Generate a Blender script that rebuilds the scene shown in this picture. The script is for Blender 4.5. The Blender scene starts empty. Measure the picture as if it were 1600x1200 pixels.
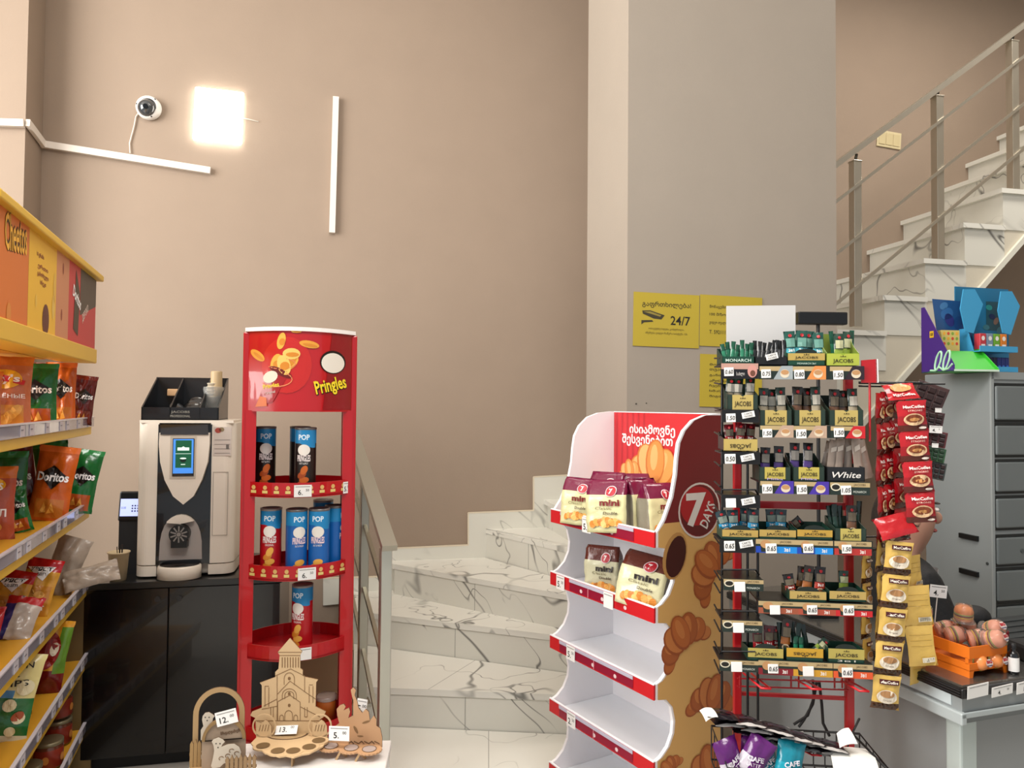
import bpy, bmesh, math, random
from mathutils import Vector, Matrix, noise
random.seed(11)
SC = bpy.context.scene
COL = SC.collection
PI = math.pi
# ------------------------------------------------------------------ camera model
FPX, ZC = 1150.0, 1.6
RC = Matrix.Rotation(PI/2 + math.radians(1.6), 3, 'X') @ Matrix.Rotation(math.radians(.5), 3, 'Z')
CAM = Vector((0, 0, ZC))
def ray(px, py): return RC @ Vector(((px-800)/FPX, (600-py)/FPX, -1))
def at(px, py, d):
    r = ray(px, py); return CAM + r*(d/r.y)
def atz(px, py, z):
    r = ray(px, py); return CAM + r*((z-ZC)/r.z)
class Fr:
    """a local frame: x to the right along the front, y into the thing, z up"""
    def __init__(s, loc, deg):
        s.M = Matrix.Translation(Vector(loc)) @ Matrix.Rotation(math.radians(deg), 4, 'Z')
        s.I = s.M.inverted()
    def L(s, px, py, y=0):
        o = s.I @ CAM; r = s.I.to_3x3() @ ray(px, py)
        return o + r*((y-o.y)/r.y)
    def P(s, pts, y=0):
        return [(v.x, v.z) for v in (s.L(a, b, y) for a, b in pts)]
    def W(s, x, y, z): return s.M @ Vector((x, y, z))
    def R(s, x0, y0, x1, y1, y=0):
        a = s.L(x0, y1, y); b = s.L(x1, y0, y)
        return a.x, b.x, a.z, b.z
# ------------------------------------------------------------------ materials
def lin(h):
    h = h.lstrip('#'); o = []
    for i in (0, 2, 4):
        c = int(h[i:i+2], 16)/255
        o.append(c/12.92 if c <= .04045 else ((c+.055)/1.055)**2.4)
    return (*o, 1)
_mats = {}
def H(h, r=.5, m=0., bump=0, bs=60, emit=0, trans=0, var=0, coat=0, alpha=1):
    k = (h, r, m, bump, bs, emit, trans, var, coat, alpha)
    if k in _mats: return _mats[k]
    mt = bpy.data.materials.new('m_'+h.lstrip('#')); mt.use_nodes = True
    N = mt.node_tree.nodes; Lk = mt.node_tree.links; b = N['Principled BSDF']
    c = lin(h)
    b.inputs['Base Color'].default_value = c
    b.inputs['Roughness'].default_value = r; b.inputs['Metallic'].default_value = m
    if coat: b.inputs['Coat Weight'].default_value = coat
    if trans: b.inputs['Transmission Weight'].default_value = trans; b.inputs['IOR'].default_value = 1.2
    if alpha < 1: b.inputs['Alpha'].default_value = alpha
    if emit:
        b.inputs['Emission Color'].default_value = c; b.inputs['Emission Strength'].default_value = emit
    if bump or var:
        tc = N.new('ShaderNodeTexCoord'); n = N.new('ShaderNodeTexNoise')
        n.inputs['Scale'].default_value = bs; n.inputs['Detail'].default_value = 3
        Lk.new(tc.outputs['Object'], n.inputs['Vector'])
        if bump:
            bm = N.new('ShaderNodeBump'); bm.inputs['Strength'].default_value = bump; bm.inputs['Distance'].default_value = .01
            Lk.new(n.outputs['Fac'], bm.inputs['Height']); Lk.new(bm.outputs['Normal'], b.inputs['Normal'])
        if var:
            n2 = N.new('ShaderNodeTexNoise'); n2.inputs['Scale'].default_value = max(1.2, bs*.05); n2.inputs['Detail'].default_value = 4
            Lk.new(tc.outputs['Object'], n2.inputs['Vector'])
            mx = N.new('ShaderNodeMix'); mx.data_type = 'RGBA'
            mx.inputs[6].default_value = tuple(x*(1-var) for x in c[:3])+(1,); mx.inputs[7].default_value = tuple(min(1, x*(1+var)) for x in c[:3])+(1,)
            Lk.new(n2.outputs['Fac'], mx.inputs[0]); Lk.new(mx.outputs[2], b.inputs['Base Color'])
    _mats[k] = mt; return mt
def marble(name, base, vein, sx=1., amount=1., tile=None):
    mt = bpy.data.materials.new(name); mt.use_nodes = True
    N = mt.node_tree.nodes; Lk = mt.node_tree.links; b = N['Principled BSDF']
    b.inputs['Roughness'].default_value = .22
    tc = N.new('ShaderNodeTexCoord'); mp = N.new('ShaderNodeMapping'); mp.vector_type = 'TEXTURE'; mp.inputs['Rotation'].default_value = (.3, .72, .25)
    mp.inputs['Scale'].default_value = (2.6/sx, .62/sx, .5/sx)
    Lk.new(tc.outputs['Object'], mp.inputs['Vector'])
    def vein_mask(scale, w, seed):
        n = N.new('ShaderNodeTexNoise'); n.noise_dimensions = '4D'; n.inputs['W'].default_value = seed
        n.inputs['Scale'].default_value = scale; n.inputs['Detail'].default_value = 3; n.inputs['Roughness'].default_value = .5
        Lk.new(mp.outputs[0], n.inputs['Vector'])
        s = N.new('ShaderNodeMath'); s.operation = 'SUBTRACT'; s.inputs[1].default_value = .5; Lk.new(n.outputs['Fac'], s.inputs[0])
        a = N.new('ShaderNodeMath'); a.operation = 'ABSOLUTE'; Lk.new(s.outputs[0], a.inputs[0])
        r = N.new('ShaderNodeMapRange'); r.inputs[1].default_value = 0; r.inputs[2].default_value = w; r.inputs[3].default_value = 1; r.inputs[4].default_value = 0
        r.interpolation_type = 'SMOOTHSTEP'
        Lk.new(a.outputs[0], r.inputs[0]); return r.outputs[0]
    v1 = vein_mask(.85, .011, 3.1); v2 = vein_mask(1.6, .006, 8.4)
    # veins come and go
    g = N.new('ShaderNodeTexNoise'); g.inputs['Scale'].default_value = 2.2; Lk.new(tc.outputs['Object'], g.inputs['Vector'])
    gr = N.new('ShaderNodeMapRange'); gr.inputs[1].default_value = .45; gr.inputs[2].default_value = .62; Lk.new(g.outputs['Fac'], gr.inputs[0])
    ad = N.new('ShaderNodeMath'); ad.operation = 'MAXIMUM'; Lk.new(v1, ad.inputs[0]); Lk.new(v2, ad.inputs[1])
    mu = N.new('ShaderNodeMath'); mu.operation = 'MULTIPLY'; Lk.new(ad.outputs[0], mu.inputs[0]); Lk.new(gr.outputs[0], mu.inputs[1])
    m3 = N.new('ShaderNodeMath'); m3.operation = 'MULTIPLY'; m3.inputs[1].default_value = amount; Lk.new(mu.outputs[0], m3.inputs[0])
    mx = N.new('ShaderNodeMix'); mx.data_type = 'RGBA'; mx.inputs[6].default_value = lin(base); mx.inputs[7].default_value = lin(vein)
    Lk.new(m3.outputs[0], mx.inputs[0]); Lk.new(mx.outputs[2], b.inputs['Base Color'])
    return mt
# ------------------------------------------------------------------ text glyph cache
_txt = {}
def glyphs(s, bold=0.0, spacing=1.0):
    k = (s, bold, spacing)
    if k in _txt: return _txt[k]
    cu = bpy.data.curves.new('t', 'FONT'); cu.body = s; cu.size = 1; cu.resolution_u = 2; cu.offset = bold
    cu.space_character = spacing
    ob = bpy.data.objects.new('t', cu)
    me = bpy.data.meshes.new_from_object(ob)
    vs = [(v.co.x, v.co.y) for v in me.vertices]; fs = [tuple(p.vertices) for p in me.polygons]
    bpy.data.objects.remove(ob); bpy.data.curves.remove(cu); bpy.data.meshes.remove(me)
    if not vs: vs = [(0, 0), (1, 0), (1, 1)]; fs = [(0, 1, 2)]
    x0 = min(v[0] for v in vs); x1 = max(v[0] for v in vs); y0 = min(v[1] for v in vs); y1 = max(v[1] for v in vs)
    w = max(1e-6, x1-x0); h = max(1e-6, y1-y0)
    vs = [((x-x0)/w-.5, (y-y0)/h-.5) for x, y in vs]
    _txt[k] = (vs, fs, w/h); return _txt[k]
FRONT = Matrix(((1, 0, 0, 0), (0, 0, -1, 0), (0, 1, 0, 0), (0, 0, 0, 1)))       # text plane -> upright, facing -y
def T(x, y, z): return Matrix.Translation((x, y, z))
def RZ(d): return Matrix.Rotation(math.radians(d), 4, 'Z')
def RX(d): return Matrix.Rotation(math.radians(d), 4, 'X')
def RY(d): return Matrix.Rotation(math.radians(d), 4, 'Y')
# ------------------------------------------------------------------ mesh builder
class MB:
    def __init__(s): s.v = []; s.f = []; s.mi = []; s.sm = []; s.mats = []
    def idx(s, m):
        if m not in s.mats: s.mats.append(m)
        return s.mats.index(m)
    def add(s, vs, fs, m, M=None, smooth=False):
        b = len(s.v)
        for v in vs:
            v = Vector(v); s.v.append(M @ v if M is not None else v)
        multi = isinstance(m, list)
        for k, f in enumerate(fs):
            s.f.append([b+i for i in f]); s.mi.append(s.idx(m[k] if multi else m)); s.sm.append(smooth)
        return s
    def box(s, x0, x1, y0, y1, z0, z1, m, M=None):
        return s.add([(x0,y0,z0),(x1,y0,z0),(x1,y1,z0),(x0,y1,z0),(x0,y0,z1),(x1,y0,z1),(x1,y1,z1),(x0,y1,z1)],
              [(0,3,2,1),(4,5,6,7),(0,1,5,4),(1,2,6,5),(2,3,7,6),(3,0,4,7)], m, M)
    def rbox(s, x0, x1, y0, y1, z0, z1, m, r=.004, M=None):
        r = min(r, (x1-x0)*.45, (y1-y0)*.45, (z1-z0)*.45)
        bm = bmesh.new()
        bmesh.ops.create_cube(bm, size=1)
        for v in bm.verts: v.co = Vector(((x0+x1)/2+v.co.x*(x1-x0), (y0+y1)/2+v.co.y*(y1-y0), (z0+z1)/2+v.co.z*(z1-z0)))
        bmesh.ops.bevel(bm, geom=bm.edges[:], offset=r, segments=2, affect='EDGES', profile=.5)
        bm.verts.index_update()
        s.add([v.co.copy() for v in bm.verts], [[v.index for v in f.verts] for f in bm.faces], m, M, False); bm.free(); return s
    def prism(s, poly, y0, y1, m, M=None, side=None):
        n = len(poly)
        vs = [(x, y0, z) for x, z in poly]+[(x, y1, z) for x, z in poly]
        fs = [tuple(range(n)), tuple(range(2*n-1, n-1, -1))]+[(i, i+n, (i+1) % n+n, (i+1) % n) for i in range(n)]
        return s.add(vs, fs, [m, m]+[side or m]*n, M)
    def slab(s, poly, z0, z1, m, M=None):
        n = len(poly)
        vs = [(x, y, z0) for x, y in poly]+[(x, y, z1) for x, y in poly]
        fs = [tuple(range(n-1, -1, -1)), tuple(range(n, 2*n))]+[(i, (i+1) % n, (i+1) % n+n, i+n) for i in range(n)]
        return s.add(vs, fs, m, M)
    def ring(s, outer, inner, y0, y1, m, M=None):       # same point counts
        n = len(outer); vs = []
        for y in (y0, y1):
            vs += [(x, y, z) for x, z in outer]+[(x, y, z) for x, z in inner]
        fs = []
        for i in range(n):
            j = (i+1) % n
            fs += [(i, j, n+j, n+i), (2*n+i, 3*n+i, 3*n+j, 2*n+j), (i, 2*n+i, 2*n+j, j), (n+i, n+j, 3*n+j, 3*n+i)]
        return s.add(vs, fs, m, M)
    def cyl(s, p0, p1, r, m, n=12, r2=None, cap=True, smooth=True, M=None):
        p0 = Vector(p0); p1 = Vector(p1); r2 = r if r2 is None else r2
        d = (p1-p0).normalized(); a = d.orthogonal().normalized(); b = d.cross(a)
        vs = [p+(a*math.cos(t)+b*math.sin(t))*q for p, q in ((p0, r), (p1, r2)) for t in (2*PI*i/n for i in range(n))]
        s.add(vs, [(i, (i+1) % n, n+(i+1) % n, n+i) for i in range(n)], m, M, smooth)
        if cap: s.add(vs, [tuple(range(n-1, -1, -1)), tuple(range(n, 2*n))], m, M)
        return s
    def tube(s, pts, r, m, n=7, M=None, closed=False, flat=1.0):
        pts = [Vector(p) for p in pts]; k = len(pts); vs = []; up = None
        for i, p in enumerate(pts):
            if closed: d = pts[(i+1) % k]-pts[i-1]
            else: d = pts[min(i+1, k-1)]-pts[max(i-1, 0)]
            d.normalize()
            if up is None: a = d.orthogonal().normalized()
            else:
                a = up-d*up.dot(d); a = a.normalized() if a.length > 1e-5 else d.orthogonal().normalized()
            up = a; b = d.cross(a)
            vs += [p+(a*math.cos(2*PI*j/n)+b*math.sin(2*PI*j/n)*flat)*r for j in range(n)]
        fs = []
        for i in range(k if closed else k-1):
            q = (i+1) % k
            fs += [(i*n+j, i*n+(j+1) % n, q*n+(j+1) % n, q*n+j) for j in range(n)]
        s.add(vs, fs, m, M, True)
        if not closed: s.add(vs, [tuple(range(n-1, -1, -1)), tuple(range((k-1)*n, k*n))], m, M)
        return s
    def bar(s, p0, p1, w, h, m, up=(0, 0, 1)):          # rectangular bar between two points
        p0 = Vector(p0); p1 = Vector(p1); d = (p1-p0).normalized(); u = Vector(up)
        a = d.cross(u); a = a.normalized() if a.length > 1e-4 else d.orthogonal().normalized(); b = a.cross(d)
        vs = [p+a*(i*w/2)+b*(j*h/2) for p in (p0, p1) for i, j in ((-1,-1),(1,-1),(1,1),(-1,1))]
        return s.add(vs, [(3,2,1,0),(4,5,6,7),(0,1,5,4),(1,2,6,5),(2,3,7,6),(3,0,4,7)], m)
    def lathe(s, prof, m, n=20, M=None, smooth=True, sy=1.0):
        k = len(prof)
        vs = [(r*math.cos(2*PI*j/n), r*math.sin(2*PI*j/n)*sy, z) for r, z in prof for j in range(n)]
        mm = m if isinstance(m, list) else [m]*(k-1)
        fs = []; ms = []
        for i in range(k-1):
            for j in range(n):
                fs.append((i*n+j, i*n+(j+1) % n, (i+1)*n+(j+1) % n, (i+1)*n+j)); ms.append(mm[i])
        return s.add(vs, fs, ms, M, smooth)
    def surf(s, fn, nu, nv, m, M=None, smooth=True):    # fn(u,v) -> point ; m may be fn(u,v) -> material
        vs = [fn(i/nu, j/nv) for j in range(nv+1) for i in range(nu+1)]
        fs = []; ms = []
        for j in range(nv):
            for i in range(nu):
                a = j*(nu+1)+i; fs.append((a, a+1, a+nu+2, a+nu+1))
                ms.append(m((i+.5)/nu, (j+.5)/nv) if callable(m) else m)
        return s.add(vs, fs, ms, M, smooth)
    def text(s, t, m, cx, cy, w, h=None, M=None, warp=None, bold=0.0, rot=0, shear=0, spacing=1.0):
        vs, fs, asp = glyphs(t, bold, spacing)
        if h is None: h = w/asp
        if w is None: w = h*asp
        c, q = math.cos(math.radians(rot)), math.sin(math.radians(rot)); o = []
        for x, y in vs:
            x, y = x*w+y*h*shear, y*h
            x, y = cx+x*c-y*q, cy+x*q+y*c
            o.append(warp(x, y) if warp else (x, y, 0))
        return s.add(o, fs, m, M)
    sub = .02
    def shape(s, pts, m, M=None, warp=None):            # flat printed outline, cut finer where it wraps a curved surface
        if not warp: return s.add([(x, y, 0) for x, y in pts], [tuple(range(len(pts)))], m, M)
        bm = bmesh.new(); vv = [bm.verts.new((x, y, 0)) for x, y in pts]; bm.faces.new(vv)
        bmesh.ops.triangulate(bm, faces=bm.faces[:])
        for _ in range(6):
            e = [q for q in bm.edges if q.calc_length() > s.sub]
            if not e: break
            bmesh.ops.subdivide_edges(bm, edges=e, cuts=1); bmesh.ops.triangulate(bm, faces=bm.faces[:])
        bm.verts.index_update()
        s.add([warp(v.co.x, v.co.y) for v in bm.verts], [[v.index for v in f.verts] for f in bm.faces], m, M); bm.free(); return s
    def disc(s, cx, cy, rx, ry, m, M=None, warp=None, n=16, rot=0):
        c, q = math.cos(rot), math.sin(rot)
        ps = [(cx+rx*math.cos(2*PI*i/n)*c-ry*math.sin(2*PI*i/n)*q, cy+rx*math.cos(2*PI*i/n)*q+ry*math.sin(2*PI*i/n)*c) for i in range(n)]
        return s.shape(ps, m, M, warp)
    def ell(s, c, r, m, nu=14, nv=8, M=None):           # ellipsoid
        def fn(u, v):
            a = 2*PI*u; b = PI*(v-.5)
            return (c[0]+r[0]*math.cos(a)*math.cos(b), c[1]+r[1]*math.sin(a)*math.cos(b), c[2]+r[2]*math.sin(b))
        return s.surf(fn, nu, nv, m, M)
    def mesh(s, name):
        me = bpy.data.meshes.new(name)
        me.from_pydata([tuple(v) for v in s.v], [], s.f)
        for m in s.mats: me.materials.append(m)
        me.polygons.foreach_set('material_index', s.mi); me.polygons.foreach_set('use_smooth', s.sm)
        bm = bmesh.new(); bm.from_mesh(me)
        bmesh.ops.recalc_face_normals(bm, faces=bm.faces); bm.to_mesh(me); bm.free()
        me.update(); return me
    def build(s, name, parent=None, M=None):
        o = bpy.data.objects.new(name, s.mesh(name)); COL.objects.link(o)
        if parent: o.parent = parent
        if M is not None: o.matrix_basis = M
        return o
def empty(name, M, label, cat, group=None):
    o = bpy.data.objects.new(name, None); COL.objects.link(o); o.empty_display_size = .05
    o.matrix_basis = M if isinstance(M, Matrix) else T(*M)
    return tag(o, label, cat, group)
def tag(o, label, cat, group=None):
    o['label'] = label; o['category'] = cat
    if group: o['group'] = group
    return o
def struct(o): o['kind'] = 'structure'; return o
def copy_tree(o, M=None, parent=None):
    c = o.copy(); COL.objects.link(c)
    if parent: c.parent = parent
    if M is not None: c.matrix_basis = M
    for ch in list(o.children): copy_tree(ch, None, c)
    return c
ORD = ['first','second','third','fourth','fifth','sixth','seventh','eighth','ninth','tenth','eleventh','twelfth']
# common materials
STEEL = H('#a9a699', .28, .95); STEELD = H('#8d8a80', .35, .9)
WHITE = H('#f2f0ec', .5); PAPER = H('#eeece8', .7); INK = H('#15130f', .6); BLACK = H('#0c0c0d', .35); BLACKM = H('#141416', .55)
RED = H('#c4101c', .3, coat=.3); RIM = H('#f4f0ea', .6)
GOLD = H('#c9a960', .4); GREENJ = H('#0f3326', .45)
def tagcard(mb, cx, cz, w, h, txt, y=0, M=None, small='00'):
    """a printed price card: thin card with a line of small print, the number and the small tetri figure"""
    mb.box(cx-w/2, cx+w/2, y-.0012, y, cz-h/2, cz+h/2, PAPER, M)
    F2 = (M if M is not None else Matrix()) @ T(0, y-.0018, 0) @ FRONT
    mb.shape([(cx-w*.42, cz+h*.33), (cx+w*.42, cz+h*.33), (cx+w*.42, cz+h*.38), (cx-w*.42, cz+h*.38)], H('#8f8c88', .8), F2)
    if txt: mb.text(txt, INK, cx-w*.14, cz-h*.12, None, h*.42, F2, bold=.01)
    if small: mb.text(small, INK, cx+w*.26, cz+h*.06, None, h*.2, F2)
# ================================================================== the room
PHI = 12.4
RM = Fr((0, 4.5, 0), PHI)                       # room frame: y = 0 is the back wall
WALL = H('#968473', .85, bump=.05, bs=90, var=.05)
WALLC = H('#9c9184', .85, bump=.05, bs=90, var=.04)
MARB = marble('marble_tile', '#d8d6cb', '#55534f', 1, .85)
MARB2 = marble('marble_slab', '#e0ded4', '#504e4a', 1.1, .8)
struct(MB().box(-6, 6, 0, .2, 0, 4.7, WALL).build('wall_back', M=RM.M))
struct(MB().box(-4.2, -2.61, -.213, -.002, 0, 4.7, WALL).build('wall_left', M=RM.M))
struct(MB().box(.209, 1.245, -1.377, -.815, 0, 4.7, WALLC).build('wall_center', M=RM.M))
struct(MB().box(5, 5.2, -7, 0, 0, 4.7, WALLC).build('wall_right', M=RM.M))
FLO = marble('floor_tile', '#b9b4aa', '#77736c', .8, .6)
struct(MB().box(-6, 6, -8, .2, -.1, 0, FLO).build('floor', M=RM.M))
struct(MB().box(-6, 6, -8, .2, 4.7, 4.85, H('#e8e2da', .9)).build('ceiling', M=RM.M))
# ---- lower flight with winders
def xy(v): return (v.x, v.y)
def wallpt(px, inset=-.015):
    v = RM.L(px, 700, -inset*0+.02); w = RM.M @ v; return (w.x, w.y)
NL = {}
NL['S'] = (atz(536, 1201, .17), atz(905, 1212, .17))
NL['A'] = (atz(540, 1072, .34), atz(905, 1086.5, .34))
NL['B'] = (atz(538, 953, .51), atz(925, 999, .51))
NL['C'] = (atz(613, 881, .68), atz(960, 942, .68))
NL['D'] = (atz(753, 825, .85), atz(960, 873, .85))
stairs = empty('staircase', T(-.1, 3.0, 0), 'white veined marble staircase that winds up to the right behind the pillar', 'staircase')
SI = T(.1, -3.0, 0)
EX = (RM.L(853, 766, -.02).x)
e0 = RM.M @ Vector((EX, 0.02, 0)); e1 = RM.M @ Vector((EX+.13, -.84, 0))
polys = [
 ('S', .17, [xy(NL['S'][0]), xy(NL['S'][1]), xy(NL['A'][1]), xy(NL['A'][0])]),
 ('A', .34, [xy(NL['A'][0]), xy(NL['A'][1]), xy(NL['B'][1]), xy(NL['B'][0])]),
 ('B', .51, [xy(NL['B'][0]), xy(NL['B'][1]), xy(NL['C'][1]), wallpt(613), wallpt(534)]),
 ('C', .68, [wallpt(613), xy(NL['C'][0]), xy(NL['C'][1]), xy(NL['D'][1]), wallpt(753)]),
 ('D', .85, [wallpt(753), xy(NL['D'][0]), xy(NL['D'][1]), (e1.x, e1.y), (e0.x, e0.y)])]
GROUT = H('#8d8b84', .7)
for nm, z, pl in polys:
    c = Vector((sum(p[0] for p in pl)/len(pl), sum(p[1] for p in pl)/len(pl)))
    zt = z-.028
    inn = [tuple(c+(Vector(p)-c)*.975) for p in pl]
    st = MB().slab(inn, max(0, z-.32), zt, MARB, SI)
    k0 = 1 if nm in 'CD' else 0          # tile joint on the riser
    for f_ in ({'S': (.6,), 'A': (.52,), 'B': (.48,), 'C': (.42,), 'D': (.4,)}[nm]):
        a_ = Vector(inn[k0]).lerp(Vector(inn[k0+1]), f_)
        st.bar(SI @ Vector((a_.x, a_.y, max(0, z-.17))), SI @ Vector((a_.x, a_.y, zt)), .0025, .0025, GROUT, up=(0, 1, 0))
    st = st.build('step', stairs)
    tr = MB().slab(pl, zt, z, MARB2, SI)
    if nm in 'SA':           # tile joint on the tread
        a_, b_ = Vector(pl[0]).lerp(Vector(pl[1]), .62 if nm == 'S' else .36), Vector(pl[3]).lerp(Vector(pl[2]), .62 if nm == 'S' else .56)
        tr.bar(SI @ Vector((a_.x, a_.y, z)), SI @ Vector((b_.x, b_.y, z)), .0025, .0006, GROUT)
    tr.build('tread', st)
# ---- upper straight flight along the back wall
SX = Fr(stairs.location, 0)
MI = stairs.matrix_basis.inverted() @ RM.M
ups = []
for i in range(0, 7): ups.append((EX+(1.962-EX)*i/6, 1.02+(2.234-1.02)*i/6))
for k in range(1, 8): ups.append((1.962+.27*k, 2.234+.222*k))
for i in range(len(ups)-1):
    x0, z0 = ups[i]; x1 = ups[i+1][0]; zp = ups[i-1][1] if i else .85
    xb = EX if i == 0 else x0
    st = MB().box(xb+.012, x1+.02, -.80, 0, zp-.02, z0-.028, MARB, MI).build('step', stairs)
    MB().box(xb-.012, x1+.012, -.818, 0, z0-.028, z0, MARB2, MI).build('tread', st)
s0 = RM.L(1600, 372, -.814); s1 = RM.L(1390, 612, -.814)
sl = (s0.z-s1.z)/(s0.x-s1.x)
def sof(x): return s1.z+(x-s1.x)*sl
top = []
for i in range(len(ups)-1):
    x0, z0 = ups[i]; x1 = ups[i+1][0]
    top += [(x0+.02, z0-.03), (x1+.02, z0-.03)]
pr = [(EX+.5, max(.02, sof(EX+.5)))]+[(max(x, EX+.5), z) for x, z in top if x > EX+.45]+[(ups[-1][0]+.02, sof(ups[-1][0]))]
if pr[0][1] < .03: pr.insert(0, (s1.x-s1.z/sl+.02, .02))
MB().prism(pr, -.795, -.01, H('#cfc7b4', .8, bump=.04, bs=80), MI).build('flight_body', stairs)
MB().bar(Vector((s1.x-.3, -.80, sof(s1.x-.3)-.012)), Vector((ups[-1][0], -.80, sof(ups[-1][0])-.012)), .03, .03, H('#d9d6c8', .6)).build('soffit_edge', stairs, MI)
# ---- stepped skirting on the back wall
top_px = [(505, 903), (598, 900), (598, 857), (731, 851), (731, 801), (833, 797), (833, 745), (905, 741)]
bot_px = [(905, 800), (858, 822), (756, 876), (613, 935), (505, 945)]
sk = MB().prism(RM.P(top_px+bot_px), -.016, -.001, MARB)
tp = [(x, -.010, z) for x, z in RM.P(top_px)]
for a, b in zip(tp, tp[1:]): sk.bar(a, b, .014, .007, H('#d9cdb6', .6))
o = struct(sk.build('baseboard_back', M=RM.M))
# ---- wall fittings
TRK = H('#dcd3c8', .5)
mb = MB()
c1 = RM.L(30, 190, -.228)
def trunk(mb, a, b, yw, w=.036): mb.bar((a.x, yw, a.z), (b.x, yw, b.z), w, .028, TRK, up=(0, 1, 0))
trunk(mb, RM.L(-60, 190, -.228), RM.L(38, 193, -.228), -.228)
a = RM.L(36, 190, -.235); b = RM.L(62, 226, -.012)
a = Vector((-2.595, -.225, a.z)); b = Vector((-2.595, -.012, b.z))
mb.bar(a, b, .02, .038, TRK)
trunk(mb, RM.L(58, 224, -.015), RM.L(329, 267, -.015), -.015)
struct(mb.build('trim_1', M=RM.M))
mb = MB(); trunk(mb, RM.L(525, 152, -.015), RM.L(519, 364, -.015), -.015, .034)
struct(mb.build('trim_2', M=RM.M))
# dome camera
c = RM.L(234, 171, 0)
cam_t = empty('security_camera', RM.M @ T(c.x, -.002, c.z), 'white dome security camera on the wall left of the lit panel', 'camera')
mb = MB(); mb.lathe([(0, 0), (.062, 0), (.066, .012), (.064, .034), (.052, .044), (.044, .046)], H('#e4dfd8', .4), 28, RX(90))
for k in range(3):
    an = math.radians(50+120*k); mb.cyl((.057*math.cos(an), -.036, .057*math.sin(an)), (.057*math.cos(an), -.042, .057*math.sin(an)), .004, BLACK, 8)
mb.build('housing', cam_t)
LM = RX(104) @ RY(-8)
MB().lathe([(.047, .036), (.046, .05), (.038, .066), (.024, .077), (.008, .082), (0, .0825)], H('#3a3d40', .06, coat=1), 24, LM).build('dome', cam_t)
mb = MB(); mb.cyl((0, -.072, -.012), (0, -.086, -.016), .014, H('#0a0a0c', .1), 14); mb.lathe([(.048, .034), (.051, .036), (.051, .04), (.047, .041)], H('#55585a', .3, .6), 24, LM); mb.build('lens', cam_t)
e = RM.L(204, 240, 0)-Vector((c.x, 0, c.z))
MB().tube([(-.05, -.006, -.02), (-.068, -.006, -.05), (-.075, -.006, -.1), (e.x-.004, -.006, -.2), (e.x, -.008, e.z)], .0035, H('#ded2c4', .5)).build('cable', cam_t)
# square light panel
a0, a1, b0, b1 = RM.R(302, 143, 380, 219, -.03)
lamp = empty('wall_light', RM.M @ T((a0+a1)/2, -.002, (b0+b1)/2) @ RY(1.5), 'square white light panel shining on the back wall', 'light')
w = (a1-a0)/2; h = (b1-b0)/2
MB().rbox(-w*.9, w*.9, -.008, 0, -h*.9, h*.9, WHITE, .003).build('back_plate', lamp)
EM = H('#fffdf6', .4, emit=9)
MB().rbox(-w, w, -.032, -.009, -h, h, EM, .008).build('diffuser', lamp)
MB().tube([(w*.9, -.005, .01), (w+.02, -.006, .008), (w+.05, -.006, .004), (w+.082, -.003, .0)], .003, H('#bfb6a8', .5)).build('cable', lamp)
# socket panel on the far wall
a0, a1, b0, b1 = RM.R(1371, 207, 1408, 229, -.01)
sk = empty('wall_socket', RM.M @ T((a0+a1)/2, -.001, (b0+b1)/2) @ RY(4), 'cream triple socket plate on the wall behind the upper handrail', 'socket')
w = (a1-a0)/2; h = (b1-b0)/2
MB().rbox(-w, w, -.01, 0, -h, h, H('#cdbf97', .5), .003).build('plate', sk)
for k in range(3):
    MB().rbox(-w+.01+k*(2*w-.02)/3, -w+.004+(k+1)*(2*w-.02)/3, -.015, -.009, -h*.72, h*.72, H('#c6b78d', .4), .002).build('switch', sk)
mb = MB()        # screw holes left in the pillar plaster
for px, py, r in ((994, 631, .004), (1010, 630, .003)):
    v = RM.L(px, py, -1.378); mb.cyl((v.x, -1.3785, v.z), (v.x, -1.376, v.z), r, H('#4a443c', .9), 8)
struct(mb.build('trim_3', M=RM.M))
# ---- upper railing
RL = Fr(RM.W(0, -.79, 0), PHI)
up_rail = empty('stair_railing', RL.M @ T(2.2, 0, 2.3), 'steel railing of the upper flight, rising to the right corner', 'railing')
UI = T(-2.2, 0, -2.3)
STL = H('#c2bcae', .3, .85)
for px, yb, yt in ((1336, 505, 253), (1464, 402, 152), (1581, 291, 66)):
    t = RL.L(px, yt, 0); b = RL.L(px, yb, 0); w = .024
    p = MB().rbox(t.x-w, t.x+w, -w, w, b.z-.02, t.z, STL, .002, UI).rbox(t.x-w-.003, t.x+w+.003, -w-.003, w+.003, t.z-.004, t.z+.004, STL, .002, UI).build('post', up_rail)
    MB().cyl((t.x, 0, t.z), (t.x+.01, 0, t.z+.045), .008, H('#4a4842', .35, .9), 8, M=UI).build('bracket', p)
def railbar(a, b, w, h, name, y=0, m=STL):
    A = RL.L(*a, y); B = RL.L(*b, y); d = (B-A); A = A-d*.25; B = B+d*.5
    MB().bar(A, B, w, h, m).build(name, up_rail, UI)
railbar((1305, 258), (1577, 56), .05, .03, 'handrail')
railbar((1305, 316), (1600, 88), .012, .016, 'rail_bar', -.03); railbar((1305, 398), (1600, 162), .012, .016, 'rail_bar', -.03); railbar((1305, 476), (1600, 232), .012, .016, 'rail_bar', -.03)
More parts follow.
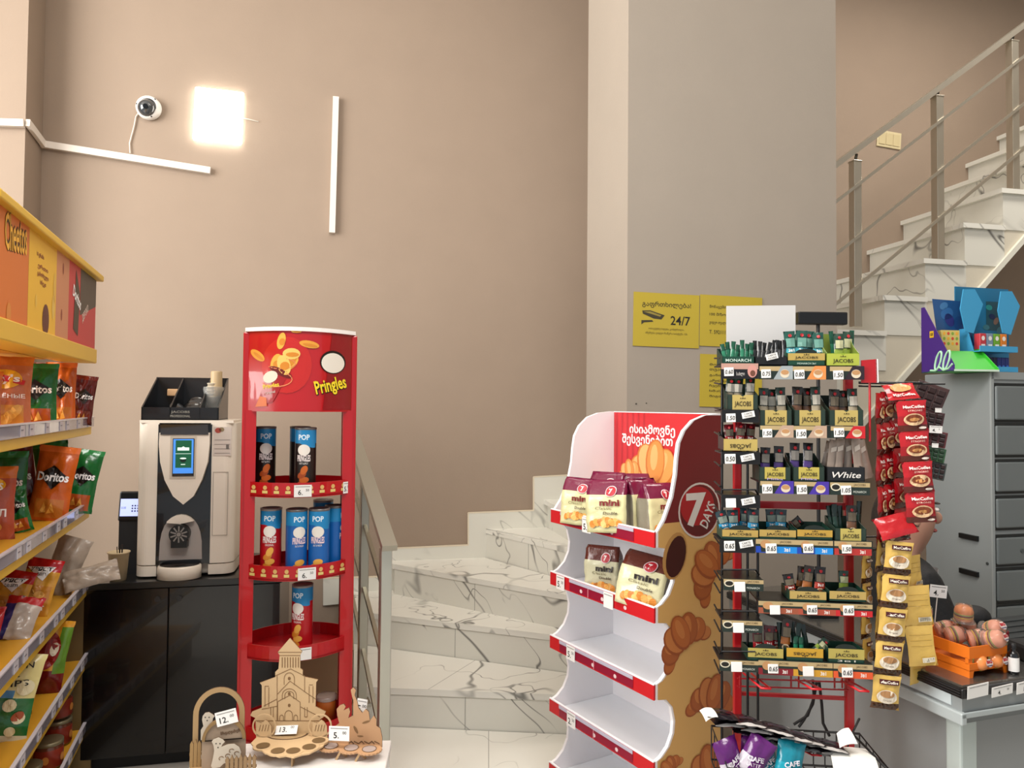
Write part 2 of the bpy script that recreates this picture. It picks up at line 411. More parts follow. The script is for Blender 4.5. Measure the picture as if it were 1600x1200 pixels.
# ---- lower railing along the left edge of the winding steps
n0 = Vector((-.455, 2.70)); hd = Vector((-.39, 1)).normalized(); deg = math.degrees(math.atan2(hd.y, hd.x))
LR = Fr((n0.x, n0.y, 0), deg)             # local x runs away along the railing
low = empty('stair_railing', LR.M @ T(0, 0, .17), 'steel railing of the lower steps, beside the red snack stand', 'railing')
LI = T(0, 0, -.17)
zt = LR.L(604, 857, 0).z
MB().rbox(-.022, .022, -.02, .02, .17, zt, H('#c9c9bd', .3, .8), .003, LI).build('post', low)
MB().rbox(.03, .045, -.008, .008, .30, zt-.03, STEELD, .002, LI).build('post', low)
q = LR.L(566, 1045, 0); qx = q.x
MB().rbox(qx-.02, qx+.02, -.018, .018, .34, 1.30, STEEL, .003, LI).rbox(qx-.04, qx+.04, -.035, .035, .34, .355, STEEL, .003, LI).build('post', low)
def lbar(a, b, w, h, name, ext=.35):
    A = LR.L(*a, 0); B = LR.L(*b, 0); d = B-A
    MB().bar(A, B+d*ext, w, h, STEEL).build(name, low, LI)
A = LR.L(609, 857, 0); B = LR.L(549, 672, 0); d = B-A
MB().bar(A, B+d*.05, .055, .022, H('#b4b2a6', .35, .85)).build('handrail', low, LI)
lbar((597, 912), (572, 828), .014, .018, 'rail_bar', .9); lbar((596, 1021), (545, 830), .014, .018, 'rail_bar', .2); lbar((591, 1131), (541, 885), .014, .018, 'rail_bar', .15)
# ---- yellow notices on the pillar
YEL = H('#b29c2e', .7)
PF = Fr(RM.W(.209, -1.378, 0), PHI)
def poster(px, label, fill):
    a0, a1, b0, b1 = PF.R(*px); cx, cz = (a0+a1)/2, (b0+b1)/2; w, h = a1-a0, b1-b0
    mb = MB(); mb.box(-w/2, w/2, -.003, -.001, -h/2, h/2, YEL)
    fill(mb, w, h, T(0, -.0036, 0) @ FRONT)
    tag(mb.build('notice', M=PF.M @ T(cx, 0, cz) @ RY(.8)), label, 'notice', 'yellow notices on the pillar')
def f1(mb, w, h, M):
    mb.text('გაფრთხილება!', INK, 0, h*.28, w*.74, h*.12, M, bold=.01)
    mb.text('24/7', INK, w*.21, 0, w*.3, h*.17, M, bold=.012)
    # printed picture of a bullet camera
    mb.shape([(-w*.37, h*.16), (-w*.25, h*.17), (-w*.03, h*.09), (-w*.08, h*.01), (-w*.2, h*.02), (-w*.36, h*.1)], H('#3a3420', .7), M)
    mb.shape([(-w*.35, h*.14), (-w*.25, h*.15), (-w*.08, h*.085), (-w*.1, h*.06)], H('#8a7a34', .7), M @ T(0, 0, .0005))
    mb.shape([(-w*.38, -h*.02), (-w*.22, -h*.01), (-w*.2, -h*.04), (-w*.34, -h*.06), (-w*.38, -h*.1)], H('#3a3420', .7), M)
    mb.text('ობიექტზე ხდება კონტროლი,', INK, 0, -h*.17, w*.54, h*.045, M)
    mb.text('იწერება ვიდეო ჩაწერა სისტემა 12ს', INK, 0, -h*.25, w*.64, h*.05, M)
poster((989, 461, 1092, 541), 'yellow notice with a printed camera and 24/7, topmost on the left', f1)
def f2(mb, w, h, M):
    for t, y, ww in (('მონაცემთა', .27, .3), ('100 მ/ზოგ', .12, .3), ('ვიდეო თვალის', -.04, .3), ('T. 5921116', -.22, .3)):
        mb.text(t, INK, -w*.38+w*ww/2+w*.03, y*h, w*ww, h*.075, M, bold=.008)
poster((1093, 465, 1190, 541), 'yellow notice right of the camera notice, half behind the white card', f2)
def f3(mb, w, h, M):
    for i, t in enumerate(('მონიტ', 'თვალი', 'განთავ', 'არის სა', 'ჩვენ არ', 'ხმასაც', 'შიგთავ')):
        mb.text(t, INK, -w*.2, h*(.3-.1*i), w*.3, h*.055, M, bold=.008)
poster((1093, 556, 1190, 636), 'lower yellow notice, mostly hidden by the left end of the sachet rack', f3)
# ================================================================== bags
def bagfn(w, h, t, seed, wr=.010, pinch=.06, flatbot=False, fold=0.0):
    """front surface point of a filled foil pouch from local x,z ; side -1 front / +1 back"""
    def S(x, z, side=-1, off=0.0):
        u = min(1, max(0, x/w+.5)); v = min(1, max(0, z/h))
        a = max(0.0, math.sin(PI*u))**.55
        if flatbot: b = min(1, max(0, (1-v))/.22)**.7
        else: b = (min(1, v/.22)**.7)*(min(1, (1-v)/.24)**.7)
        n = noise.noise(Vector((u*4.5+seed*3.1, v*6+seed*1.7, side*2.0+seed)))+.5*noise.noise(Vector((u*11+seed, v*14, side*5.0)))
        y = side*(t/2*a*b+wr*n*(.3+a))
        xx = (u-.5)*w*(1-pinch*(1-abs(2*v-1))*1.2+(.03 if v > .93 or v < .05 else 0))
        if side > 0 and (u in (0, 1) or v in (0, 1)): y = side*0.0+(-1)*(t/2*a*b*0)
        if u in (0, 1): y = wr*.5*noise.noise(Vector((seed, v*8, 0)))
        if v == 1 or (v == 0 and not flatbot): y = wr*1.2*noise.noise(Vector((u*7, seed, 3)))
        y += side*off if not (u in (0, 1)) else 0
        return Vector((xx, y-fold*max(0, v-.75)**2*4*h, z-fold*max(0, v-.8)*h*.9))
    return S
def pouch(mb, w, h, t, front, back, seed, nu=16, nv=24, wr=.010, flatbot=False, M=None, fold=0.0, pinch=.06):
    S = bagfn(w, h, t, seed, wr, pinch, flatbot, fold)
    mb.surf(lambda u, v: S((u-.5)*w, v*h, -1), nu, nv, front, M)
    mb.surf(lambda u, v: S((u-.5)*w, v*h, 1), nu, nv, back, M)
    if flatbot:
        mb.add([S((i/nu-.5)*w, 0, -1) for i in range(nu+1)]+[S((i/nu-.5)*w, 0, 1) for i in range(nu, -1, -1)], [tuple(range(2*nu+2))], back, M)
    # serrated seals
    return lambda x, z: S(x, z, -1, .0035)
FO = dict(r=.3, bump=.25, bs=45, coat=.2)
def foil(h, r=.3): return H(h, r=r*.9, bump=.3, bs=34, coat=.25)
def zones(*zs, base):
    """zs: (u0,u1,v0,v1,material) rectangles"""
    def f(u, v):
        for a, b, c, d, m in zs:
            if a <= u <= b and c <= v <= d: return m
        return base
    return f
YW = H('#ffffff', .45); YLW = H('#f0b41f', .4); REDL = H('#c8202c', .4)
def chip_bag(kind, w, h, seed):
    mb = MB(); t = w*.36
    if kind == 'potato':
        W = pouch(mb, w, h, t, zones((0, 1, .86, 1, foil('#d9772f', .22)), (.28, .9, .06, .34, foil('#d99a4a')), base=foil('#c8764f')), foil('#b5663f'), seed)
        mb.disc(w*.02, h*.68, w*.32, h*.13, YLW, None, W, 20); mb.shape([(-w*.4, h*.62), (-w*.3, h*.72), (0, h*.735), (w*.4, h*.66), (w*.38, h*.6), (0, h*.65), (-w*.3, h*.63)], REDL, None, lambda x, z: W(x, z)+Vector((0, -.001, 0)))
        mb.text("Lay's", YW, 0, h*.675, w*.6, h*.13, None, lambda x, z: W(x, z)+Vector((0, -.002, 0)), bold=.03)
        mb.text('СОЛЁНЫЕ', YW, w*.02, h*.46, w*.78, h*.07, None, W, bold=.02)
        for k in range(3): mb.disc(w*(.05+.1*k), h*(.14+.06*k), w*.13, h*.06, H('#e6b35a', .5), None, lambda x, z: W(x, z)+Vector((0, -.0006*k, 0)), 14, .5*k)
    elif kind == 'ribbed':
        W = pouch(mb, w, h, t, zones((0, 1, .84, 1, foil('#d9772f', .22)), base=foil('#b9573f')), foil('#a04a35'), seed)
        mb.disc(w*.0, h*.74, w*.3, h*.1, YLW, None, W, 18)
        mb.text('LAYS', YW, 0, h*.72, w*.5, h*.1, None, lambda x, z: W(x, z)+Vector((0, -.001, 0)), bold=.03)
        mb.text('РИФЛ', YW, 0, h*.36, w*.7, h*.12, None, W, bold=.03)
        mb.disc(0, h*.17, w*.26, h*.08, H('#dda04c', .5), None, W, 16)
    elif kind in ('corn_green', 'corn_orange', 'corn_dark'):
        b = {'corn_green': '#116a2f', 'corn_orange': '#cc5f1c', 'corn_dark': '#5c150f'}[kind]
        W = pouch(mb, w, h, t, zones((0, 1, .9, 1, foil({'corn_green': '#2f8f4e', 'corn_orange': '#ef7a3a', 'corn_dark': '#75231a'}[kind], .2)), (.2, .85, .06, .3, foil({'corn_green': '#b5531e', 'corn_orange': '#c9762b', 'corn_dark': '#7c2c17'}[kind])), base=foil(b)), foil(b), seed)
        mb.shape([(-w*.36, h*.62), (-w*.02, h*.74), (w*.36, h*.6), (w*.02, h*.42)], H('#161210', .4), None, W)
        mb.text('Doritos', YW, 0, h*.585, w*.8, h*.12, None, lambda x, z: W(x, z)+Vector((0, -.0012, 0)), bold=.03)
        for k in range(2): mb.shape([(w*(-.2+.2*k), h*.1), (w*(-.02+.2*k), h*.12), (w*(-.1+.2*k), h*.25)], H('#e0a043', .5), None, W)
    elif kind == 'rusks':
        W = pouch(mb, w, h, t, zones((0, 1, .78, 1, foil('#b3141c')), (.05, .95, .0, .56, foil('#c8862f')), base=foil('#d49a36')), foil('#b07a2c'), seed)
        mb.shape([(-w*.42, h*.83), (w*.36, h*.88), (w*.12, h*.62)], YW, None, W)
        mb.text('ХРЯСТ', INK, 0, h*.815, w*.6, h*.07, None, lambda x, z: W(x, z)+Vector((0, -.001, 0)), bold=.03, rot=6)
        mb.text('team', INK, w*.04, h*.735, w*.34, h*.06, None, lambda x, z: W(x, z)+Vector((0, -.001, 0)), rot=8)
        mb.text('БАГЕТ', YW, w*.1, h*.16, w*.56, h*.08, None, W, bold=.03, rot=6)
        for k in range(4): mb.disc(w*(-.2+.13*k), h*(.34+.05*(k % 2)), w*.14, h*.06, H('#dfa958', .5), None, lambda x, z: W(x, z)+Vector((0, -.0006*k, 0)), 12, k)
    elif kind == 'rice':
        W = pouch(mb, w, h, t*.8, zones((0, 1, 0, .09, foil('#cfc9b0')), (0, 1, .09, .5, foil('#1e6b34')), (0, .6, .5, .6, foil('#4a8ec2')), base=foil('#dcd08e')), foil('#cbbd7a'), seed)
        for k, s_ in enumerate(('BROWN', 'RICE', 'CHIPS')): mb.text(s_, INK, (-.03-.08*(k == 1))*w, h*(.85-.1*k), w*(.74 if k != 1 else .5), h*.07, None, W, bold=.01, rot=8)
        for a, b_, r in ((.3, .62, .16), (.1, .42, .13), (-.2, .2, .14), (.3, .28, .12), (.2, .13, .1)):
            mb.disc(w*a, h*b_, w*r, h*r*.55, H('#e2dab4', .5), None, W, 14, a)
        mb.disc(w*.28, h*.3, w*.12, h*.05, H('#a5502c', .5), None, lambda x, z: W(x, z)+Vector((0, -.001, 0)), 12, .6)
    elif kind == 'ketchup':
        W = pouch(mb, w, h, t, zones((0, 1, .9, 1, foil('#d9971f')), (.74, 1, .3, .9, foil('#5f8a2a')), (0, 1, 0, .34, foil('#6e1515')), base=foil('#d9971f')), foil('#7a1a15'), seed)
        mb.disc(0, h*.6, w*.34, h*.26, H('#94201a', .4), None, W, 22)
        mb.disc(w*.2, h*.62, w*.1, h*.09, H('#e5d9c0', .5), None, lambda x, z: W(x, z)+Vector((0, -.001, 0)), 12)
        for k in range(4): mb.disc(w*(-.16+.1*k), h*(.66+.03*(k % 2)), w*.035, h*.09, H('#7c1512', .4), None, lambda x, z: W(x, z)+Vector((0, -.0015, 0)), 8, .3*k-.5)
    elif kind == 'plain':
        W = pouch(mb, w, h, t*1.1, foil('#a39484', .5), foil('#93867a', .5), seed)
    elif kind == 'yellow':
        W = pouch(mb, w, h, t*.8, zones((0, 1, .9, 1, foil('#e2b552')), base=foil('#dca53a')), foil('#c28c2c'), seed)
    elif kind == 'red':
        W = pouch(mb, w, h, t, zones((0, 1, 0, .2, foil('#3a1a14')), (.1, .9, .5, .8, foil('#c94038')), base=foil('#a5242a')), foil('#7f1a1f'), seed)
        mb.text('ДВ', YW, 0, h*.66, w*.5, h*.14, None, W, bold=.03)
    elif kind == 'white':
        W = pouch(mb, w, h, t, zones((0, 1, .8, 1, foil('#b01b24')), (0, .3, 0, .8, foil('#2e2a70')), base=foil('#b7aba0')), foil('#8f8680'), seed)
    elif kind == 'black':
        W = pouch(mb, w, h, t, zones((.2, .8, .4, .6, foil('#b8b4b0')), base=foil('#161418')), foil('#161418'), seed)
    return mb
# ================================================================== the snack shelf unit
GF = Fr((-1.84, 3.2, 0), 109.6)
YG = H('#e0b63c', .45, var=.04); YB = H('#d9a02a', .5)
SHZ = [1.505, 1.146, .812, .494, .20]
gon = empty('snack_shelf_unit', GF.M @ T(-.68, .2, 0), 'yellow snack shelf unit with a printed header along the left edge', 'shelf')
GI = T(.68, -.2, 0)
GL = -1.52
def hdr(px, py): v = GF.L(px, py, -.05); return v.x, v.z
xh = GF.L(147, 545, -.05).x
zt1, zt0 = GF.L(149, 438, -.05).z, GF.L(147, 546, -.05).z
mb = MB(); mb.box(GL, xh, -.05, .03, zt0, zt1, H('#b05a2a', .5), GI)
Q = GI @ T(0, -.0515, 0) @ FRONT
def HP(pts, m, dz=0): mb.shape([hdr(*p) for p in pts], m, T(0, -dz, 0) @ Q)
def zl(x, f):                                   # header height at local x, f=0 bottom 1 top
    return zt0+(zt1-zt0)*f
def col(px): return GF.L(px, 480, -.05).x
def panel(a, b, m, f0=0, f1=1, dz=0): mb.shape([(a, zl(0, f0)), (b, zl(0, f0)), (b, zl(0, f1)), (a, zl(0, f1))], m, T(0, -dz, 0) @ Q)
x44, x88, x106, x118 = col(42), col(86), col(106), col(124)
mb2 = mb
panel(GL, x44, H('#d9772f', .5)); panel(x44, x88, H('#ecbb34', .5), dz=.0003); panel(x88, x106, H('#cc8a62', .5), dz=.0003); panel(x106, xh, H('#c8383a', .5), dz=.0003)
def hx(px, py): return hdr(px, py)
a = hdr(3, 392); b = hdr(38, 375)
mb.text('Cheetos', H('#3a2410', .5), (hdr(24, 366)[0]), hdr(24, 366)[1], .2, .105, T(0, -.001, 0) @ Q, bold=.06, rot=6)
mb.text('Cheetos', H('#f3b63a', .5), (hdr(24, 366)[0]), hdr(24, 366)[1], .2, .1, T(0, -.0016, 0) @ Q, bold=.015, rot=6)
for k, (px, py, w_) in enumerate(((62, 400, .08), (66, 420, .12), (66, 432, .13), (66, 444, .07))):
    p = hdr(px, py); mb.text(('10 გრამი', 'ერთი', 'გამორჩეული', 'სნეკი')[k], H('#8a3020', .5), p[0], p[1], w_, .018, T(0, -.001, 0) @ Q, bold=.02)
for px, py, rx, rz, c in ((70, 500, .04, .05, '#5f2a1a'), (84, 450, .016, .05, '#e2b84a'), (82, 480, .018, .04, '#e6c05a'), (98, 420, .008, .02, '#9a4a30'), (95, 492, .01, .02, '#9a4a30'), (55, 470, .01, .02, '#e8c050'), (12, 490, .02, .03, '#d98a3a'), (-8, 470, .03, .08, '#b55a20')):
    p = hdr(px, py); mb.disc(p[0], p[1], rx, rz, H(c, .5), T(0, -.001, 0) @ Q)
xd = x118
mb.shape([(xd, zl(0, 1)), (xh, zl(0, 1)), (xh, zl(0, .62)), (xd, zl(0, .38))], H('#4a3f33', .5), T(0, -.0008, 0) @ Q)
p = hdr(119, 465); mb.shape([(p[0]-.05, p[1]-.12), (p[0]+.03, p[1]-.14), (p[0]+.05, p[1]+.02), (p[0]-.02, p[1]+.1)], H('#40331f', .5), T(0, -.0012, 0) @ Q)
mb.text('Doritos', YW, p[0], p[1], .14, .045, T(0, -.002, 0) @ Q, bold=.03, rot=-18)
p = hdr(132, 490); mb.text('ДЕРЗКО', H('#e6d2c6', .5), p[0], p[1], .12, .035, T(0, -.0015, 0) @ Q, bold=.03, rot=28)
mb.build('header_panel', gon)
MB().rbox(GL, xh+.03, -.075, .05, zt1, zt1+.024, YG, .004, GI).build('header_rail', gon)
MB().rbox(GL, xh+.005, -.06, .06, zt0-.058, zt0, YG, .004, GI).box(GL, xh-.28, .06, .42, zt0-.06, zt0-.04, YB, GI).box(GL, xh-.28, .40, .42, zt0, zt1, YB, GI).build('header_rail', gon)
CLEAR = H('#b9b2bd', .12, coat=1)
tagn = [('2.60', .5), ('1.80', .6), ('', .75)]
for i, z in enumerate(SHZ):
    sh = MB().box(GL, -.005, .0, .40, z-.03, z-.004, YB, GI).rbox(GL, 0, -.014, .003, z-.05, z-.016, YG, .003, GI).build('shelf', gon)
    st = MB().rbox(GL, -.002, -.024, -.015, z-.016, z+.024, H('#8f8a96', .15, coat=.6), .002, GI).box(GL, -.002, -.027, -.0145, z+.022, z+.027, H('#c8c2c8', .2), GI).build('price_strip', sh)
    for k in range(7):
        x = -.12-.16*k-.03*((i*3+k) % 3)
        MB().box(x-.022, x+.022, -.0265, -.0245, z-.013, z+.02, H('#c9c5cb' if i else '#bcb4ba', .4), GI).box(x-.017, x+.005, -.0272, -.0264, z+.004, z+.008, H('#77727a', .5), GI).build('price_tag', sh)
MB().rbox(GL, 0, .40, .43, .02, 1.5, H('#a8801f', .6), .003, GI).build('back_panel', gon)
SIDE = H('#6b5630', .55)
MB().prism([(-.02, 0), (.0, 0), (.0, .8), (-.02, .8)], -.045, .40, SIDE, GI).build('side_panel', gon)
MB().box(GL, 0, .03, .38, 0, .13, SIDE, GI).build('plinth', gon)
def put_bag(row, kind, px, d, w, h, yaw, tilt, label, roll=0, dz=0):
    p = at(px, 700, d); z = SHZ[row]-.004+dz
    M = T(p.x-.017, p.y-.006, z) @ RZ(yaw) @ RX(tilt) @ RY(roll)
    o = chip_bag(kind, w, h, px*.37+row+d).build('snack_bag', M=M)
    tag(o, label, 'snack bag', 'snack bags on the yellow shelf unit')
B = put_bag
B(0,'potato',14,2.42,.155,.245,26,-6,'salmon potato chip bag with a yellow ball logo, top shelf, beside the green bag')
B(0,'potato',-22,2.30,.11,.19,30,-4,'salmon chip bag at the left frame edge, top shelf of the snack unit')
B(0,'corn_green',62,2.66,.138,.235,24,-5,'green corn chip bag with a black diamond on the top snack shelf')
B(0,'corn_orange',101,2.90,.105,.25,24,-3,'orange corn chip bag right of the green one on the top snack shelf')
B(0,'corn_dark',131,3.06,.085,.205,34,4,'small brown and orange corn chip bag at the right end of the top snack shelf',6)
B(0,'corn_dark',74,2.96,.12,.25,22,2,'dark red chip bag standing behind the green bag on the top snack shelf')
B(1,'ribbed',-2,2.42,.135,.24,26,-8,'brick red ribbed chip bag at the left frame edge, second shelf')
B(1,'corn_green',44,2.56,.085,.16,30,-12,'crumpled green chip bag low between the red and orange bags, second shelf',-12)
B(1,'corn_dark',50,2.84,.12,.29,22,2,'dark red chip bag leaning behind the orange bag, second shelf',-8)
B(1,'corn_green',24,2.72,.12,.27,26,0,'green chip bag standing behind the ribbed red bag, second shelf')
B(1,'corn_orange',84,2.82,.14,.285,16,-6,'tall orange corn chip bag in the middle of the second snack shelf',7)
B(1,'corn_green',126,3.04,.125,.26,26,-3,'green corn chip bag at the right end of the second snack shelf',10)
B(1,'corn_green',100,3.10,.13,.29,20,4,'green chip bag with only its dark top showing behind the orange one, second shelf',-6)
B(2,'rusks',60,2.72,.125,.21,10,-16,'golden rusk bag with red top and white triangle, right one of two, third shelf',10)
B(2,'rusks',12,2.58,.13,.2,14,-16,'golden rusk bag with red top, left one of two, third shelf',12)
B(2,'plain',96,3.02,.13,.24,16,-10,'plain greyish bag standing upright behind the rusks at the end of the third shelf',18)
B(2,'plain',112,2.98,.09,.2,20,-30,'plain greyish bag lying on its side at the end of the third shelf',76,.06)
B(2,'white',34,2.46,.11,.15,26,-35,'white and violet bag lying in front of the rusk bags, third shelf',14,.0)
B(2,'red',-16,2.22,.09,.17,26,-20,'red snack bag at the left frame edge on the third shelf',6)
B(2,'black',42,2.56,.08,.05,20,-60,'small black packet lying at the front of the third shelf',0,.01)
B(3,'ketchup',78,2.82,.15,.27,18,-8,'yellow and dark red snack bag printed with a ketchup bottle, fourth shelf',8)
B(3,'rice',16,2.42,.165,.275,24,-14,'cream and green brown rice chip bag on the fourth shelf',10)
B(3,'yellow',36,2.62,.13,.26,22,-2,'plain yellow bag behind the rice chip bag, fourth shelf')
# jars at the bottom of the unit
def jar(M, label, h=.10, r=.05):
    o = empty('preserve_jar', M, label, 'jar', 'jars on the lowest snack shelf')
    mb = MB(); mb.lathe([(0, 0), (r*.9, 0), (r, .008), (r, h*.75), (r*.93, h*.85), (r*.93, h*.86)], [H('#6b3a26', .2, coat=.6)]*2+[H('#8c2f1e', .3)]+[H('#6b3a26', .2, coat=.6)]*2, 20)
    for k in range(5): mb.disc(0, 0, .012, .015, H('#c8823c', .5), RZ(72*k+20) @ T(0, -r-.001, h*.4) @ FRONT)
    mb.build('body', o)
    MB().lathe([(r*.95, h*.86), (r*1.0, h*.88), (r*1.0, h), (r*.9, h*1.01), (0, h*1.01)], H('#8d8468', .35, .5), 20).build('lid', o)
for k, (px, d, z, lb) in enumerate(((92, 3.05, .31, 'upper preserve jar of the stack at the right end of the lowest snack shelf'), (92, 3.05, .2, 'bottom preserve jar of the right stack on the lowest snack shelf'), (78, 2.86, .2, 'preserve jar in front of the stack on the lowest snack shelf'), (44, 2.66, .2, 'red preserve jar half hidden by the fourth shelf, lowest snack shelf'))):
    p = at(px, 1100, d); jar(T(p.x, p.y, z), lb)
# ================================================================== coffee corner
CF = Fr((at(290, 900, 3.27).x, 3.27, 0), PHI)
CW0, CW1 = -.435, .40
cab = empty('coffee_cabinet', CF.M, 'black two-door cabinet under the coffee machine', 'cabinet')
GLB = H('#0a0a0b', .22, coat=.4)
MB().box(CW0, CW1, .022, .55, .06, .785, GLB).box(CW0+.02, CW1-.02, .05, .53, 0, .06, BLACKM).build('body', cab)
MB().rbox(CW0-.01, CW1+.01, -.01, .56, .786, .815, H('#151514', .3, coat=.3), .003).build('worktop', cab)
gx = CF.L(262, 1000, 0).x
for a, b, hxx in ((CW0, gx-.002, gx-.045), (gx+.002, CW1, gx+.045)):
    d_ = MB().rbox(a, b, 0, .021, .065, .782, GLB, .002).build('door', cab)
    MB().cyl((hxx, .002, .735), (hxx, -.006, .735), .012, H('#232325', .3), 14).build('finger_hole', d_)
# machine
MF = Fr((CF.W((CF.L(287, 800, .04)).x, .055, .815)), PHI)
mach = empty('coffee_machine', MF.M, 'cream and black coffee machine with a lit screen', 'coffee machine')
CRM = H('#ece2d2', .35, coat=.2); MBL = H('#0d0d10', .2, coat=.5)
mz = lambda py: MF.L(287, py, 0).z
mx = lambda px, y=0: MF.L(px, 800, y).x
XL, XR = mx(211), mx(366); zT = mz(661); zB = .008
MB().rbox(XL+.02, XR-.02, .02, .40, zB, zT-.004, H('#b9b0a4', .4), .01).build('body', mach)
def sidep(a, b, r):
    # front corner is a big round
    mb = MB(); n = 8
    pl = [(a, .06)] if r == 'L' else []
    if r == 'L': pl = [(b, .0), (b, .36), (a, .36)]+[(a+.05-.05*math.cos(t), .05-.05*math.sin(t)) for t in [PI/2*i/n for i in range(n+1)]]
    else: pl = [(a, .0)]+[(b-.05+.05*math.sin(t), .05-.05*math.cos(t)) for t in [PI/2*i/n for i in range(n+1)]]+[(b, .36), (a, .36)]
    mb.slab(pl, zB+.05, zT, CRM); mb.slab(pl, zB, zB+.045, CRM)
    return mb
sidep(XL, mx(246), 'L').build('side_panel', mach)
sp = sidep(mx(327), XR, 'R'); a0, a1, b0, b1 = MF.R(331, 737, 357, 837)
sp.ring([(a0, b0), (a1, b0), (a1, b1), (a0, b1)], [(a0+.003, b0+.003), (a1-.003, b0+.003), (a1-.003, b1-.003), (a0+.003, b1-.003)], -.0015, .001, H('#b5aa9c', .4)); spo = sp.build('side_panel', mach)
a0, a1, b0, b1 = MF.R(333, 667, 362, 712)
mb = MB().box(a0, a1, -.002, .0, b0, b1, H('#cfc4ba', .5)); Q = T(0, -.003, 0) @ FRONT
mb.disc(a0+.02, b1-.016, .014, .012, H('#a8463a', .5), Q); mb.disc(a0+.034, b1-.012, .012, .01, H('#8a7a5a', .5), Q)
for k in range(4): mb.shape([(a0+.006, b0+.01+.02*k), (a1-.006, b0+.01+.02*k), (a1-.006, b0+.0125+.02*k), (a0+.006, b0+.0125+.02*k)], H('#8f8680', .6), Q)
mb.box(a1-.022, a1-.01, -.0035, -.002, b0+.03, b0+.05, H('#6b6560', .6)); mb.build('info_sticker', spo)
MB().box(mx(245), mx(329), -.004, .03, zB+.05, zT-.006, MBL).build('front_panel', mach)
MB().box(XL+.01, XR-.01, .0, .36, zT, zT+.012, CRM).build('top_cover', mach)
Q = T(0, -.03, 0)
# shield with the screen
sh = [(250, 676), (328, 676), (328, 694), (325, 722), (316, 750), (303, 775), (287, 788), (271, 775), (258, 750), (251, 722), (249, 694)]
P = [(x, z) for x, z in MF.P(sh, -.02)]
mb = MB().prism(P, -.03, -.004, CRM)
a0, a1, b0, b1 = MF.R(265, 681, 307, 748, -.03)
mb.prism([(a0, b0), (a1, b0), (a1, b1), (a0, b1)], -.0325, -.03, H('#c9bfae', .35))
shd = mb.build('front_shield', mach)
a0, a1, b0, b1 = MF.R(269, 685, 304, 744, -.034)
mb = MB().rbox(a0, a1, -.037, -.0325, b0, b1, MBL, .001); Qs = T(0, -.0375, 0) @ FRONT
ww, hh = a1-a0, b1-b0; cx = (a0+a1)/2
SB = H('#3f7fd0', .3, emit=.9); SG = H('#0f4f33', .3, emit=.7)
mb.shape([(a0+.003, b0+.012), (a1-.003, b0+.012), (a1-.003, b1-.003), (a0+.003, b1-.003)], SB, Qs)
mb.shape([(a0+ww*.14, b0+hh*.22), (a1-ww*.12, b0+hh*.22), (a1-ww*.12, b1-hh*.05), (a0+ww*.14, b1-hh*.05)], SG, T(0, -.0004, 0) @ Qs)
W1 = H('#cfe6da', .4, emit=.8)
mb.shape([(cx-ww*.27, b0+hh*.68), (cx+ww*.27, b0+hh*.68), (cx+ww*.27, b0+hh*.76), (cx+.008, b0+hh*.76), (cx, b0+hh*.79), (cx-.008, b0+hh*.76), (cx-ww*.27, b0+hh*.76)], W1, T(0, -.0008, 0) @ Qs)
mb.shape([(cx-ww*.36, b0+hh*.59), (cx+ww*.36, b0+hh*.59), (cx+ww*.36, b0+hh*.6), (cx-ww*.36, b0+hh*.6)], W1, T(0, -.0008, 0) @ Qs)
mb.disc(cx, b0+hh*.42, ww*.14, hh*.06, H('#0a2a1c', .4), T(0, -.0008, 0) @ Qs); mb.disc(cx, b0+hh*.47, ww*.15, hh*.022, W1, T(0, -.001, 0) @ Qs)
mb.shape([(cx-ww*.1, b0+hh*.3), (cx+ww*.1, b0+hh*.3), (cx+ww*.1, b0+hh*.32), (cx-ww*.1, b0+hh*.32)], W1, T(0, -.0008, 0) @ Qs)
mb.build('screen', shd)
P = MF.P([(252, 663), (325, 663), (326, 679), (251, 679)], -.03)
MB().prism(P, -.036, .0, H('#2a201a', .08, coat=1)).build('visor', mach)
# dispenser arch
n = 14
cx = mx(284); zb = mz(874); zt_ = mz(803); hw = (mx(317)-mx(250))/2
arch = [(cx+hw*math.cos(t), zb+(zt_-zb)*max(0, math.sin(t))**.62) for t in [PI*i/n for i in range(n+1)]]
dsp = MB().prism(arch, -.006, .01, H('#a69e98', .35)).build('dispenser', mach)
cut = [(x, z) for x, z in arch if z > zb+(zt_-zb)*.79]
MB().prism(cut+[(cut[-1][0]-.0, cut[-1][1]-.006), (cx, cut[-1][1]-.012)], -.028, -.004, CRM).build('cap', dsp)
nz = mz(832)
mb = MB().cyl((cx, -.006, nz), (cx, -.05, nz), .042, BLACK, 24)
for k in range(10):
    t = 2*PI*k/10; mb.box(-.003, .003, -.0515, -.05, .012, .036, H('#8a8580', .4), T(cx, 0, nz) @ RY(math.degrees(t)))
mb.cyl((cx, -.05, nz), (cx, -.054, nz), .009, H('#8a8580', .4), 14)
mb.box(cx-.033, cx+.033, -.045, -.006, nz-.06, nz-.03, BLACK); mb.build('nozzle', dsp)
tr = MB().lathe([(0, .0), (hw*1.02, .0), (hw*1.02, .05), (hw*.96, .056), (0, .056)], CRM, 28, T(cx, -.02, zB-.004), True, .75).build('drip_tray', mach)
MB().lathe([(0, .0575), (hw*.92, .0575), (hw*.9, .06), (0, .0605)], H('#1b1512', .25), 28, T(cx, -.02, zB-.004), True, .75).build('grille', tr)
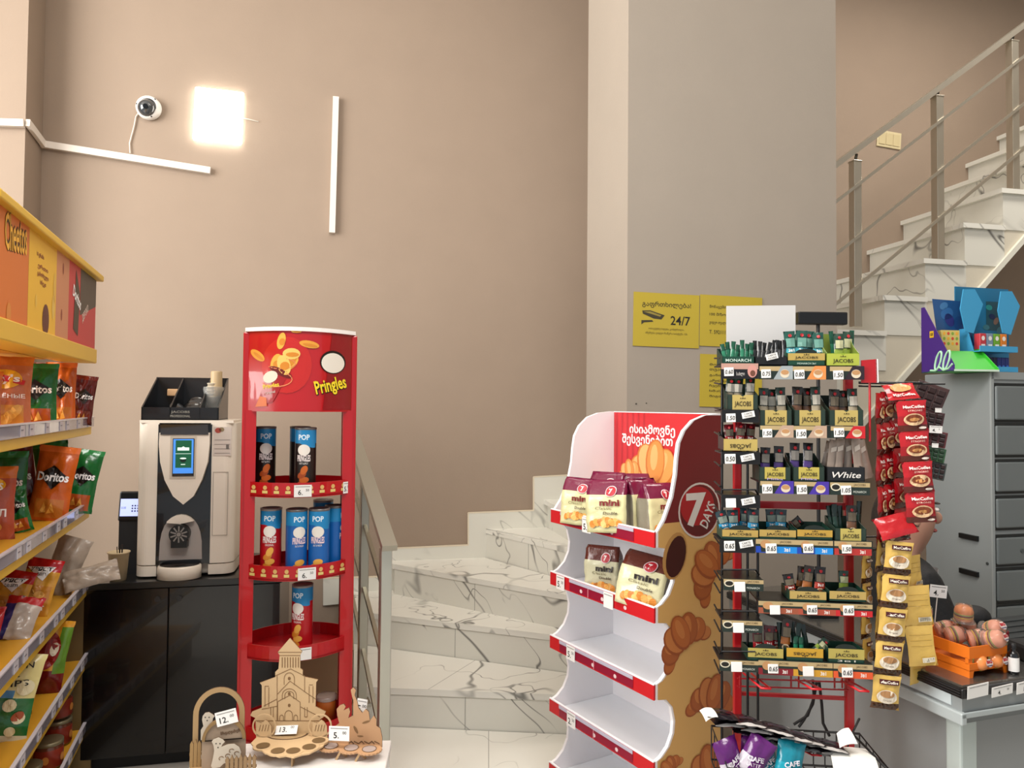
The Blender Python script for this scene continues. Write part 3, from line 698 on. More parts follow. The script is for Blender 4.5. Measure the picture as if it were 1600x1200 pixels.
# organiser on top
a0, a1 = mx(219, .06), mx(340, .06)
zo = MF.L(287, 660, .05).z
org = empty('cup_organizer', MF.M @ T(0, 0, zT+.012), 'black open organizer tray on top of the coffee machine', 'organizer')
hb = MF.L(287, 590, .30).z-zT-.012; hf = .058
mb = MB(); OB = H('#101012', .3, coat=.3)
mb.box(a0, a1, .04, .30, 0, .006, OB)
mb.box(a0, a1, .04, .046, 0, hf, OB); mb.box(a0, a1, .294, .30, 0, hb, OB)
for x in (a0, a1-.006, a0+(a1-a0)*.36, a0+(a1-a0)*.74):
    mb.add([(x+dx, y, z) for dx in (0, .006) for y, z in ((.04, 0), (.30, 0), (.30, hb), (.04, hf))], [(0,1,2,3),(7,6,5,4),(0,4,5,1),(1,5,6,2),(2,6,7,3),(3,7,4,0)], OB)
ob = mb.build('tray', org)
mb = MB(); Q = T(0, .0385, 0) @ FRONT; cxo = (a0+a1)/2
mb.text('JACOBS', H('#7a7870', .5), cxo+.0, hf*.62, .08, .014, Q, bold=.02); mb.text('PROFESSIONAL', H('#7a7870', .5), cxo, hf*.32, .085, .011, Q, bold=.02); mb.build('lettering', ob)
OM = MF.M @ T(0, 0, zT+.018)
mb = MB().rbox(-.028, .028, -.012, .012, 0, .034, H('#b08a62', .6), .004)
tag(mb.build('paper_sleeve', M=OM @ T(a0+.085, .27, hb*.52)), 'tan paper sleeve in the left compartment of the black organizer', 'sleeve')
def cover(M, label):
    o = MB().lathe([(0, .0), (.034, .0), (.040, -.004), (.041, -.010), (.040, -.012), (.036, -.004)], H('#1c1c1e', .2, coat=.5), 24).build('cup_cover', M=M)
    tag(o, label, 'cup cover', 'black cup covers in the organizer')
cover(OM @ T(cxo+.035, .20, .075) @ RX(50), 'black cup cover leaning in the middle compartment, topmost of the covers')
cover(OM @ T(cxo+.025, .165, .055) @ RX(42), 'black cup cover in front of the topmost cover in the organizer')
cover(OM @ T(cxo-.03, .15, .05) @ RX(30) @ RY(35), 'black cup cover tipped sideways against the organizer divider')
CUPM = H('#cfc2ab', .6); PLC = H('#d8d2cc', .15, coat=.8)
def cup_profile(r0, r1, h, lip=.002): return [(0, 0), (r0, 0), (r1, h), (r1+lip, h+.001), (r1+lip, h+.004), (r1-.002, h+.004), (r0-.002, .006), (0, .006)]
xc = a1-.05
o = empty('cup_stack', OM @ T(xc, .19, .02), 'bag of small paper cups standing in the right compartment of the organizer', 'cups')
mb = MB()
for k in range(5): mb.lathe(cup_profile(.022, .028, .06), CUPM, 16, T(0, 0, .02+.016*k))
mb.lathe([(.028, .085), (.026, .2), (.024, .205), (0, .205)], H('#b79f78', .5), 16, T(.012, .0, 0)); mb.build('cups', o)
S_ = lambda u, v: (math.cos(2*PI*u)*(.045+.006*noise.noise(Vector((u*9, v*4, 1)))), math.sin(2*PI*u)*(.04+.006*noise.noise(Vector((u*9, v*5, 2)))), .03+v*.10)
MB().surf(S_, 22, 8, H('#cfd0cc', .12, trans=.7)).build('plastic_wrap', o)
# payment terminal, cup
q = CF.L(196, 890, .12); 
term = empty('payment_terminal', CF.M @ T(q.x, .14, .815) @ RZ(-6), 'black payment terminal with a lit screen left of the coffee machine', 'terminal')
MB().prism([(-.05, 0), (.06, 0), (.06, .26), (-.05, .26)], .03, .09, BLACKM).build('stand', term)
hd_ = MB().rbox(-.055, .06, -.012, .03, .24, .375, H('#16161a', .3), .008, RX(-8)).build('screen_unit', term)
mb = MB(); mb.box(-.045, .052, -.014, -.0115, .262, .34, H('#a9b4e6', .3, emit=1.1), RX(-8)); QQ = RX(-8) @ T(0, -.0148, 0) @ FRONT
for i in range(3):
    for j in range(3): mb.disc(.008+.012*i, .285+.012*j, .004, .004, H('#4a4f6a', .5), QQ, None, 8)
mb.text('0.00', H('#4a4f6a', .5), -.03, .30, .02, .01, QQ); mb.build('screen', hd_)
q = CF.L(185, 890, .05)
cup = empty('paper_cup', CF.M @ T(q.x, .05, .815), 'cream paper cup with stirrers beside the payment terminal', 'cup')
MB().lathe([(0, 0), (.032, 0), (.042, .118), (.046, .119), (.046, .124), (.041, .124), (.031, .006), (0, .006)], H('#c9b590', .6), 24).build('body', cup)
for k in range(3): MB().bar((.005*k, 0, .01), (.012*k-.008, -.004*k, .145+.006*k), .006, .002, H('#2a2420', .5)).build('stirrer', cup)
# dangling cable and wall plug seen between the machine and the snack stand
tag(MB().tube([RM.W(*RM.L(px, py, -.06)) for px, py in ((362, 770), (370, 820), (366, 850), (371, 880), (364, 905))], .004, H('#4a4038', .5)).build('power_cable'), 'thin brown power cable hanging at the right side of the coffee machine', 'cable')
# ================================================================== red crisp-tube stand
px0 = at(468, 700, 2.74)
KF = Fr((px0.x, 2.74, 0), 17)
KW = .185; KD = .15
def lens(r=1.0, n=12, d0=.055, dm=KD, w=KW):
    """closed outline of a barrel shaped shelf: straight ends, bowed front and back"""
    f = [(-w+2*w*i/n, -(d0+(dm-d0)*(1-((2*i/n)-1)**2))) for i in range(n+1)]
    return [(x*r, y*r) for x, y in f]+[(-x*r, -y*r) for x, y in f]
stand = empty('snack_tube_stand', KF.M, 'red round-fronted stand with a printed header for cardboard crisp tubes', 'display stand')
zTop, zH = 1.855, 1.572
RD = H('#b90d17', .3, coat=.4)
for s in (-1, 1):
    mb = MB(); mb.rbox(s*(KW+.004)-.011, s*(KW+.004)+.011, -.06, .06, 0, zTop-.004, RD, .004)
    if s < 0:
        mb.box(-KW-.002, -KW+.034, -.072, -.058, 0, zH, RD); mb.box(-KW-.002, -KW+.03, .05, .062, 0, zH, RD)
        QL = T(-KW-.0165, 0, 0) @ RZ(-90) @ FRONT
        for k in range(6):
            z = 1.78-.1*k-(.12 if k > 2 else 0); mb.disc(0, z, .012, .014, H('#e0b36a', .5), QL); mb.text('PRINGLES', H('#e9d9a0', .5), 0, z-.026, .05, .012, QL, bold=.03)
    else:
        mb.box(KW-.034, KW+.002, -.072, -.058, 0, zH, RD); mb.box(KW-.03, KW+.002, .05, .062, 0, zH, RD)
    mb.build('post', stand)
mb = MB(); n = 24; mb.sub = .025
def hfront(u, z, off=0.0):
    x = -KW+2*KW*u; y = -(.055+(KD-.055)*(1-(2*u-1)**2))-off; return (x, y, z)
def hmat(u, v): return H('#c41a1f', .25, coat=.5) if u < .62 else (H('#a3121a', .25, coat=.5) if u < .74 else H('#7a0d16', .25, coat=.5))
mb.surf(lambda u, v: hfront(u, zH+(zTop-zH)*v), n, 4, lambda u, v: H('#bd1219', .28, coat=.5))
mb.surf(lambda u, v: (lambda p: (p[0], -p[1], p[2]))(hfront(u, zH+(zTop-zH)*v)), n, 4, RD)
mb.slab(lens(), zH-.004, zH+.002, RD)
def HW(x, z): return hfront(x/(2*KW)+.5, z, .002)
def HW2(x, z): return hfront(x/(2*KW)+.5, z, .0032)
def HW3(x, z): return hfront(x/(2*KW)+.5, z, .0044)
def arcpts(cx, cz, rx, rz, a0, a1, n=12): return [(cx+rx*math.cos(a0+(a1-a0)*i/n), cz+rz*math.sin(a0+(a1-a0)*i/n)) for i in range(n+1)]
# picture: dark right field, glow, opened tube with flying chips
mb.shape([(x, z) for x, z in ((.075, zH+.004), (.18, zH+.004), (.18, zTop-.004), (.105, zTop-.004))], H('#8c0e15', .3, coat=.4), None, HW)
mb.disc(-.05, zH+.16, .085, .10, H('#c8201a', .3, coat=.4), None, HW, 24)
mb.shape([(-.155, zH+.015), (-.095, zH+.03), (-.05, zH+.115), (-.105, zH+.145)], H('#a80d14', .3, coat=.4), None, HW2)
mb.shape([(-.155, zH+.012), (-.115, zH+.015), (-.118, zH+.045), (-.14, zH+.05)], H('#e2763a', .4), None, HW3)
mb.disc(-.105, zH+.118, .026, .02, H('#ece3cf', .4), None, HW3, 16, .5)
mb.text('Pringles', H('#f2d23a', .4), -.102, zH+.085, .055, .02, None, HW3, bold=.03, rot=12)
mb.text('Original', H('#e3ded6', .4), -.105, zH+.062, .035, .012, None, HW3, rot=14)
mb.disc(-.07, zH+.135, .042, .012, H('#6b1512', .4), None, HW3, 16, -.45)
CH = ['#efb347', '#f4c96a', '#e8a23a']
def chip(cx, cz, w, h, rot, c, W_): mb.disc(cx, cz, w, h, H(c, .4), None, W_, 16, rot); mb.disc(cx+.003, cz-.003, w*.75, h*.4, H('#d98a2c', .4), None, lambda x, z: (lambda p: (p[0], p[1]-.0006, p[2]))(W_(x, z)), 12, rot)
chip(-.085, zH+.165, .02, .035, -.2, CH[0], HW2); chip(-.06, zH+.16, .022, .036, .3, CH[1], HW3); chip(-.04, zH+.17, .035, .022, .8, CH[0], HW2); chip(-.035, zH+.20, .03, .02, 0, CH[1], HW3)
chip(-.15, zH+.195, .03, .014, -.7, CH[2], HW2); chip(-.07, zH+.245, .014, .03, -.2, CH[0], HW2); chip(.025, zH+.235, .035, .013, -.15, CH[2], HW2); chip(-.02, zH+.28, .018, .006, 0, CH[1], HW2)
for rx, rz, cx, cz in ((.055, .028, -.085, zH+.11), (.05, .02, -.07, zH+.165)):
    o_ = arcpts(cx, cz, rx, rz, -2.6, 1.2); i_ = arcpts(cx, cz, rx*.94, rz*.86, -2.6, 1.2)
    for k in range(12): mb.shape([o_[k], o_[k+1], i_[k+1], i_[k]], H('#e88a5a', .4), None, HW3)
mb.text('Pringles', H('#1c0c08', .4), .105, zH+.085, .115, .062, None, HW2, bold=.07, rot=14)
mb.text('Pringles', H('#f4d92c', .4), .104, zH+.087, .115, .062, None, HW3, bold=.025, rot=14)
mb.disc(.11, zH+.175, .047, .042, H('#1c0c08', .4), None, HW2, 24); mb.disc(.11, zH+.172, .042, .036, H('#e9e2d4', .4), None, HW3, 24)
mb.build('header', stand)
MB().slab(lens(1.05), zTop-.002, zTop+.012, RIM).build('top_cap', stand)
LZ = [1.268, .977, .699, .41]
for i, z in enumerate(LZ):
    mb = MB(); O = lens(1.0, 16)
    mb.slab(O, z, z+.006, RD)
    m_ = len(O)
    for k in range(m_):
        a, b = O[k], O[(k+1) % m_]; hh = .05
        ia, ib = (a[0]*.98, a[1]*.98), (b[0]*.98, b[1]*.98)
        mb.add([(a[0], a[1], z-.002), (b[0], b[1], z-.002), (b[0], b[1], z+hh), (a[0], a[1], z+hh), (ia[0], ia[1], z), (ib[0], ib[1], z), (ib[0], ib[1], z+hh), (ia[0], ia[1], z+hh)], [(0,1,2,3),(5,4,7,6),(3,2,6,7),(1,0,4,5)], RD)
    if i < 2:
        for k in range(9):
            u = .08+.105*k
            def LWp(x, zz): return hfront(x/(2*KW)+.5, zz, .0015)
            x = -KW+2*KW*u; mb.disc(x, z+.032, .007, .008, H('#d9b06a', .5), None, LWp, 10); mb.shape([(x-.009, z+.012), (x+.009, z+.012), (x+.009, z+.022), (x-.009, z+.022)], H('#e0c878', .5), None, LWp)
    s_ = mb.build('shelf', stand)
    for (u, w, tx) in (((.53, .06, '6.'), (.95, .034, '5.')) if i == 0 else ((.58, .062, '6.'),) if i == 1 else ((.58, .04, ''),) if i == 2 else ()):
        p = hfront(u, z+.022, .003); an = math.degrees(math.atan2(4*(KD-.055)*(2*u-1)/(2*KW)*1.0, 1))
        mb = MB(); tagcard(mb, 0, 0, w, .042, tx, 0, None, '50' if tx else '')
        mb.build('price_tag', s_, T(*p) @ RZ(an))
def tube_can(kind, label, M, h=.235):
    r = .0375
    body = {'red': '#b3121c', 'black': '#17110f', 'blue': '#1160ad'}[kind]
    o = empty('crisp_tube', M, label, 'crisp tube', 'crisp tubes on the red stand')
    mb = MB(); mb.sub = .008; LB = H('#1f86c0', .35); BD = H(body, .35, coat=.2)
    mb.lathe([(0, 0), (r, 0), (r, .004), (r, h*.76), (r, h-.008)], [H('#8c8a86', .3, .8), H('#8c8a86', .3, .8), BD, LB], 28)
    def Wc(x, z, off=.0006):
        a = x/r-PI/2; return ((r+off)*math.cos(a), (r+off)*math.sin(a), z)
    W2 = lambda x, z: Wc(x, z, .0014)
    # wavy bottom of the blue top band
    for k in range(8):
        x0 = -.046+.0115*k; x1 = x0+.0115; f = lambda x: h*.76-.010*math.sin(x*42)-.006
        mb.shape([(x0, f(x0)), (x1, f(x1)), (x1, h*.77), (x0, h*.77)], LB, None, Wc)
    mb.text('POP', H('#dff1fb', .4), 0, h*.855, .04, .02, None, Wc, bold=.03)
    mb.disc(0, h*.66, .022, .020, H('#ece6dc', .4), None, W2, 20)
    mb.text('PRINGLES', H('#f2e6e2' if kind != 'blue' else '#f4d9dc', .4), 0, h*.535, .047, .024, None, W2, bold=.03)
    mb.text({'red': 'ORIGINAL', 'black': 'HOT & SPICY', 'blue': 'SALT & VINEGAR'}[kind], H('#f2ece6', .4), 0, h*.455, .03, .007, None, W2)
    for k in range(4 if kind != 'blue' else 2): mb.disc(.008*(k % 2)-.006, h*(.13+.075*k), .017, .011, H(['#d98a2c', '#e9ae4a'][k % 2] if kind != 'black' else ['#a84a18', '#c8641f'][k % 2], .4), None, lambda x, z, k=k: Wc(x, z, .0016+.0004*k), 14, .5*k-.4)
    mb.build('tube_body', o)
    MB().lathe([(r, h-.008), (r+.001, h-.006), (r+.001, h), (r-.003, h+.001), (r-.005, h-.004), (0, h-.004)], H('#8f8a84' if kind == 'red' else '#6d6a68', .3, .3), 28).build('lid', o)
def can_at(px, d, row, kind, label, yaw=0, h=.235):
    p = at(px, 800, d); return tube_can(kind, label, T(p.x, p.y, LZ[row]+.007) @ RZ(yaw), h)
can_at(413, 2.75, 0, 'black', 'black and blue crisp tube at the left on the top shelf of the red stand', 22)
can_at(467, 2.80, 0, 'black', 'black crisp tube hidden behind another, top shelf of the red stand', 25)
can_at(476, 2.685, 0, 'black', 'black and blue crisp tube in front of its twin, top shelf of the red stand', 6)
can_at(424, 2.68, 1, 'red', 'red crisp tube at the left end of the middle shelf', 10)
can_at(464, 2.66, 1, 'blue', 'blue crisp tube beside the red one, turned right, on the middle shelf', 32)
can_at(499, 2.68, 1, 'blue', 'blue crisp tube facing forward, second of the blue tubes', 8)
can_at(524, 2.76, 1, 'blue', 'rightmost blue crisp tube, turned so only its plain side shows', 75)
can_at(505, 2.85, 1, 'red', 'crisp tube with only its dark red lid showing behind the blue tubes', 60, .243)
can_at(475, 2.70, 2, 'red', 'lone red crisp tube on the lower shelf of the red stand', -12)
p = at(510, 1100, 2.76)
can = empty('snack_can', T(p.x, p.y, LZ[3]+.007), 'small orange can with a clear lid on the bottom shelf of the red stand', 'can')
MB().lathe([(0, 0), (.036, 0), (.0365, .09), (.035, .096)], H('#a8571c', .4), 24).build('tube_body', can)
MB().lathe([(.038, .088), (.038, .1), (.034, .102), (0, .1005)], H('#8d7a70', .2, coat=.6), 24).build('lid', can)
# ================================================================== display table with laser-cut wooden goods
TZ = .605
p = at(470, 1180, 2.1)
TFm = Fr((p.x, 2.1, 0), 4)
tab = empty('display_table', TFm.M, 'white topped table holding the plywood souvenirs, at the bottom edge', 'table')
MB().rbox(-.29, .245, -.22, .09, TZ-.025, TZ, H('#dcd7d2', .4), .004).build('tabletop', tab)
for sx in (-.265, .22):
    for sy in (-.195, .065): MB().box(sx-.02, sx+.02, sy-.02, sy+.02, 0, TZ-.026, WHITE).build('leg', tab)
PLY = H('#c9ab82', .6, bump=.03, bs=120, var=.06); PLYD = H('#b3926a', .6, bump=.03, bs=120, var=.08); BURN = H('#7a5a38', .7); BURND = H('#5a4028', .7)
PLYB = H('#8f7350', .6, var=.08)
# --- church egg stand
d = 2.16
WF = Fr((at(452, 1150, d).x, d, TZ), 2)
def wp(pts, y=0): return WF.P(pts, y)
ch = empty('church_egg_stand', WF.M, 'plywood church cut-out on an egg stand with five holes', 'egg stand')
out = [(449,1016),(462,1000),(487,1018),(482,1026),(484,1046),(487,1048),(489,1056),(493,1060),(493,1066),(514,1064),(514,1106),(534,1112),(534,1124),(524,1126),(520,1170),(395,1170),(394,1126),(391,1122),(391,1112),(408,1108),(406,1072),(426,1062),(430,1050),(434,1044),(436,1028),(434,1020)]
outc = [(434,1019),(453,997),(472,1018),(469,1024),(469,1044),(473,1047),(473,1056),(478,1058),(497,1062),(494,1066),(493,1104),(509,1112),(505,1121),(500,1124),(500,1150),(418,1150),(400,1150),(399,1122),(391,1118),(394,1112),(409,1106),(409,1071),(406,1067),(430,1058),(430,1050),(435,1045),(437,1024)]
MBc = MB().prism(wp(outc), 0, .004, PLY, None, BURN)
Qc = T(0, -.0008, 0) @ FRONT
def line(mb, pts, m=BURN, w=.0013, y=0, Q=None):
    P_ = wp(pts, y)
    for (xa, za), (xb, zb) in zip(P_, P_[1:]): mb.bar((xa, y-.0004, za), (xb, y-.0004, zb), w, .0012, m, up=(0, 1, 0))
for l in ([(437,1024),(469,1024)], [(434,1019),(472,1019)], [(430,1056),(454,1045),(476,1056)], [(433,1085),(453,1064),(478,1082),(493,1092)], [(412,1103),(433,1092)],[(433,1056),(433,1126)],[(476,1056),(476,1080)],
          [(434,1096),(453,1086),(469,1097),(469,1126),(434,1126),(434,1096)],[(500,1120),(469,1104)],[(409,1108),(434,1103)],[(414,1072),(414,1104)],[(420,1074),(420,1104)],[(414,1072),(420,1072)],[(483,1072),(483,1098)],[(489,1072),(489,1098)],[(483,1070),(489,1070)],[(400,1126),(500,1126)],[(423,1105),(423,1120)],[(427,1105),(427,1120)],[(423,1120),(427,1120)],[(476,1105),(476,1120)],[(480,1105),(480,1120)],[(476,1120),(480,1120)]):
    line(MBc, l)
for k in range(7): line(MBc, [(441+4.2*k, 1027), (441+4.2*k, 1043)], w=.0022)
def archl(cx, cy, rx, ry, down):
    pts = [(cx-rx, cy+down)]+[(cx-rx*math.cos(t), cy-ry*math.sin(t)) for t in [PI*i/8 for i in range(9)]]+[(cx+rx, cy+down)]
    line(MBc, pts)
archl(452, 1060, 8, 9, 10); archl(452, 1086, 11, 10, 6); archl(452, 1086, 7, 6, 6); archl(451, 1117, 6, 7, 9); archl(440, 1121, 3, 4, 5); archl(462, 1121, 3, 4, 5)
for cx, cy in ((452, 1060), (452, 1084), (452, 1102)): MBc.disc(*wp([(cx, cy)])[0], .004, .005, BURN, Qc)
MBc.build('church_panel', ch)
def floor_xy(px, py, z): v = WF.I @ atz(px, py, TZ+z); return (v.x, v.y)
zb_ = .032
cs = [floor_xy(a, b, zb_) for a, b in ((411, 1168), (434, 1176), (458, 1176), (483, 1170), (498, 1160))]
el = floor_xy(448, 1150, zb_)
# scalloped base plate with holes: ring pieces around each hole fused as thin slabs
ol = []
for a, b in ((389,1163),(396,1172),(404,1174),(411,1181),(424,1184),(434,1188),(446,1186),(458,1189),(472,1184),(484,1182),(494,1176),(508,1168),(513,1158),(511,1150),(500,1141),(470,1137),(430,1138),(404,1148),(394,1158)):
    ol.append(floor_xy(a, b, zb_))
cen = (sum(p[0] for p in ol)/len(ol), sum(p[1] for p in ol)/len(ol)); ol = [(cen[0]+(x-cen[0])*.95, cen[1]+(y-cen[1])*(.84 if y < cen[1] else .97)) for x, y in ol]
base = MB().slab(ol, zb_, zb_+.004, PLY)
for q_, (x, y) in enumerate(cs):
    base.lathe([(0, zb_+.0004-.0002*q_), (.028, zb_+.0004-.0002*q_), (.028, zb_+.0043+.0003*q_), (0, zb_+.0043+.0003*q_)], PLY, 22, T(x, y, 0), False, .9)
    base.lathe([(.0, 0), (.0175, 0)], H('#6b5230', .8), 18, T(x, y, zb_+.006), False, .95)
    base.lathe([(.0175, 0), (.019, .0002)], BURN, 18, T(x, y, zb_+.006), False, .95)
base.lathe([(.0, 0), (.055, 0), (.061, .0)], [H('#b3966e', .7), BURND], 30, T(el[0], el[1]+.004, zb_+.0048), False, .62)
base.build('base_plate', ch)
for k, (x, y) in enumerate((cs[2], (cs[0][0], .0), (cs[4][0], .0))): MB().box(x-.002, x+.002, y-.012, y+.012, 0, zb_, PLYD).build('foot', ch)
for s, cx in ((0, 413), (1, 500)):
    c = wp([(cx, 1134)], -.02)[0]; mb = MB(); r = .034
    o_ = arcpts(c[0], c[1], r, r, 0, 2*PI, 24)[:-1]; i_ = arcpts(c[0], c[1], r*.88, r*.88, 0, 2*PI, 24)[:-1]
    mb.ring(o_, i_, -.022, -.019, PLY)
    mb.prism([(c[0]-.022, zb_+.003), (c[0]+.022, zb_+.003), (c[0]+.02, c[1]+.0), (c[0]+.012, c[1]+.012), (c[0]+.004, c[1]+.018), (c[0]-.008, c[1]+.008), (c[0]-.02, c[1]+.012)], -.022, -.019, PLY, None, BURN)
    for q in range(4): mb.bar((c[0]-.014+.008*q, -.0225, c[1]-.014), (c[0]-.01+.008*q, -.0225, c[1]+.004), .0012, .001, BURN, up=(0, 1, 0))
    mb.build('round_ornament', ch)
def card(label, cx_px, cy_px, dd, w, h, txt, yaw=0, roll=0, tilt=0, small='00'):
    p = at(cx_px, cy_px, dd); mb = MB(); tagcard(mb, 0, 0, w, h, txt, 0, None, small)
    return tag(mb.build('price_card', M=T(*p) @ RZ(yaw) @ RX(tilt) @ RY(roll)), label, 'price card', 'price cards')
p = Vector(WF.M @ Vector((el[0]+.0, el[1], zb_+.012)))
mb = MB(); tagcard(mb, 0, 0, .062, .036, '13.', 0, None, '00')
tag(mb.build('price_card', M=T(p.x, p.y, TZ+zb_+.022) @ RX(-50) @ RY(-3)), 'price card 13 lying in the hollow of the church egg stand', 'price card', 'price cards')
# --- right egg stand: rabbit and angel silhouettes
d = 2.12
W2F = Fr((at(552, 1150, d).x, d, TZ), -4)
eg = empty('figure_egg_stand', W2F.M, 'plywood egg stand with cut-out figures and a toothed rim, by the railing', 'egg stand')
def w2(pts, y=0): return W2F.P(pts, y)
fig = [(520,1150),(522,1136),(530,1130),(527,1118),(526,1108),(531,1102),(537,1100),(540,1104),(537,1110),(545,1106),(547,1112),(544,1122),(552,1118),(552,1094),(550,1088),(548,1078),(552,1074),(556,1078),(554,1086),(558,1096),(560,1106),(566,1114),(571,1108),(576,1112),(578,1126),(584,1118),(588,1124),(588,1134),(594,1138),(597,1152),(597,1168),(520,1168)]
mb = MB().prism(w2(fig), 0, .004, H('#b88f69', .6, var=.06), None, BURND)
for k in range(6):
    P_ = w2([(545+8*k, 1161-3*(k % 2)), (549+8*k, 1158+2*(k % 2)), (553+8*k, 1162)], 0)
    for (xa, za), (xb, zb) in zip(P_, P_[1:]): mb.bar((xa, -.0006, za), (xb, -.0006, zb), .002, .0014, BURND, up=(0, 1, 0))
for cpx in ((556, 1140, .004, .012, 30), (572, 1128, .012, .003, 20), (540, 1140, .003, .01, 60), (563, 1150, .009, .002, 0)):
    c = w2([cpx[:2]])[0]; mb.disc(c[0], c[1], cpx[2], cpx[3], BURN, T(0, -.0008, 0) @ FRONT, None, 12, math.radians(cpx[4]))
mb.build('figure_panel', eg)
def f2xy(px, py, z): v = W2F.I @ atz(px, py, TZ+z); return (v.x, v.y)
zz = .022
cc = [f2xy(a, b, zz) for a, b in ((517, 1168), (549, 1171), (577, 1173))]
mb = MB()
for i, (x, y) in enumerate(cc):
    N_ = 40; mb.slab([(x+(.034+.0022*(k % 2))*math.cos(2*PI*k/N_), y+(.031+.0022*(k % 2))*math.sin(2*PI*k/N_)) for k in range(N_)], zz+.0003*i, zz+.004+.0003*i, H('#b88f69', .6, var=.06))
    mb.lathe([(0, 0), (.0185, 0)], H('#a5948c', .8), 18, T(x, y, zz+.0055), False); mb.lathe([(.0185, 0), (.0205, .0002)], BURND, 18, T(x, y, zz+.0055), False)
mb.box(cc[0][0], cc[2][0], -.012, .01, zz, zz+.0042, H('#b88f69', .6, var=.06)); mb.build('base_plate', eg)
for i in (0, 1):
    x, y = ((cc[i][0]+cc[i+1][0])/2, (cc[i][1]+cc[i+1][1])/2-.02); MB().bar((x-.008, y, 0), (x+.004, y, zz), .004, .006, PLYD).bar((x+.016, y+.02, 0), (x+.004, y, zz), .004, .006, PLYD).build('foot', eg)
card('price card 5 standing in front of the figure egg stand', 530, 1146, 2.085, .058, .04, '5.', -4, 0, 0)
card('small price card tucked behind the figure egg stand, by the railing', 565, 1104, 2.15, .03, .044, '5.', -4, 8, 0)
# --- basket with sheep and a fence
d = 2.04
BF = Fr((at(345, 1180, d).x, d, TZ), 12)
bk = empty('wooden_basket', BF.M, 'brown plywood basket with an arched handle, sheep and picket fence', 'basket')
def bp(pts, y=0): return BF.P(pts, y)
hc = bp([(341, 1118)], .0)[0]
o_ = [(hc[0]+.067*math.cos(t), hc[1]+.072*math.sin(t)) for t in [PI*i/18 for i in range(19)]]; i_ = [(hc[0]+.053*math.cos(t), hc[1]+.058*math.sin(t)) for t in [PI*i/18 for i in range(19)]]
MB().prism(o_+[(o_[-1][0], .01), (i_[-1][0], .01)]+i_[::-1]+[(i_[0][0], .01), (o_[0][0], .01)], .012, .017, H('#a98a60', .6, var=.08), None, BURND).build('handle', bk)
def fence(mb, pts, y, m, ph=.055, z0=.0):
    xs = bp([(a, 1150) for a in pts], y); a, b = xs[0][0], xs[-1][0]; n_ = len(pts); 
    for k in range(n_):
        x = a+(b-a)*k/(n_-1); mb.prism([(x-.0043, z0), (x+.0043, z0), (x+.0043, ph-.008), (x, ph+.004*(k % 2)), (x-.0043, ph-.008)], y-.002, y+.002, m, None, BURND)
    for z in (z0+.014, z0+.034): mb.box(a-.006, b+.006, y+.002, y+.005, z, z+.007, m)
mb = MB(); fence(mb, [356, 363, 370, 377, 384, 391, 398], -.055, PLYB, .05); mb.build('fence', bk)
mb = MB(); fence(mb, [300, 306, 312, 318], .0, H('#9c7c4e', .6, var=.08), .075); mb.build('fence', bk)
ai = bp([(350, 1155)], -.02)[0]
o_ = [(ai[0]+.056*math.cos(t), ai[1]+.058*math.sin(t)) for t in [PI*i/16 for i in range(17)]]
MB().prism(o_+[(o_[-1][0], .004), (o_[0][0], .004)], -.02, -.015, H('#9a8570', .6, var=.08), None, BURND).ring([(x, z) for x, z in o_], [(ai[0]+(x-ai[0])*.86, ai[1]+(z-ai[1])*.86) for x, z in o_], -.026, -.02, H('#86693f', .6, var=.08)).text('მრავალჟამიერ', BURND, ai[0]+.016, ai[1]+.018, .05, .012, T(0, -.0215, 0) @ FRONT, bold=.04, rot=6).build('arched_panel', bk)
MB().slab([(-.075, -.06), (.07, -.06), (.07, .03), (-.075, .03)], 0, .004, PLYD).build('bottom', bk)
SHP = H('#c2b6a4', .7, var=.06)
def sheep(name, pts, y, eyes):
    mb = MB().prism(bp(pts, y), y-.003, y, SHP, None, BURND)
    for e in eyes:
        c = bp([e], y)[0]; mb.disc(c[0], c[1], .0018, .0018, INK, T(0, y-.0036, 0) @ FRONT, None, 8)
    return mb
h1 = [(317,1118),(321,1113),(327,1112),(332,1115),(336,1118),(333,1122),(332,1130),(328,1136),(324,1152),(314,1156),(314,1140),(318,1134),(316,1124)]
sheep('s', h1, -.006, ((321, 1120), (327, 1120), (324, 1125))).build('sheep', bk)
h2 = [(331,1158),(334,1154),(342,1151),(348,1154),(352,1158),(348,1162),(346,1166),(356,1162),(366,1161),(374,1166),(377,1174),(375,1182),(370,1186),(366,1190),(360,1190),(350,1192),(344,1198),(332,1200),(330,1196),(333,1184),(335,1172),(334,1164)]
mb = sheep('s', h2, -.034, ((338, 1161), (344, 1161), (341, 1167)))
for cpx in ((362, 1172), (370, 1176), (356, 1180), (346, 1184)):
    c = bp([cpx], -.034)[0]; a_ = arcpts(c[0], c[1], .006, .005, .3, 4.2, 7)
    for (xa, za), (xb, zb) in zip(a_, a_[1:]): mb.bar((xa, -.0375, za), (xb, -.0375, zb), .0012, .001, BURN, up=(0, 1, 0))
mb.build('sheep', bk)
card('price card 12 tilted on the handle of the wooden basket', 354, 1121, 2.018, .055, .038, '12.', 10, -12, 0)
# cardboard box and cup-like things seen behind the stand's lower shelves
bxp = at(505, 1000, 3.2)
bx = empty('cardboard_box', Fr((bxp.x, 3.15, 0), PHI).M, 'brown cardboard box behind the lower shelves of the red stand', 'box')
CB = H('#9a7c5c', .8, var=.05)
MB().rbox(-.13, .14, 0, .28, 0, .545, CB, .003).build('carton', bx)
MB().box(-.13, .14, -.004, .0, .38, .545, H('#8d7154', .8)).box(-.03, .05, -.0015, .28, .545, .5465, H('#b59a78', .5)).build('flap', bx)
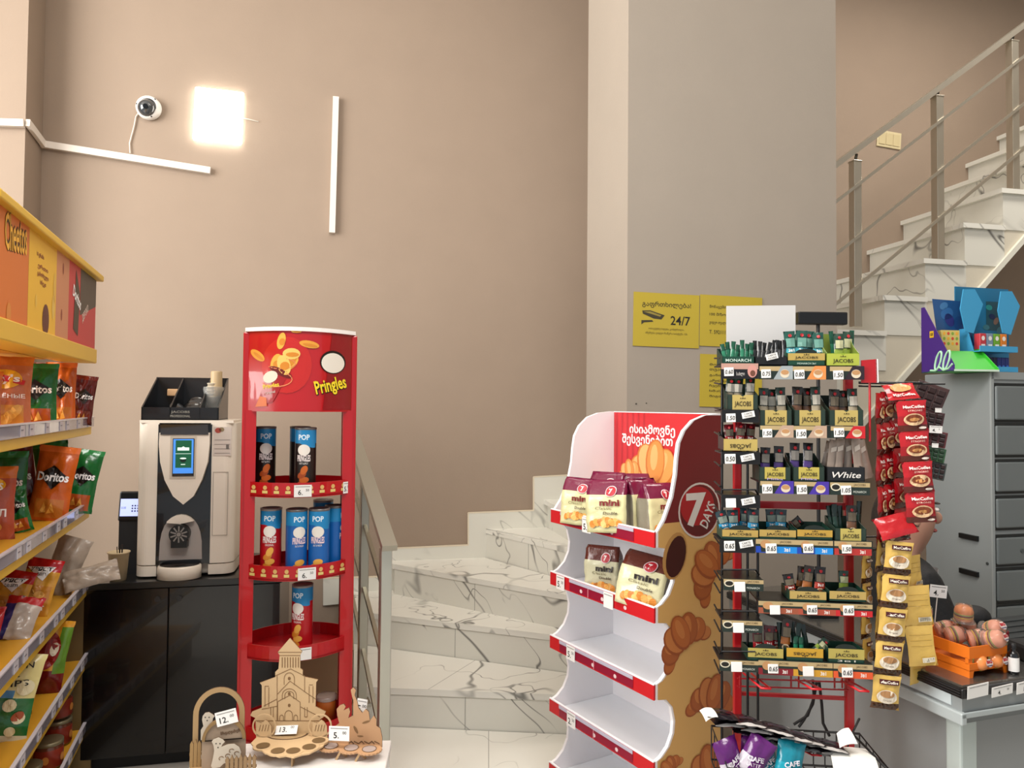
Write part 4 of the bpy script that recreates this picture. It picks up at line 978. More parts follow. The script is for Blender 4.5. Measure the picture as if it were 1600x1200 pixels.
# ================================================================== white and red pastry stand with wavy sides
DF = Fr((.160, 2.78, 0), -59)
SW, SD = .56, .29
nr = DF.W(SW, 0, 0)
SF = Fr(nr, 31)                                  # frame of the right side panel: x = depth into the stand
ps = empty('pastry_stand', DF.M @ T(SW/2, .15, 0), 'red and white cardboard pastry stand with wavy sides and four lipped shelves', 'display stand')
PI_ = T(-SW/2, -.15, 0)
CARD = H('#f8f6f8', .45); LIPR = H('#c81a22', .4); DKR = H('#6f0a12', .3, coat=.4); TAN = H('#d6a862', .4, coat=.3)
lips = [((869, 795), (1024.5, 833), (1023, 857)), ((869, 893), (1023, 951), (1023, 975)), ((868, 993), (1023, 1071), (1023, 1095)), ((867, 1092), (1023, 1192), (1023, 1216))]
LT = []
for a, b, c in lips:
    za, zb = DF.L(*a).z, DF.L(*b).z; zc = DF.L(*c).z; LT.append(((za+zb)/2, (za+zb)/2-(zb-zc)))
dz = LT[2][0]-LT[3][0]
LT.append((LT[3][0]-dz, LT[3][1]-dz)); 
upper = [(1023, 833), (1035, 812), (1047, 777), (1053, 742), (1055, 715), (1058, 692), (1066, 673), (1080, 657), (1098, 649), (1120, 646)]
up_ = SF.P(upper)
lo = [(0.0, LT[0][0])]
prof = [(max(0, x), z) for x, z in up_]
ztop = up_[-1][1]
def bay(zt, zb):        # recess between a lip and the lip below
    h = zt-zb
    return [(0, zt), (.035, zt-.03*h), (.062, zt-.18*h), (.073, zt-.42*h), (.069, zt-.62*h), (.05, zt-.82*h), (.02, zt-.96*h), (0, zb)]
right = list(reversed(prof))        # from the back top forward and down to lip 1
for i in range(4): right += [(0, LT[i][1])]+bay(LT[i][1], LT[i+1][0])[1:]
right += [(0, .02), (SD, .02), (SD, ztop)]
Mr = PI_ @ T(SW, 0, 0) @ RZ(90)
mb = MB().prism(right, -.006, .006, CARD, Mr)
zs = SF.L(1060, 815).z
def inset(p, d=.007): 
    x, z = p; return (min(SD-.001, x+d), z)
red = [inset(p) for p in reversed(prof) if p[1] > zs]
edge_x = max(0.005, [p for p in prof if p[1] <= zs or True][0][0])
redp = [(SD-.001, ztop-.006)]+[(min(x, SD-.002), min(z, ztop-.006)) for x, z in red[1:]]+[(.03, zs), (SD-.001, zs)]
Qo = Mr @ T(0, -.0075, 0) @ FRONT
def PQ(dz=0): return Mr @ T(0, -.0075-dz, 0) @ FRONT
mb.shape(redp, DKR, PQ())
tan = [(SD-.001, zs), (.03, zs), (.007, LT[0][0])]
for i in range(4): tan += [(.007, LT[i][1])]+[inset(p) for p in bay(LT[i][1], LT[i+1][0])[1:-1]]+[(.007, LT[i+1][0])]
tan += [(.007, .02), (SD-.001, .02)]
mb.shape(tan, TAN, PQ())
def SP(px, py): v = SF.L(px, py); return v.x, v.z
def croissant(mb, cx, cz, s, rot, Mf, cols=('#9c4f22', '#b5642c', '#c4783c', '#a85a28')):
    c, q = math.cos(rot), math.sin(rot)
    for k, (x, z, rx, rz, r) in enumerate(((-.44, -.26, .16, .12, .6), (.44, -.28, .16, .12, -.6), (-.33, -.1, .2, .2, .6), (.33, -.12, .2, .2, -.6), (-.17, .02, .2, .27, .35), (.18, .01, .2, .27, -.35), (0, .06, .19, .31, 0))):
        X_, Z_ = cx+(x*c-z*q)*s, cz+(x*q+z*c)*s
        mb.disc(X_, Z_, rx*s*1.04, rz*s*1.03, H(cols[0], .45, coat=.2), Mf(.0005+.0004*k), None, 18, rot+r)
        mb.disc(X_+.008*s, Z_+.01*s, rx*s*.9, rz*s*.92, H(cols[1+k % 3], .45, coat=.2), Mf(.0007+.0004*k), None, 18, rot+r)
        mb.disc(X_-.02*s, Z_+.06*s, rx*s*.4, rz*s*.6, H(cols[2], .45, coat=.2), Mf(.0008+.0004*k), None, 14, rot+r)
for px, py, s, r in ((1062, 992, .19, .5), (1112, 1086, .19, -.3), (1104, 884, .2, .9), (1104, 1196, .2, .2), (1040, 1200, .1, .8)):
    p = SP(px, py); croissant(mb, p[0], p[1], s, r, PQ)
p = SP(1052, 868); mb.disc(p[0], p[1], .05, .075, H('#b98a4e', .45), PQ(.0005), None, 20, -.3); mb.disc(p[0]+.004, p[1]-.002, .04, .066, H('#3f1410', .4), PQ(.001), None, 20, -.3)
# round emblem
p = SP(1090, 797); ex = (SP(1122, 797)[0]-SP(1057, 797)[0])/2; ez = (SP(1090, 755)[1]-SP(1090, 842)[1])/2
for rr, col, dz_ in ((1, '#d8cfc6', .0012), (.93, '#8a0c14', .0016), (.9, '#5d080e', .0020)): mb.disc(p[0], p[1], ex*rr, ez*rr, H(col, .35, coat=.3), PQ(dz_), None, 32)
mb.disc(p[0]-.01, p[1]+.015, ex*.8, ez*.7, H('#a80f19', .35, coat=.3), PQ(.0023), None, 30)
mb.text('7', H('#ded8d0', .4), p[0]-ex*.18, p[1]+ez*.04, ex*.95, ez*1.2, PQ(.0028), bold=.035)
mb.text('DAYS', H('#ded8d0', .4), p[0]+ex*.38, p[1]-ez*.18, ez*.95, ex*.42, PQ(.0028), bold=.02, rot=62)
mb.build('side_panel', ps)
left = [(x, z) for x, z in right]
MB().prism(left, -.006, .006, CARD, PI_ @ T(.0, 0, 0) @ RZ(90)).build('side_panel', ps)
zr = LT[0][0]-.02
mb = MB().box(.006, SW-.006, SD-.006, SD, .02, ztop, CARD, PI_)
Qb = PI_ @ T(0, SD-.0075, 0) @ FRONT
mb.shape([(.007, zr), (SW-.007, zr), (SW-.007, ztop-.003), (.007, ztop-.003)], H('#c5252c', .4, coat=.2), Qb)
for k in range(6): mb.shape([(.02+.032*k, zr+.02), (.03+.032*k, zr+.02), (.03+.032*k, ztop-.003), (.02+.032*k, ztop-.003)], H('#b01d25', .4, coat=.2), T(0, -.0004, 0) @ Qb)
def BPp(px, py): v = DF.L(px, py, SD-.008); return v.x, v.z
a = BPp(982, 684); b = BPp(1054, 676); 
WT = H('#efe6e2', .5)
p1 = BPp(1018, 673); w1 = BPp(1053, 676)[0]-BPp(982, 669)[0]; h1 = BPp(1018, 664)[1]-BPp(1018, 683)[1]
mb.text('ისიამოვნე', WT, p1[0], p1[1], w1, h1, T(0, -.001, 0) @ Qb, bold=.03)
p2 = BPp(1010, 689); w2_ = BPp(1050, 692)[0]-BPp(971, 684)[0]
mb.text('შესვენებით', WT, p2[0], p2[1], w2_, h1*1.05, T(0, -.001, 0) @ Qb, bold=.03)
p = BPp(1024, 728); croissant(mb, p[0], p[1], .26, -.1, lambda d: T(0, -.001-d, 0) @ Qb, ('#c8702c', '#dd8c42', '#efae6a', '#e09a50'))
p = BPp(985, 738); croissant(mb, p[0], p[1], .14, .2, lambda d: T(0, -.001-d, 0) @ Qb, ('#c8702c', '#dd8c42', '#efae6a', '#e09a50'))
mb.build('back_panel', ps)
SH7 = H('#f6f8fc', .45)
tgs = [[(.40, '5.', .1)], [(.12, '5.', .1), (.62, '', .1)], [(.24, '5.', .1)], [(.25, '2.', .1)], []]
for i, (zt, zb) in enumerate(LT):
    s_ = MB().box(.007, SW-.007, .0, SD-.007, zb+.004, zb+.012, SH7, PI_).build('shelf', ps)
    mb = MB().box(-.006, SW+.006, -.008, -.002, zb, zt, LIPR, PI_).box(-.006, SW+.006, -.0085, -.0015, zt-.001, zt+.003, CARD, PI_)
    Ql = PI_ @ T(0, -.0095, 0) @ FRONT
    lo_, hi_ = (.06, .47) if i != 1 else (.12, .34)
    mb.shape([(lo_, zb+.005), (hi_, zb+.005), (hi_, zt-.014), (lo_, zt-.014)], H('#8e1230', .35), Ql)
    for x in (.5*(lo_+hi_)-.0, ): mb.shape([(x-.002, zb+.003), (x+.002, zb+.003), (x+.002, zt-.004), (x-.002, zt-.004)], H('#d98a94', .4), T(0, -.0005, 0) @ Ql)
    for k in range(3): mb.disc(lo_+.06+.12*k+.01*i, zb+.016, .008, .007, H('#e2c8c8', .5), T(0, -.0005, 0) @ Ql, None, 7)
    lp = mb.build('lip', s_)
    MB().box(lo_, hi_, -.0115, -.0095, zt-.014, zt-.002, H('#c9c6d2', .3), PI_).build('price_rail', s_) if False else lp.data
    m2 = MB().box(lo_, hi_, -.0115, -.0095, zt-.013, zt-.002, H('#bdb8c8', .3), PI_)
    m2.build('price_rail', s_)
    for f, tx, w in tgs[i]:
        m3 = MB(); tagcard(m3, SW*f, (zt+zb)/2-.003, .05, zt-zb+.004, tx, -.0125, PI_, '50' if tx else ''); m3.build('price_tag', s_)
# ---- gusseted pastry bags
def gbag(w, h, t, front, side, top, vt, seed):
    mb = MB(); nf, ns, nv = 9, 4, 14; per = []
    for i in range(nf): per.append((-.5+i/nf, -.5, 0))
    for i in range(ns): per.append((.5, -.5+i/ns, 1))
    for i in range(nf): per.append((.5-i/nf, .5, 2))
    for i in range(ns): per.append((-.5, .5-i/ns, 3))
    n = len(per)
    def pt(i, v, off=0.0):
        x, y, k = per[i % n]; return P3(x, y, v, off)
    def P3(x, y, v, off=0.0):
        tt = t*(1-.97*max(0, (v-.62)/.38)**1.3); ww = w*(1+.05*math.sin(PI*v)-.04*(v > .95))
        b = .12*math.cos(PI*x)*(1-v)*t*(1 if y < 0 else -1) if abs(y) == .5 else 0
        nn = noise.noise(Vector((x*5+seed, v*7, y*3+seed)))*.006
        gus = -.25*tt*math.cos(PI*y)*(v if abs(x) == .5 else 0)*(1 if x > 0 else -1)*.6 if abs(x) == .5 else 0
        return Vector((x*ww+gus+nn*.4, y*tt-(b if y < 0 else b)+nn-off, h*v))
    vs = [pt(i, j/nv) for j in range(nv+1) for i in range(n)]
    fs = []; ms = []
    for j in range(nv):
        for i in range(n):
            fs.append((j*n+i, j*n+(i+1) % n, (j+1)*n+(i+1) % n, (j+1)*n+i)); k = per[i][2]; v = (j+.5)/nv
            ms.append(top if v > vt else (front if k in (0,) else side))
    fs += [tuple(range(n-1, -1, -1)), tuple(range(nv*n, nv*n+n))]; ms += [side, top]
    mb.add(vs, fs, ms, None, True)
    return mb, lambda x, z: P3(x/w, -.5, min(1, max(0, z/h)), .0045)
def pastry_bag(px, d, row, yaw, label, top='#6e0f38', w=.125, h=.175, t=.075, roll=0, front='#d8d3a0', tilt=-4, tcol='#7a1c1c', dy=0):
    mb, W = gbag(w, h, t, foil(front, .35), foil('#8c8674', .4), foil(top, .28), .74, px*.13+d)
    mb.disc(w*.12, h*.78, w*.15, h*.1, H('#e3cfd2', .4), None, lambda x, z: W(x, z), 18, .4); mb.disc(w*.12, h*.78, w*.13, h*.088, H('#b01a2a', .4), None, lambda x, z: W(x, z)+Vector((0, -.0008, 0)), 18, .4)
    mb.text('7', H('#f0e6e2', .4), w*.11, h*.78, w*.09, h*.1, None, lambda x, z: W(x, z)+Vector((0, -.0016, 0)), bold=.03)
    mb.text('mini', H(tcol, .4), w*.1, h*.565, w*.5, h*.12, None, W, bold=.04)
    mb.text('Classic', H('#6a6038', .4), w*-.05, h*.46, w*.42, h*.055, None, W)
    mb.text('Double', H('#4a3a28', .4), w*.12, h*.37, w*.34, h*.055, None, W, bold=.02)
    for k, (x, z, s, r) in enumerate(((-.18, .16, .4, .3), (.2, .17, .42, -.2), (.02, .2, .4, 0))):
        croissant(mb, w*x, h*z, w*s, r, lambda dd: Matrix(), ('#d98a34', '#e8a850', '#c87a2a', '#eebb6a')) if False else None
        for q in range(4):
            mb.disc(w*x+w*s*(-.34+.23*q), h*z+w*s*.12*math.sin(q*1.05), w*s*.18, w*s*.24, H(['#d98a34', '#e8a850', '#c87a2a', '#eebb6a'][(q+k) % 4], .45), None, lambda a, b, q=q, k=k: W(a, b)+Vector((0, -.0006*(q+1)-.0003*k, 0)), 12, r+(.3*(q-1.5)))
    p = at(px, 800, d); v = DF.I @ p; z = LT[row][1]+.013
    o = mb.build('pastry_bag', M=DF.M @ T(v.x, v.y, z) @ RZ(yaw) @ RX(tilt) @ RY(roll))
    tag(o, label, 'pastry bag', 'pastry bags on the red and white stand')
pastry_bag(904, 2.66, 0, 38, 'cream and crimson pastry bag at the far left of the top pastry shelf', w=.115, h=.165, roll=3)
pastry_bag(953, 2.50, 0, 34, 'cream and crimson pastry bag in the middle of the top pastry shelf', w=.135, roll=-3)
pastry_bag(949, 2.68, 0, 30, 'pastry bag behind the middle one, only its crimson top showing, top pastry shelf', h=.185)
pastry_bag(1003, 2.52, 0, 88, 'pastry bag turned sideways right of the middle one, grey side showing', t=.07, w=.12, h=.178, roll=0, tilt=-3)
pastry_bag(1029, 2.45, 0, 84, 'pastry bag turned sideways at the right end of the top pastry shelf', t=.07, w=.115, h=.17)
pastry_bag(989, 2.66, 0, 60, 'pastry bag at the back right with a crimson top, below the printed croissant', t=.07, w=.12, h=.182)
pastry_bag(945, 2.62, 1, 34, 'cream pastry bag with a brown top standing at the back of the second pastry shelf', '#5a2014', .12, .165, .06, 0, '#cfcbaa', 4, '#241a16')
pastry_bag(1000, 2.43, 1, 32, 'cream pastry bag with a brown top at the front of the second pastry shelf', '#5a2418', .15, .175, .08, 9, '#dcd8ae', -10, '#241a16')
# ================================================================== red and black sachet rack
c = at(1238, 800, 1.95)
QF = Fr((c.x, 1.95, 0), -6)
rack = empty('sachet_rack', QF.M, 'tall red and black wire rack full of coffee sachet boxes', 'rack')
def X(px, y=0): return QF.L(px, 800, y).x
def Zq(px, py, y=0): return QF.L(px, py, y).z
RK = H('#b1101a', .35, coat=.3); WIRE = H('#0f0f11', .4)
for px in (1152, 1326):
    x = X(px, .13); MB().rbox(x-.011, x+.011, .12, .142, .02, Zq(px, 560 if px > 1200 else 640, .13), RK, .003).build('post', rack)
MB().rbox(X(1152, .13)-.05, X(1326, .13)+.05, .02, .24, 0, .02, RK, .004).build('base', rack)
for py in (790, 1085): MB().box(X(1152, .13), X(1326, .13), .126, .136, Zq(1240, py+5, .13), Zq(1240, py-6 if py < 900 else py, .13), RK).build('crossbar', rack)
mb = MB()
for px in (1128, 1168, 1184): mb.cyl((X(px, .05), .05, Zq(px, 1195, .05)), (X(px, .05), .05, Zq(px, 560 if px == 1128 else 700, .05)), .0035, WIRE, 6)
for py in (560, 600, 640, 680, 728, 760, 800, 850, 905, 925, 960, 985, 1020, 1050): mb.cyl((X(1124, .05), .04, Zq(1128, py, .05)), (X(1124, .05), .13, Zq(1128, py-3, .05)), .0025, WIRE, 5)
for py in (765, 890, 955, 1018): mb.cyl((X(1128), .0, Zq(1128, py)), (X(1180), .0, Zq(1180, py)), .0025, WIRE, 5); mb.cyl((X(1180), .0, Zq(1180, py)), (X(1190), .03, Zq(1190, py+12)), .0025, WIRE, 5)
mb.build('wire_frame', rack)
# red flag shaped end plate, white edged
P = QF.P([(1346, 563), (1370, 561), (1371, 598), (1346, 598)], .0)
MB().prism(P, .0, .004, RK).bar((P[1][0], .002, P[1][1]), (P[2][0], .002, P[2][1]), .006, .004, PAPER, up=(0, 1, 0)).cyl((X(1362), .01, Zq(1362, 690)), (X(1362), .01, Zq(1362, 596)), .003, RK, 6).build('end_plate', rack)
tag(MB().prism(QF.P([(1135, 478), (1243, 477), (1243, 590), (1135, 590)], .10), .10, .1025, H('#c4c2c0', .6)).build('blank_card', M=QF.M), 'blank white card standing behind the top tier of the sachet rack', 'card')
rx = lambda a, b: (X(a), X(b))
CUPW = H('#d9c9b0', .5); CREMA = H('#b98a5c', .5)
def rail(y0, y1, x0, x1, segs, cards, y=-.006):
    """one shelf: thin black tray plus its printed price rail with handwritten cards"""
    a, b = X(x0), X(x1); zt, zb = Zq((x0+x1)/2, y0), Zq((x0+x1)/2, y1)
    s_ = MB().box(a, b, -.002, .105, zt-.006, zt-.002, WIRE).build('shelf', rack)
    mb = MB(); mb.box(a, b, y, -.002, zb, zt, H('#17201c', .4)); Q = T(0, y-.0008, 0) @ FRONT; h = zt-zb
    for sx0, sx1, kind, col in segs:
        p, q = X(sx0), X(sx1); w = q-p
        if kind == 'black': mb.shape([(p, zb), (q, zb), (q, zt), (p, zt)], H('#0f0e10', .4), Q); continue
        if kind == 'pink':
            mb.shape([(p, zb), (q, zb), (q, zt), (p, zt)], H('#121014', .4), Q); mb.shape([(p, zt-h*.38), (q, zt-h*.38), (q, zt), (p, zt)], H('#b98f80', .5), T(0, -.0003, 0) @ Q)
            mb.text('სახლი', H('#d8d2cc', .5), p+w*.52, zb+h*.3, w*.22, h*.3, T(0, -.0006, 0) @ Q); mb.disc(p+w*.84, zb+h*.5, w*.13, h*.42, H('#c98f84', .5), T(0, -.0006, 0) @ Q); mb.disc(p+w*.85, zb+h*.36, w*.07, h*.2, H('#6a4030', .5), T(0, -.0009, 0) @ Q); continue
        mb.shape([(p, zb), (q, zb), (q, zt), (p, zt)], H('#1d2a24', .4), Q)
        if kind in ('A', 'B', 'M'):
            mb.shape([(p, zt-h*.38), (q, zt-h*.38), (q, zt-h*.04), (p, zt-h*.04)], H('#b49d72', .4), T(0, -.0003, 0) @ Q)
        if kind == 'A':
            mb.shape([(p+w*.42, zb), (q, zb), (q, zt), (p+w*.66, zt)], H(col, .4), T(0, -.0006, 0) @ Q)
            mb.disc(p+w*.76, zb+h*.42, w*.14, h*.32, CUPW, T(0, -.0009, 0) @ Q); mb.disc(p+w*.76, zb+h*.52, w*.12, h*.18, CREMA, T(0, -.0012, 0) @ Q)
        elif kind == 'B':
            mb.shape([(p+w*.5, zb), (q, zb), (q, zb+h*.46), (p+w*.5, zb+h*.46)], H(col, .4), T(0, -.0006, 0) @ Q); mb.shape([(p, zb), (p+w*.5, zb), (p+w*.5, zb+h*.46), (p, zb+h*.46)], H(col, .5) if col != '#1b86d6' else H('#1440a8', .5), T(0, -.0005, 0) @ Q)
            mb.text('3в1', H('#f0ebe4', .5), p+w*.76, zb+h*.24, w*.14, h*.26, T(0, -.0009, 0) @ Q, bold=.02); mb.text('JACOBS', H('#4a3a20', .5), p+w*.72, zt-h*.22, w*.28, h*.18, T(0, -.0009, 0) @ Q)
            mb.disc(p+w*.24, zb+h*.62, w*.13, h*.3, CREMA, T(0, -.0007, 0) @ Q); mb.shape([(p+w*.13, zb+h*.06), (p+w*.33, zb+h*.06), (p+w*.37, zb+h*.62), (p+w*.11, zb+h*.62)], H('#20281f', .4), T(0, -.0006, 0) @ Q)
        elif kind == 'M':
            mb.disc(p+w*.14, zb+h*.6, w*.13, h*.3, H('#d9d0b8', .4), T(0, -.0006, 0) @ Q); mb.disc(p+w*.14, zb+h*.6, w*.1, h*.2, H('#1d1a14', .4), T(0, -.0009, 0) @ Q)
            mb.text('JACOBS', H('#4a3a20', .5), p+w*.74, zt-h*.22, w*.3, h*.2, T(0, -.0009, 0) @ Q); mb.text('MONARCH', H('#cfd4c8', .5), p+w*.74, zb+h*.26, w*.32, h*.18, T(0, -.0009, 0) @ Q)
    mb.build('price_rail', s_)
    for px, py, tx, wpx in cards:
        v = QF.L(px, py, -.009); m2 = MB(); w = X(px+wpx/2)-X(px-wpx/2); hh = w*.92
        m2.rbox(v.x-w/2, v.x+w/2, y-.0042, y-.002, v.z-hh/2, v.z+hh/2, PAPER, .001)
        if tx and tx != 'CN': m2.text(tx, INK, v.x, v.z, w*.82, hh*.5, T(0, y-.005, 0) @ FRONT, bold=.01, shear=.1)
        if tx == 'CN':
            m2 = MB(); m2.box(-w*.62, w*.62, -.002, 0, -w*.3, w*.3, PAPER); m2.text('CARTE', H('#6a6664', .6), 0, w*.12, w*.8, w*.18, T(0, -.0028, 0) @ FRONT, bold=.01); m2.text('NOIRE', H('#6a6664', .6), 0, -w*.13, w*.8, w*.18, T(0, -.0028, 0) @ FRONT, bold=.01)
            m2.build('price_card', s_, T(v.x, y-.003, v.z) @ RY(-12)); continue
        m2.build('price_card', s_, T(v.x, 0, v.z) @ RY(-2) @ T(-v.x, 0, -v.z))
rail(568, 592, 1126, 1184, [(1126, 1184, 'pink', '')], [(1139, 581, '0.60', 15)])
rail(572, 593, 1185, 1350, [(1186, 1238, 'A', '#9aa2a4'), (1238, 1290, 'A', '#d98a4a'), (1296, 1350, 'A', '#2a1c24')], [(1197, 584, '0.75', 15), (1249, 585, '0.80', 16), (1310, 586, '1.50', 16)])
rail(640, 660, 1127, 1185, [(1127, 1185, 'black', '')], [(1142, 653, '1.50', 15), (1169, 648, 'CN', 16)])
rail(665, 684, 1186, 1352, [(1187, 1239, 'A', '#b79a84'), (1239, 1291, 'A', '#b79a84'), (1297, 1351, 'A', '#c21f26')], [(1199, 677, '1.50', 15), (1252, 678, '1.50', 16), (1311, 676, '1.50', 16)])
rail(706, 725, 1127, 1187, [(1127, 1187, 'black', '')], [(1141, 717, '0.50', 17), (1168, 715, 'CN', 17)])
rail(752, 772, 1186, 1358, [(1187, 1239, 'A', '#46309a'), (1240, 1294, 'A', '#46309a'), (1296, 1358, 'M', '')], [(1199, 764, '1.50', 16), (1253, 765, '1.50', 16), (1322, 766, '1.05', 16)])
rail(773, 793, 1127, 1187, [(1127, 1187, 'black', '')], [(1142, 786, '', 16), (1169, 783, 'CN', 17)])
rail(843, 863, 1124, 1179, [(1124, 1179, 'black', '')], [(1140, 853, '0.65', 17), (1166, 850, 'CN', 17)])
rail(843, 865, 1180, 1362, [(1180, 1244, 'B', '#1b86d6'), (1244, 1300, 'B', '#1b86d6'), (1302, 1360, 'B', '#b0302c')], [(1205, 857, '0.65', 17), (1263, 857, '0.65', 16), (1323, 858, '1.50', 15)])
rail(904, 922, 1130, 1192, [(1130, 1192, 'M', '')], [(1156, 917, '', 17)])
rail(940, 960, 1184, 1361, [(1184, 1246, 'B', '#9a4f36'), (1246, 1304, 'B', '#a84a36'), (1304, 1361, 'B', '#c22026')], [(1211, 953, '', 16), (1269, 953, '0.65', 16), (1326, 954, '0.65', 17)])
rail(968, 987, 1128, 1190, [(1128, 1190, 'M', '')], [(1154, 981, '', 17)])
rail(1030, 1048, 1124, 1184, [(1124, 1184, 'M', '')], [(1151, 1042, '', 17)])
rail(1033, 1056, 1184, 1361, [(1184, 1238, 'B', '#7d1522'), (1238, 1299, 'B', '#c9952c'), (1300, 1361, 'B', '#d9562a')], [(1208, 1045, '0.65', 16), (1263, 1049, '', 17), (1324, 1051, '0.65', 17)])
# ---- sachet boxes
NBOX = [0]
def sachet_box(x0, x1, yt, yb, name, col, pan, txt, tiny=None, back=None, y=.0, dep=.085, sidecol=None, flip=False, crown=True, arch=False, sub=None):
    a, b = X(x0), X(x1); zt, zb = Zq((x0+x1)/2, yt), Zq((x0+x1)/2, yb); h = zt-zb; w = b-a
    zbk = Zq((x0+x1)/2, back, dep) if back else zt+.01
    o = empty('sachet_box', QF.M @ T((a+b)/2, y, zb), name, 'box', 'printed sachet boxes on the rack')
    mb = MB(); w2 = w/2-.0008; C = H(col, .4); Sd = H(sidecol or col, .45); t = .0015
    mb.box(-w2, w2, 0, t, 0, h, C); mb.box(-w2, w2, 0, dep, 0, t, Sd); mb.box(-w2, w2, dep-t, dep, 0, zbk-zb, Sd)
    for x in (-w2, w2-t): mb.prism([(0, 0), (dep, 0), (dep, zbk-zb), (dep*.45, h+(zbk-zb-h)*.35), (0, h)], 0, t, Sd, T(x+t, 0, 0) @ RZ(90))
    if arch: mb.prism([(w*.3*math.cos(s), h+.012*math.sin(s)) for s in [PI*k/8 for k in range(9)]], -.0002, t, H('#16211c', .4))
    mb.build('tray', o)
    Q = T(0, -.001, 0) @ FRONT
    mb = MB()
    if pan:
        f = pan[1]; mb.shape([(-w2*f, h*pan[2]), (w2*f, h*pan[2]), (w2*f, h*pan[3]), (-w2*f, h*pan[3])] if not pan[4:] else [(-w2*f, h*pan[2]), (w2*f, h*pan[2]), (w2*f, h*pan[3]), (w2*.16, h*pan[3]), (0, h*(pan[3]-.12)), (-w2*.16, h*pan[3]), (-w2*f, h*pan[3])], H(pan[0], .4), Q)
    ty = h*(pan[2]*.6+pan[3]*.4) if pan else h*.5
    rot = 180 if flip else 0
    hh = h*(pan[3]-pan[2]) if pan else h
    if txt: mb.text(txt, H(tiny or '#2a2212', .5), 0, ty-(hh*.05 if not flip else -hh*.05), w2*(1.25 if pan and pan[1] > .8 else 1.6)*(pan[1] if pan else 1), hh*.42, T(0, -.0012, 0) @ Q, bold=.012, rot=rot, shear=.35 if txt == 'White' else 0)
    if crown and pan:
        cz = h*pan[3]-hh*.26 if not flip else h*pan[2]+hh*.22; k_ = min(w2*.2, .006); s_ = -1 if flip else 1
        for q in (-1, 0, 1): mb.shape([(q*k_*.8-k_*.45, cz), (q*k_*.8+k_*.45, cz), (q*k_*.8*1.25, cz+s_*k_*(.75 if q == 0 else .45))], H('#3a3016', .5), T(0, -.0012, 0) @ Q)
    if sub: mb.text(sub[0], H(sub[1], .5), 0, h*.16, w2*1.0, h*.14, T(0, -.0012, 0) @ Q)
    mb.build('printed_front', o)
    o['_c'] = (a, b, zt, zb, zbk); return o
STYLE = {
 'gstick': ('#0f4a34', '#2c7a5a', .012), 'bstick': ('#141414', '#3a3a3c', .011), 'teal': ('#1c4a40', '#4aa6b0', .030), 'cap': ('#23352a', '#b9a98c', .026),
 'brown': ('#2a241c', '#7a5238', .027), 'violet': ('#1d1718', '#5a3f8a', .026), 'beige': ('#a59283', '#b8a594', .024), 'blue': ('#22343a', '#2a9fd0', .030),
 'dkgreen': ('#12261f', '#1d3a2f', .014), 'red3': ('#5a1018', '#b01f26', .026), 'bronze': ('#33261c', '#a8622a', .026), 'lime': ('#1c3a2c', '#8aa03a', .026), 'choc': ('#1a1210', '#b23a28', .028)}
def sachet(kind, w, h, seed):
    a, b, _ = STYLE[kind]; A = foil(a, .28); Bm = foil(b, .3); mb = MB()
    if kind in ('gstick', 'bstick', 'dkgreen'):
        W = pouch(mb, w, h, .006, zones((0, 1, .15, .6, Bm), base=A), A, seed, 4, 8, .0015)
    elif kind == 'beige':
        W = pouch(mb, w, h, .008, zones((0, 1, .62, .64, foil('#5a4636')), base=A), A, seed, 5, 9, .0018); mb.shape([(-w*.3, h*.66), (w*.3, h*.72), (w*.3, h*.84), (-w*.3, h*.78)], H('#d0c2b4', .5), None, W)
    else:
        W = pouch(mb, w, h, .009, zones((0, 1, .34, .5, Bm), (0, 1, .6, .62, Bm), base=A), A, seed, 6, 10, .002)
        mb.disc(0, h*.86, w*.16, h*.05, H('#b01f26', .4), None, W, 10)
        mb.shape([(-w*.4, h*.52), (w*.4, h*.52), (w*.4, h*.78), (-w*.4, h*.78)], H({'cap': '#c9c2b2', 'violet': '#9a938a', 'teal': '#6a9a8c', 'blue': '#8a978c', 'lime': '#b9b890'}.get(kind, '#6e6250'), .45), None, W)
        mb.disc(0, h*.22, w*.38, h*.1, H('#d2bd9c', .5), None, W, 14); mb.disc(0, h*.225, w*.28, h*.06, H('#7a4a2c', .5), None, lambda x, z: W(x, z)+Vector((0, -.0006, 0)), 12)
        if kind in ('red3', 'blue', 'choc', 'teal'): mb.text('3в1', H('#efe9e2', .5), 0, h*.42, w*.55, h*.09, None, lambda x, z: W(x, z)+Vector((0, -.0006, 0)), bold=.03)
    return mb
NM = {'gstick': 'green stick sachet', 'bstick': 'black stick sachet', 'teal': 'teal and dark green sachet', 'cap': 'beige and green coffee sachet', 'brown': 'brown and dark green coffee sachet', 'violet': 'violet banded coffee sachet', 'beige': 'plain beige sachet', 'blue': 'bright blue sachet', 'dkgreen': 'dark green stick sachet', 'red3': 'dark red sachet', 'bronze': 'bronze coffee sachet', 'lime': 'lime green sachet', 'choc': 'black and red sachet'}
def fill(bx, where, items, y=.035):
    """items: (kind, px centre, px top, depth offset, roll, tilt)"""
    a, b, zt, zb, zbk = bx['_c']
    cnt = {}
    for it in items: cnt[it[0]] = cnt.get(it[0], 0)+1
    seen = {}
    for n, (kind, px, py, dy, roll, tilt) in enumerate(sorted(items, key=lambda q: q[1])):
        yy = y+dy; w = STYLE[kind][2]; z0 = zb+.003; x = X(px, yy); top = Zq(px, py, yy); h = max(.05, (top-z0))
        k = seen.get(kind, 0); seen[kind] = k+1
        pos = '' if cnt[kind] == 1 else (ORD[k]+' from left ')
        o = sachet(kind, w, h, px*.31+n).build('sachet', M=QF.M @ T(x, yy, z0) @ RX(tilt) @ T(0, 0, h/2) @ RY(roll) @ T(0, 0, -h/2))
        tag(o, (NM[kind]+' '+pos+'in '+where), 'sachet', 'coffee sachets in boxes on the rack')
    del bx['_c']
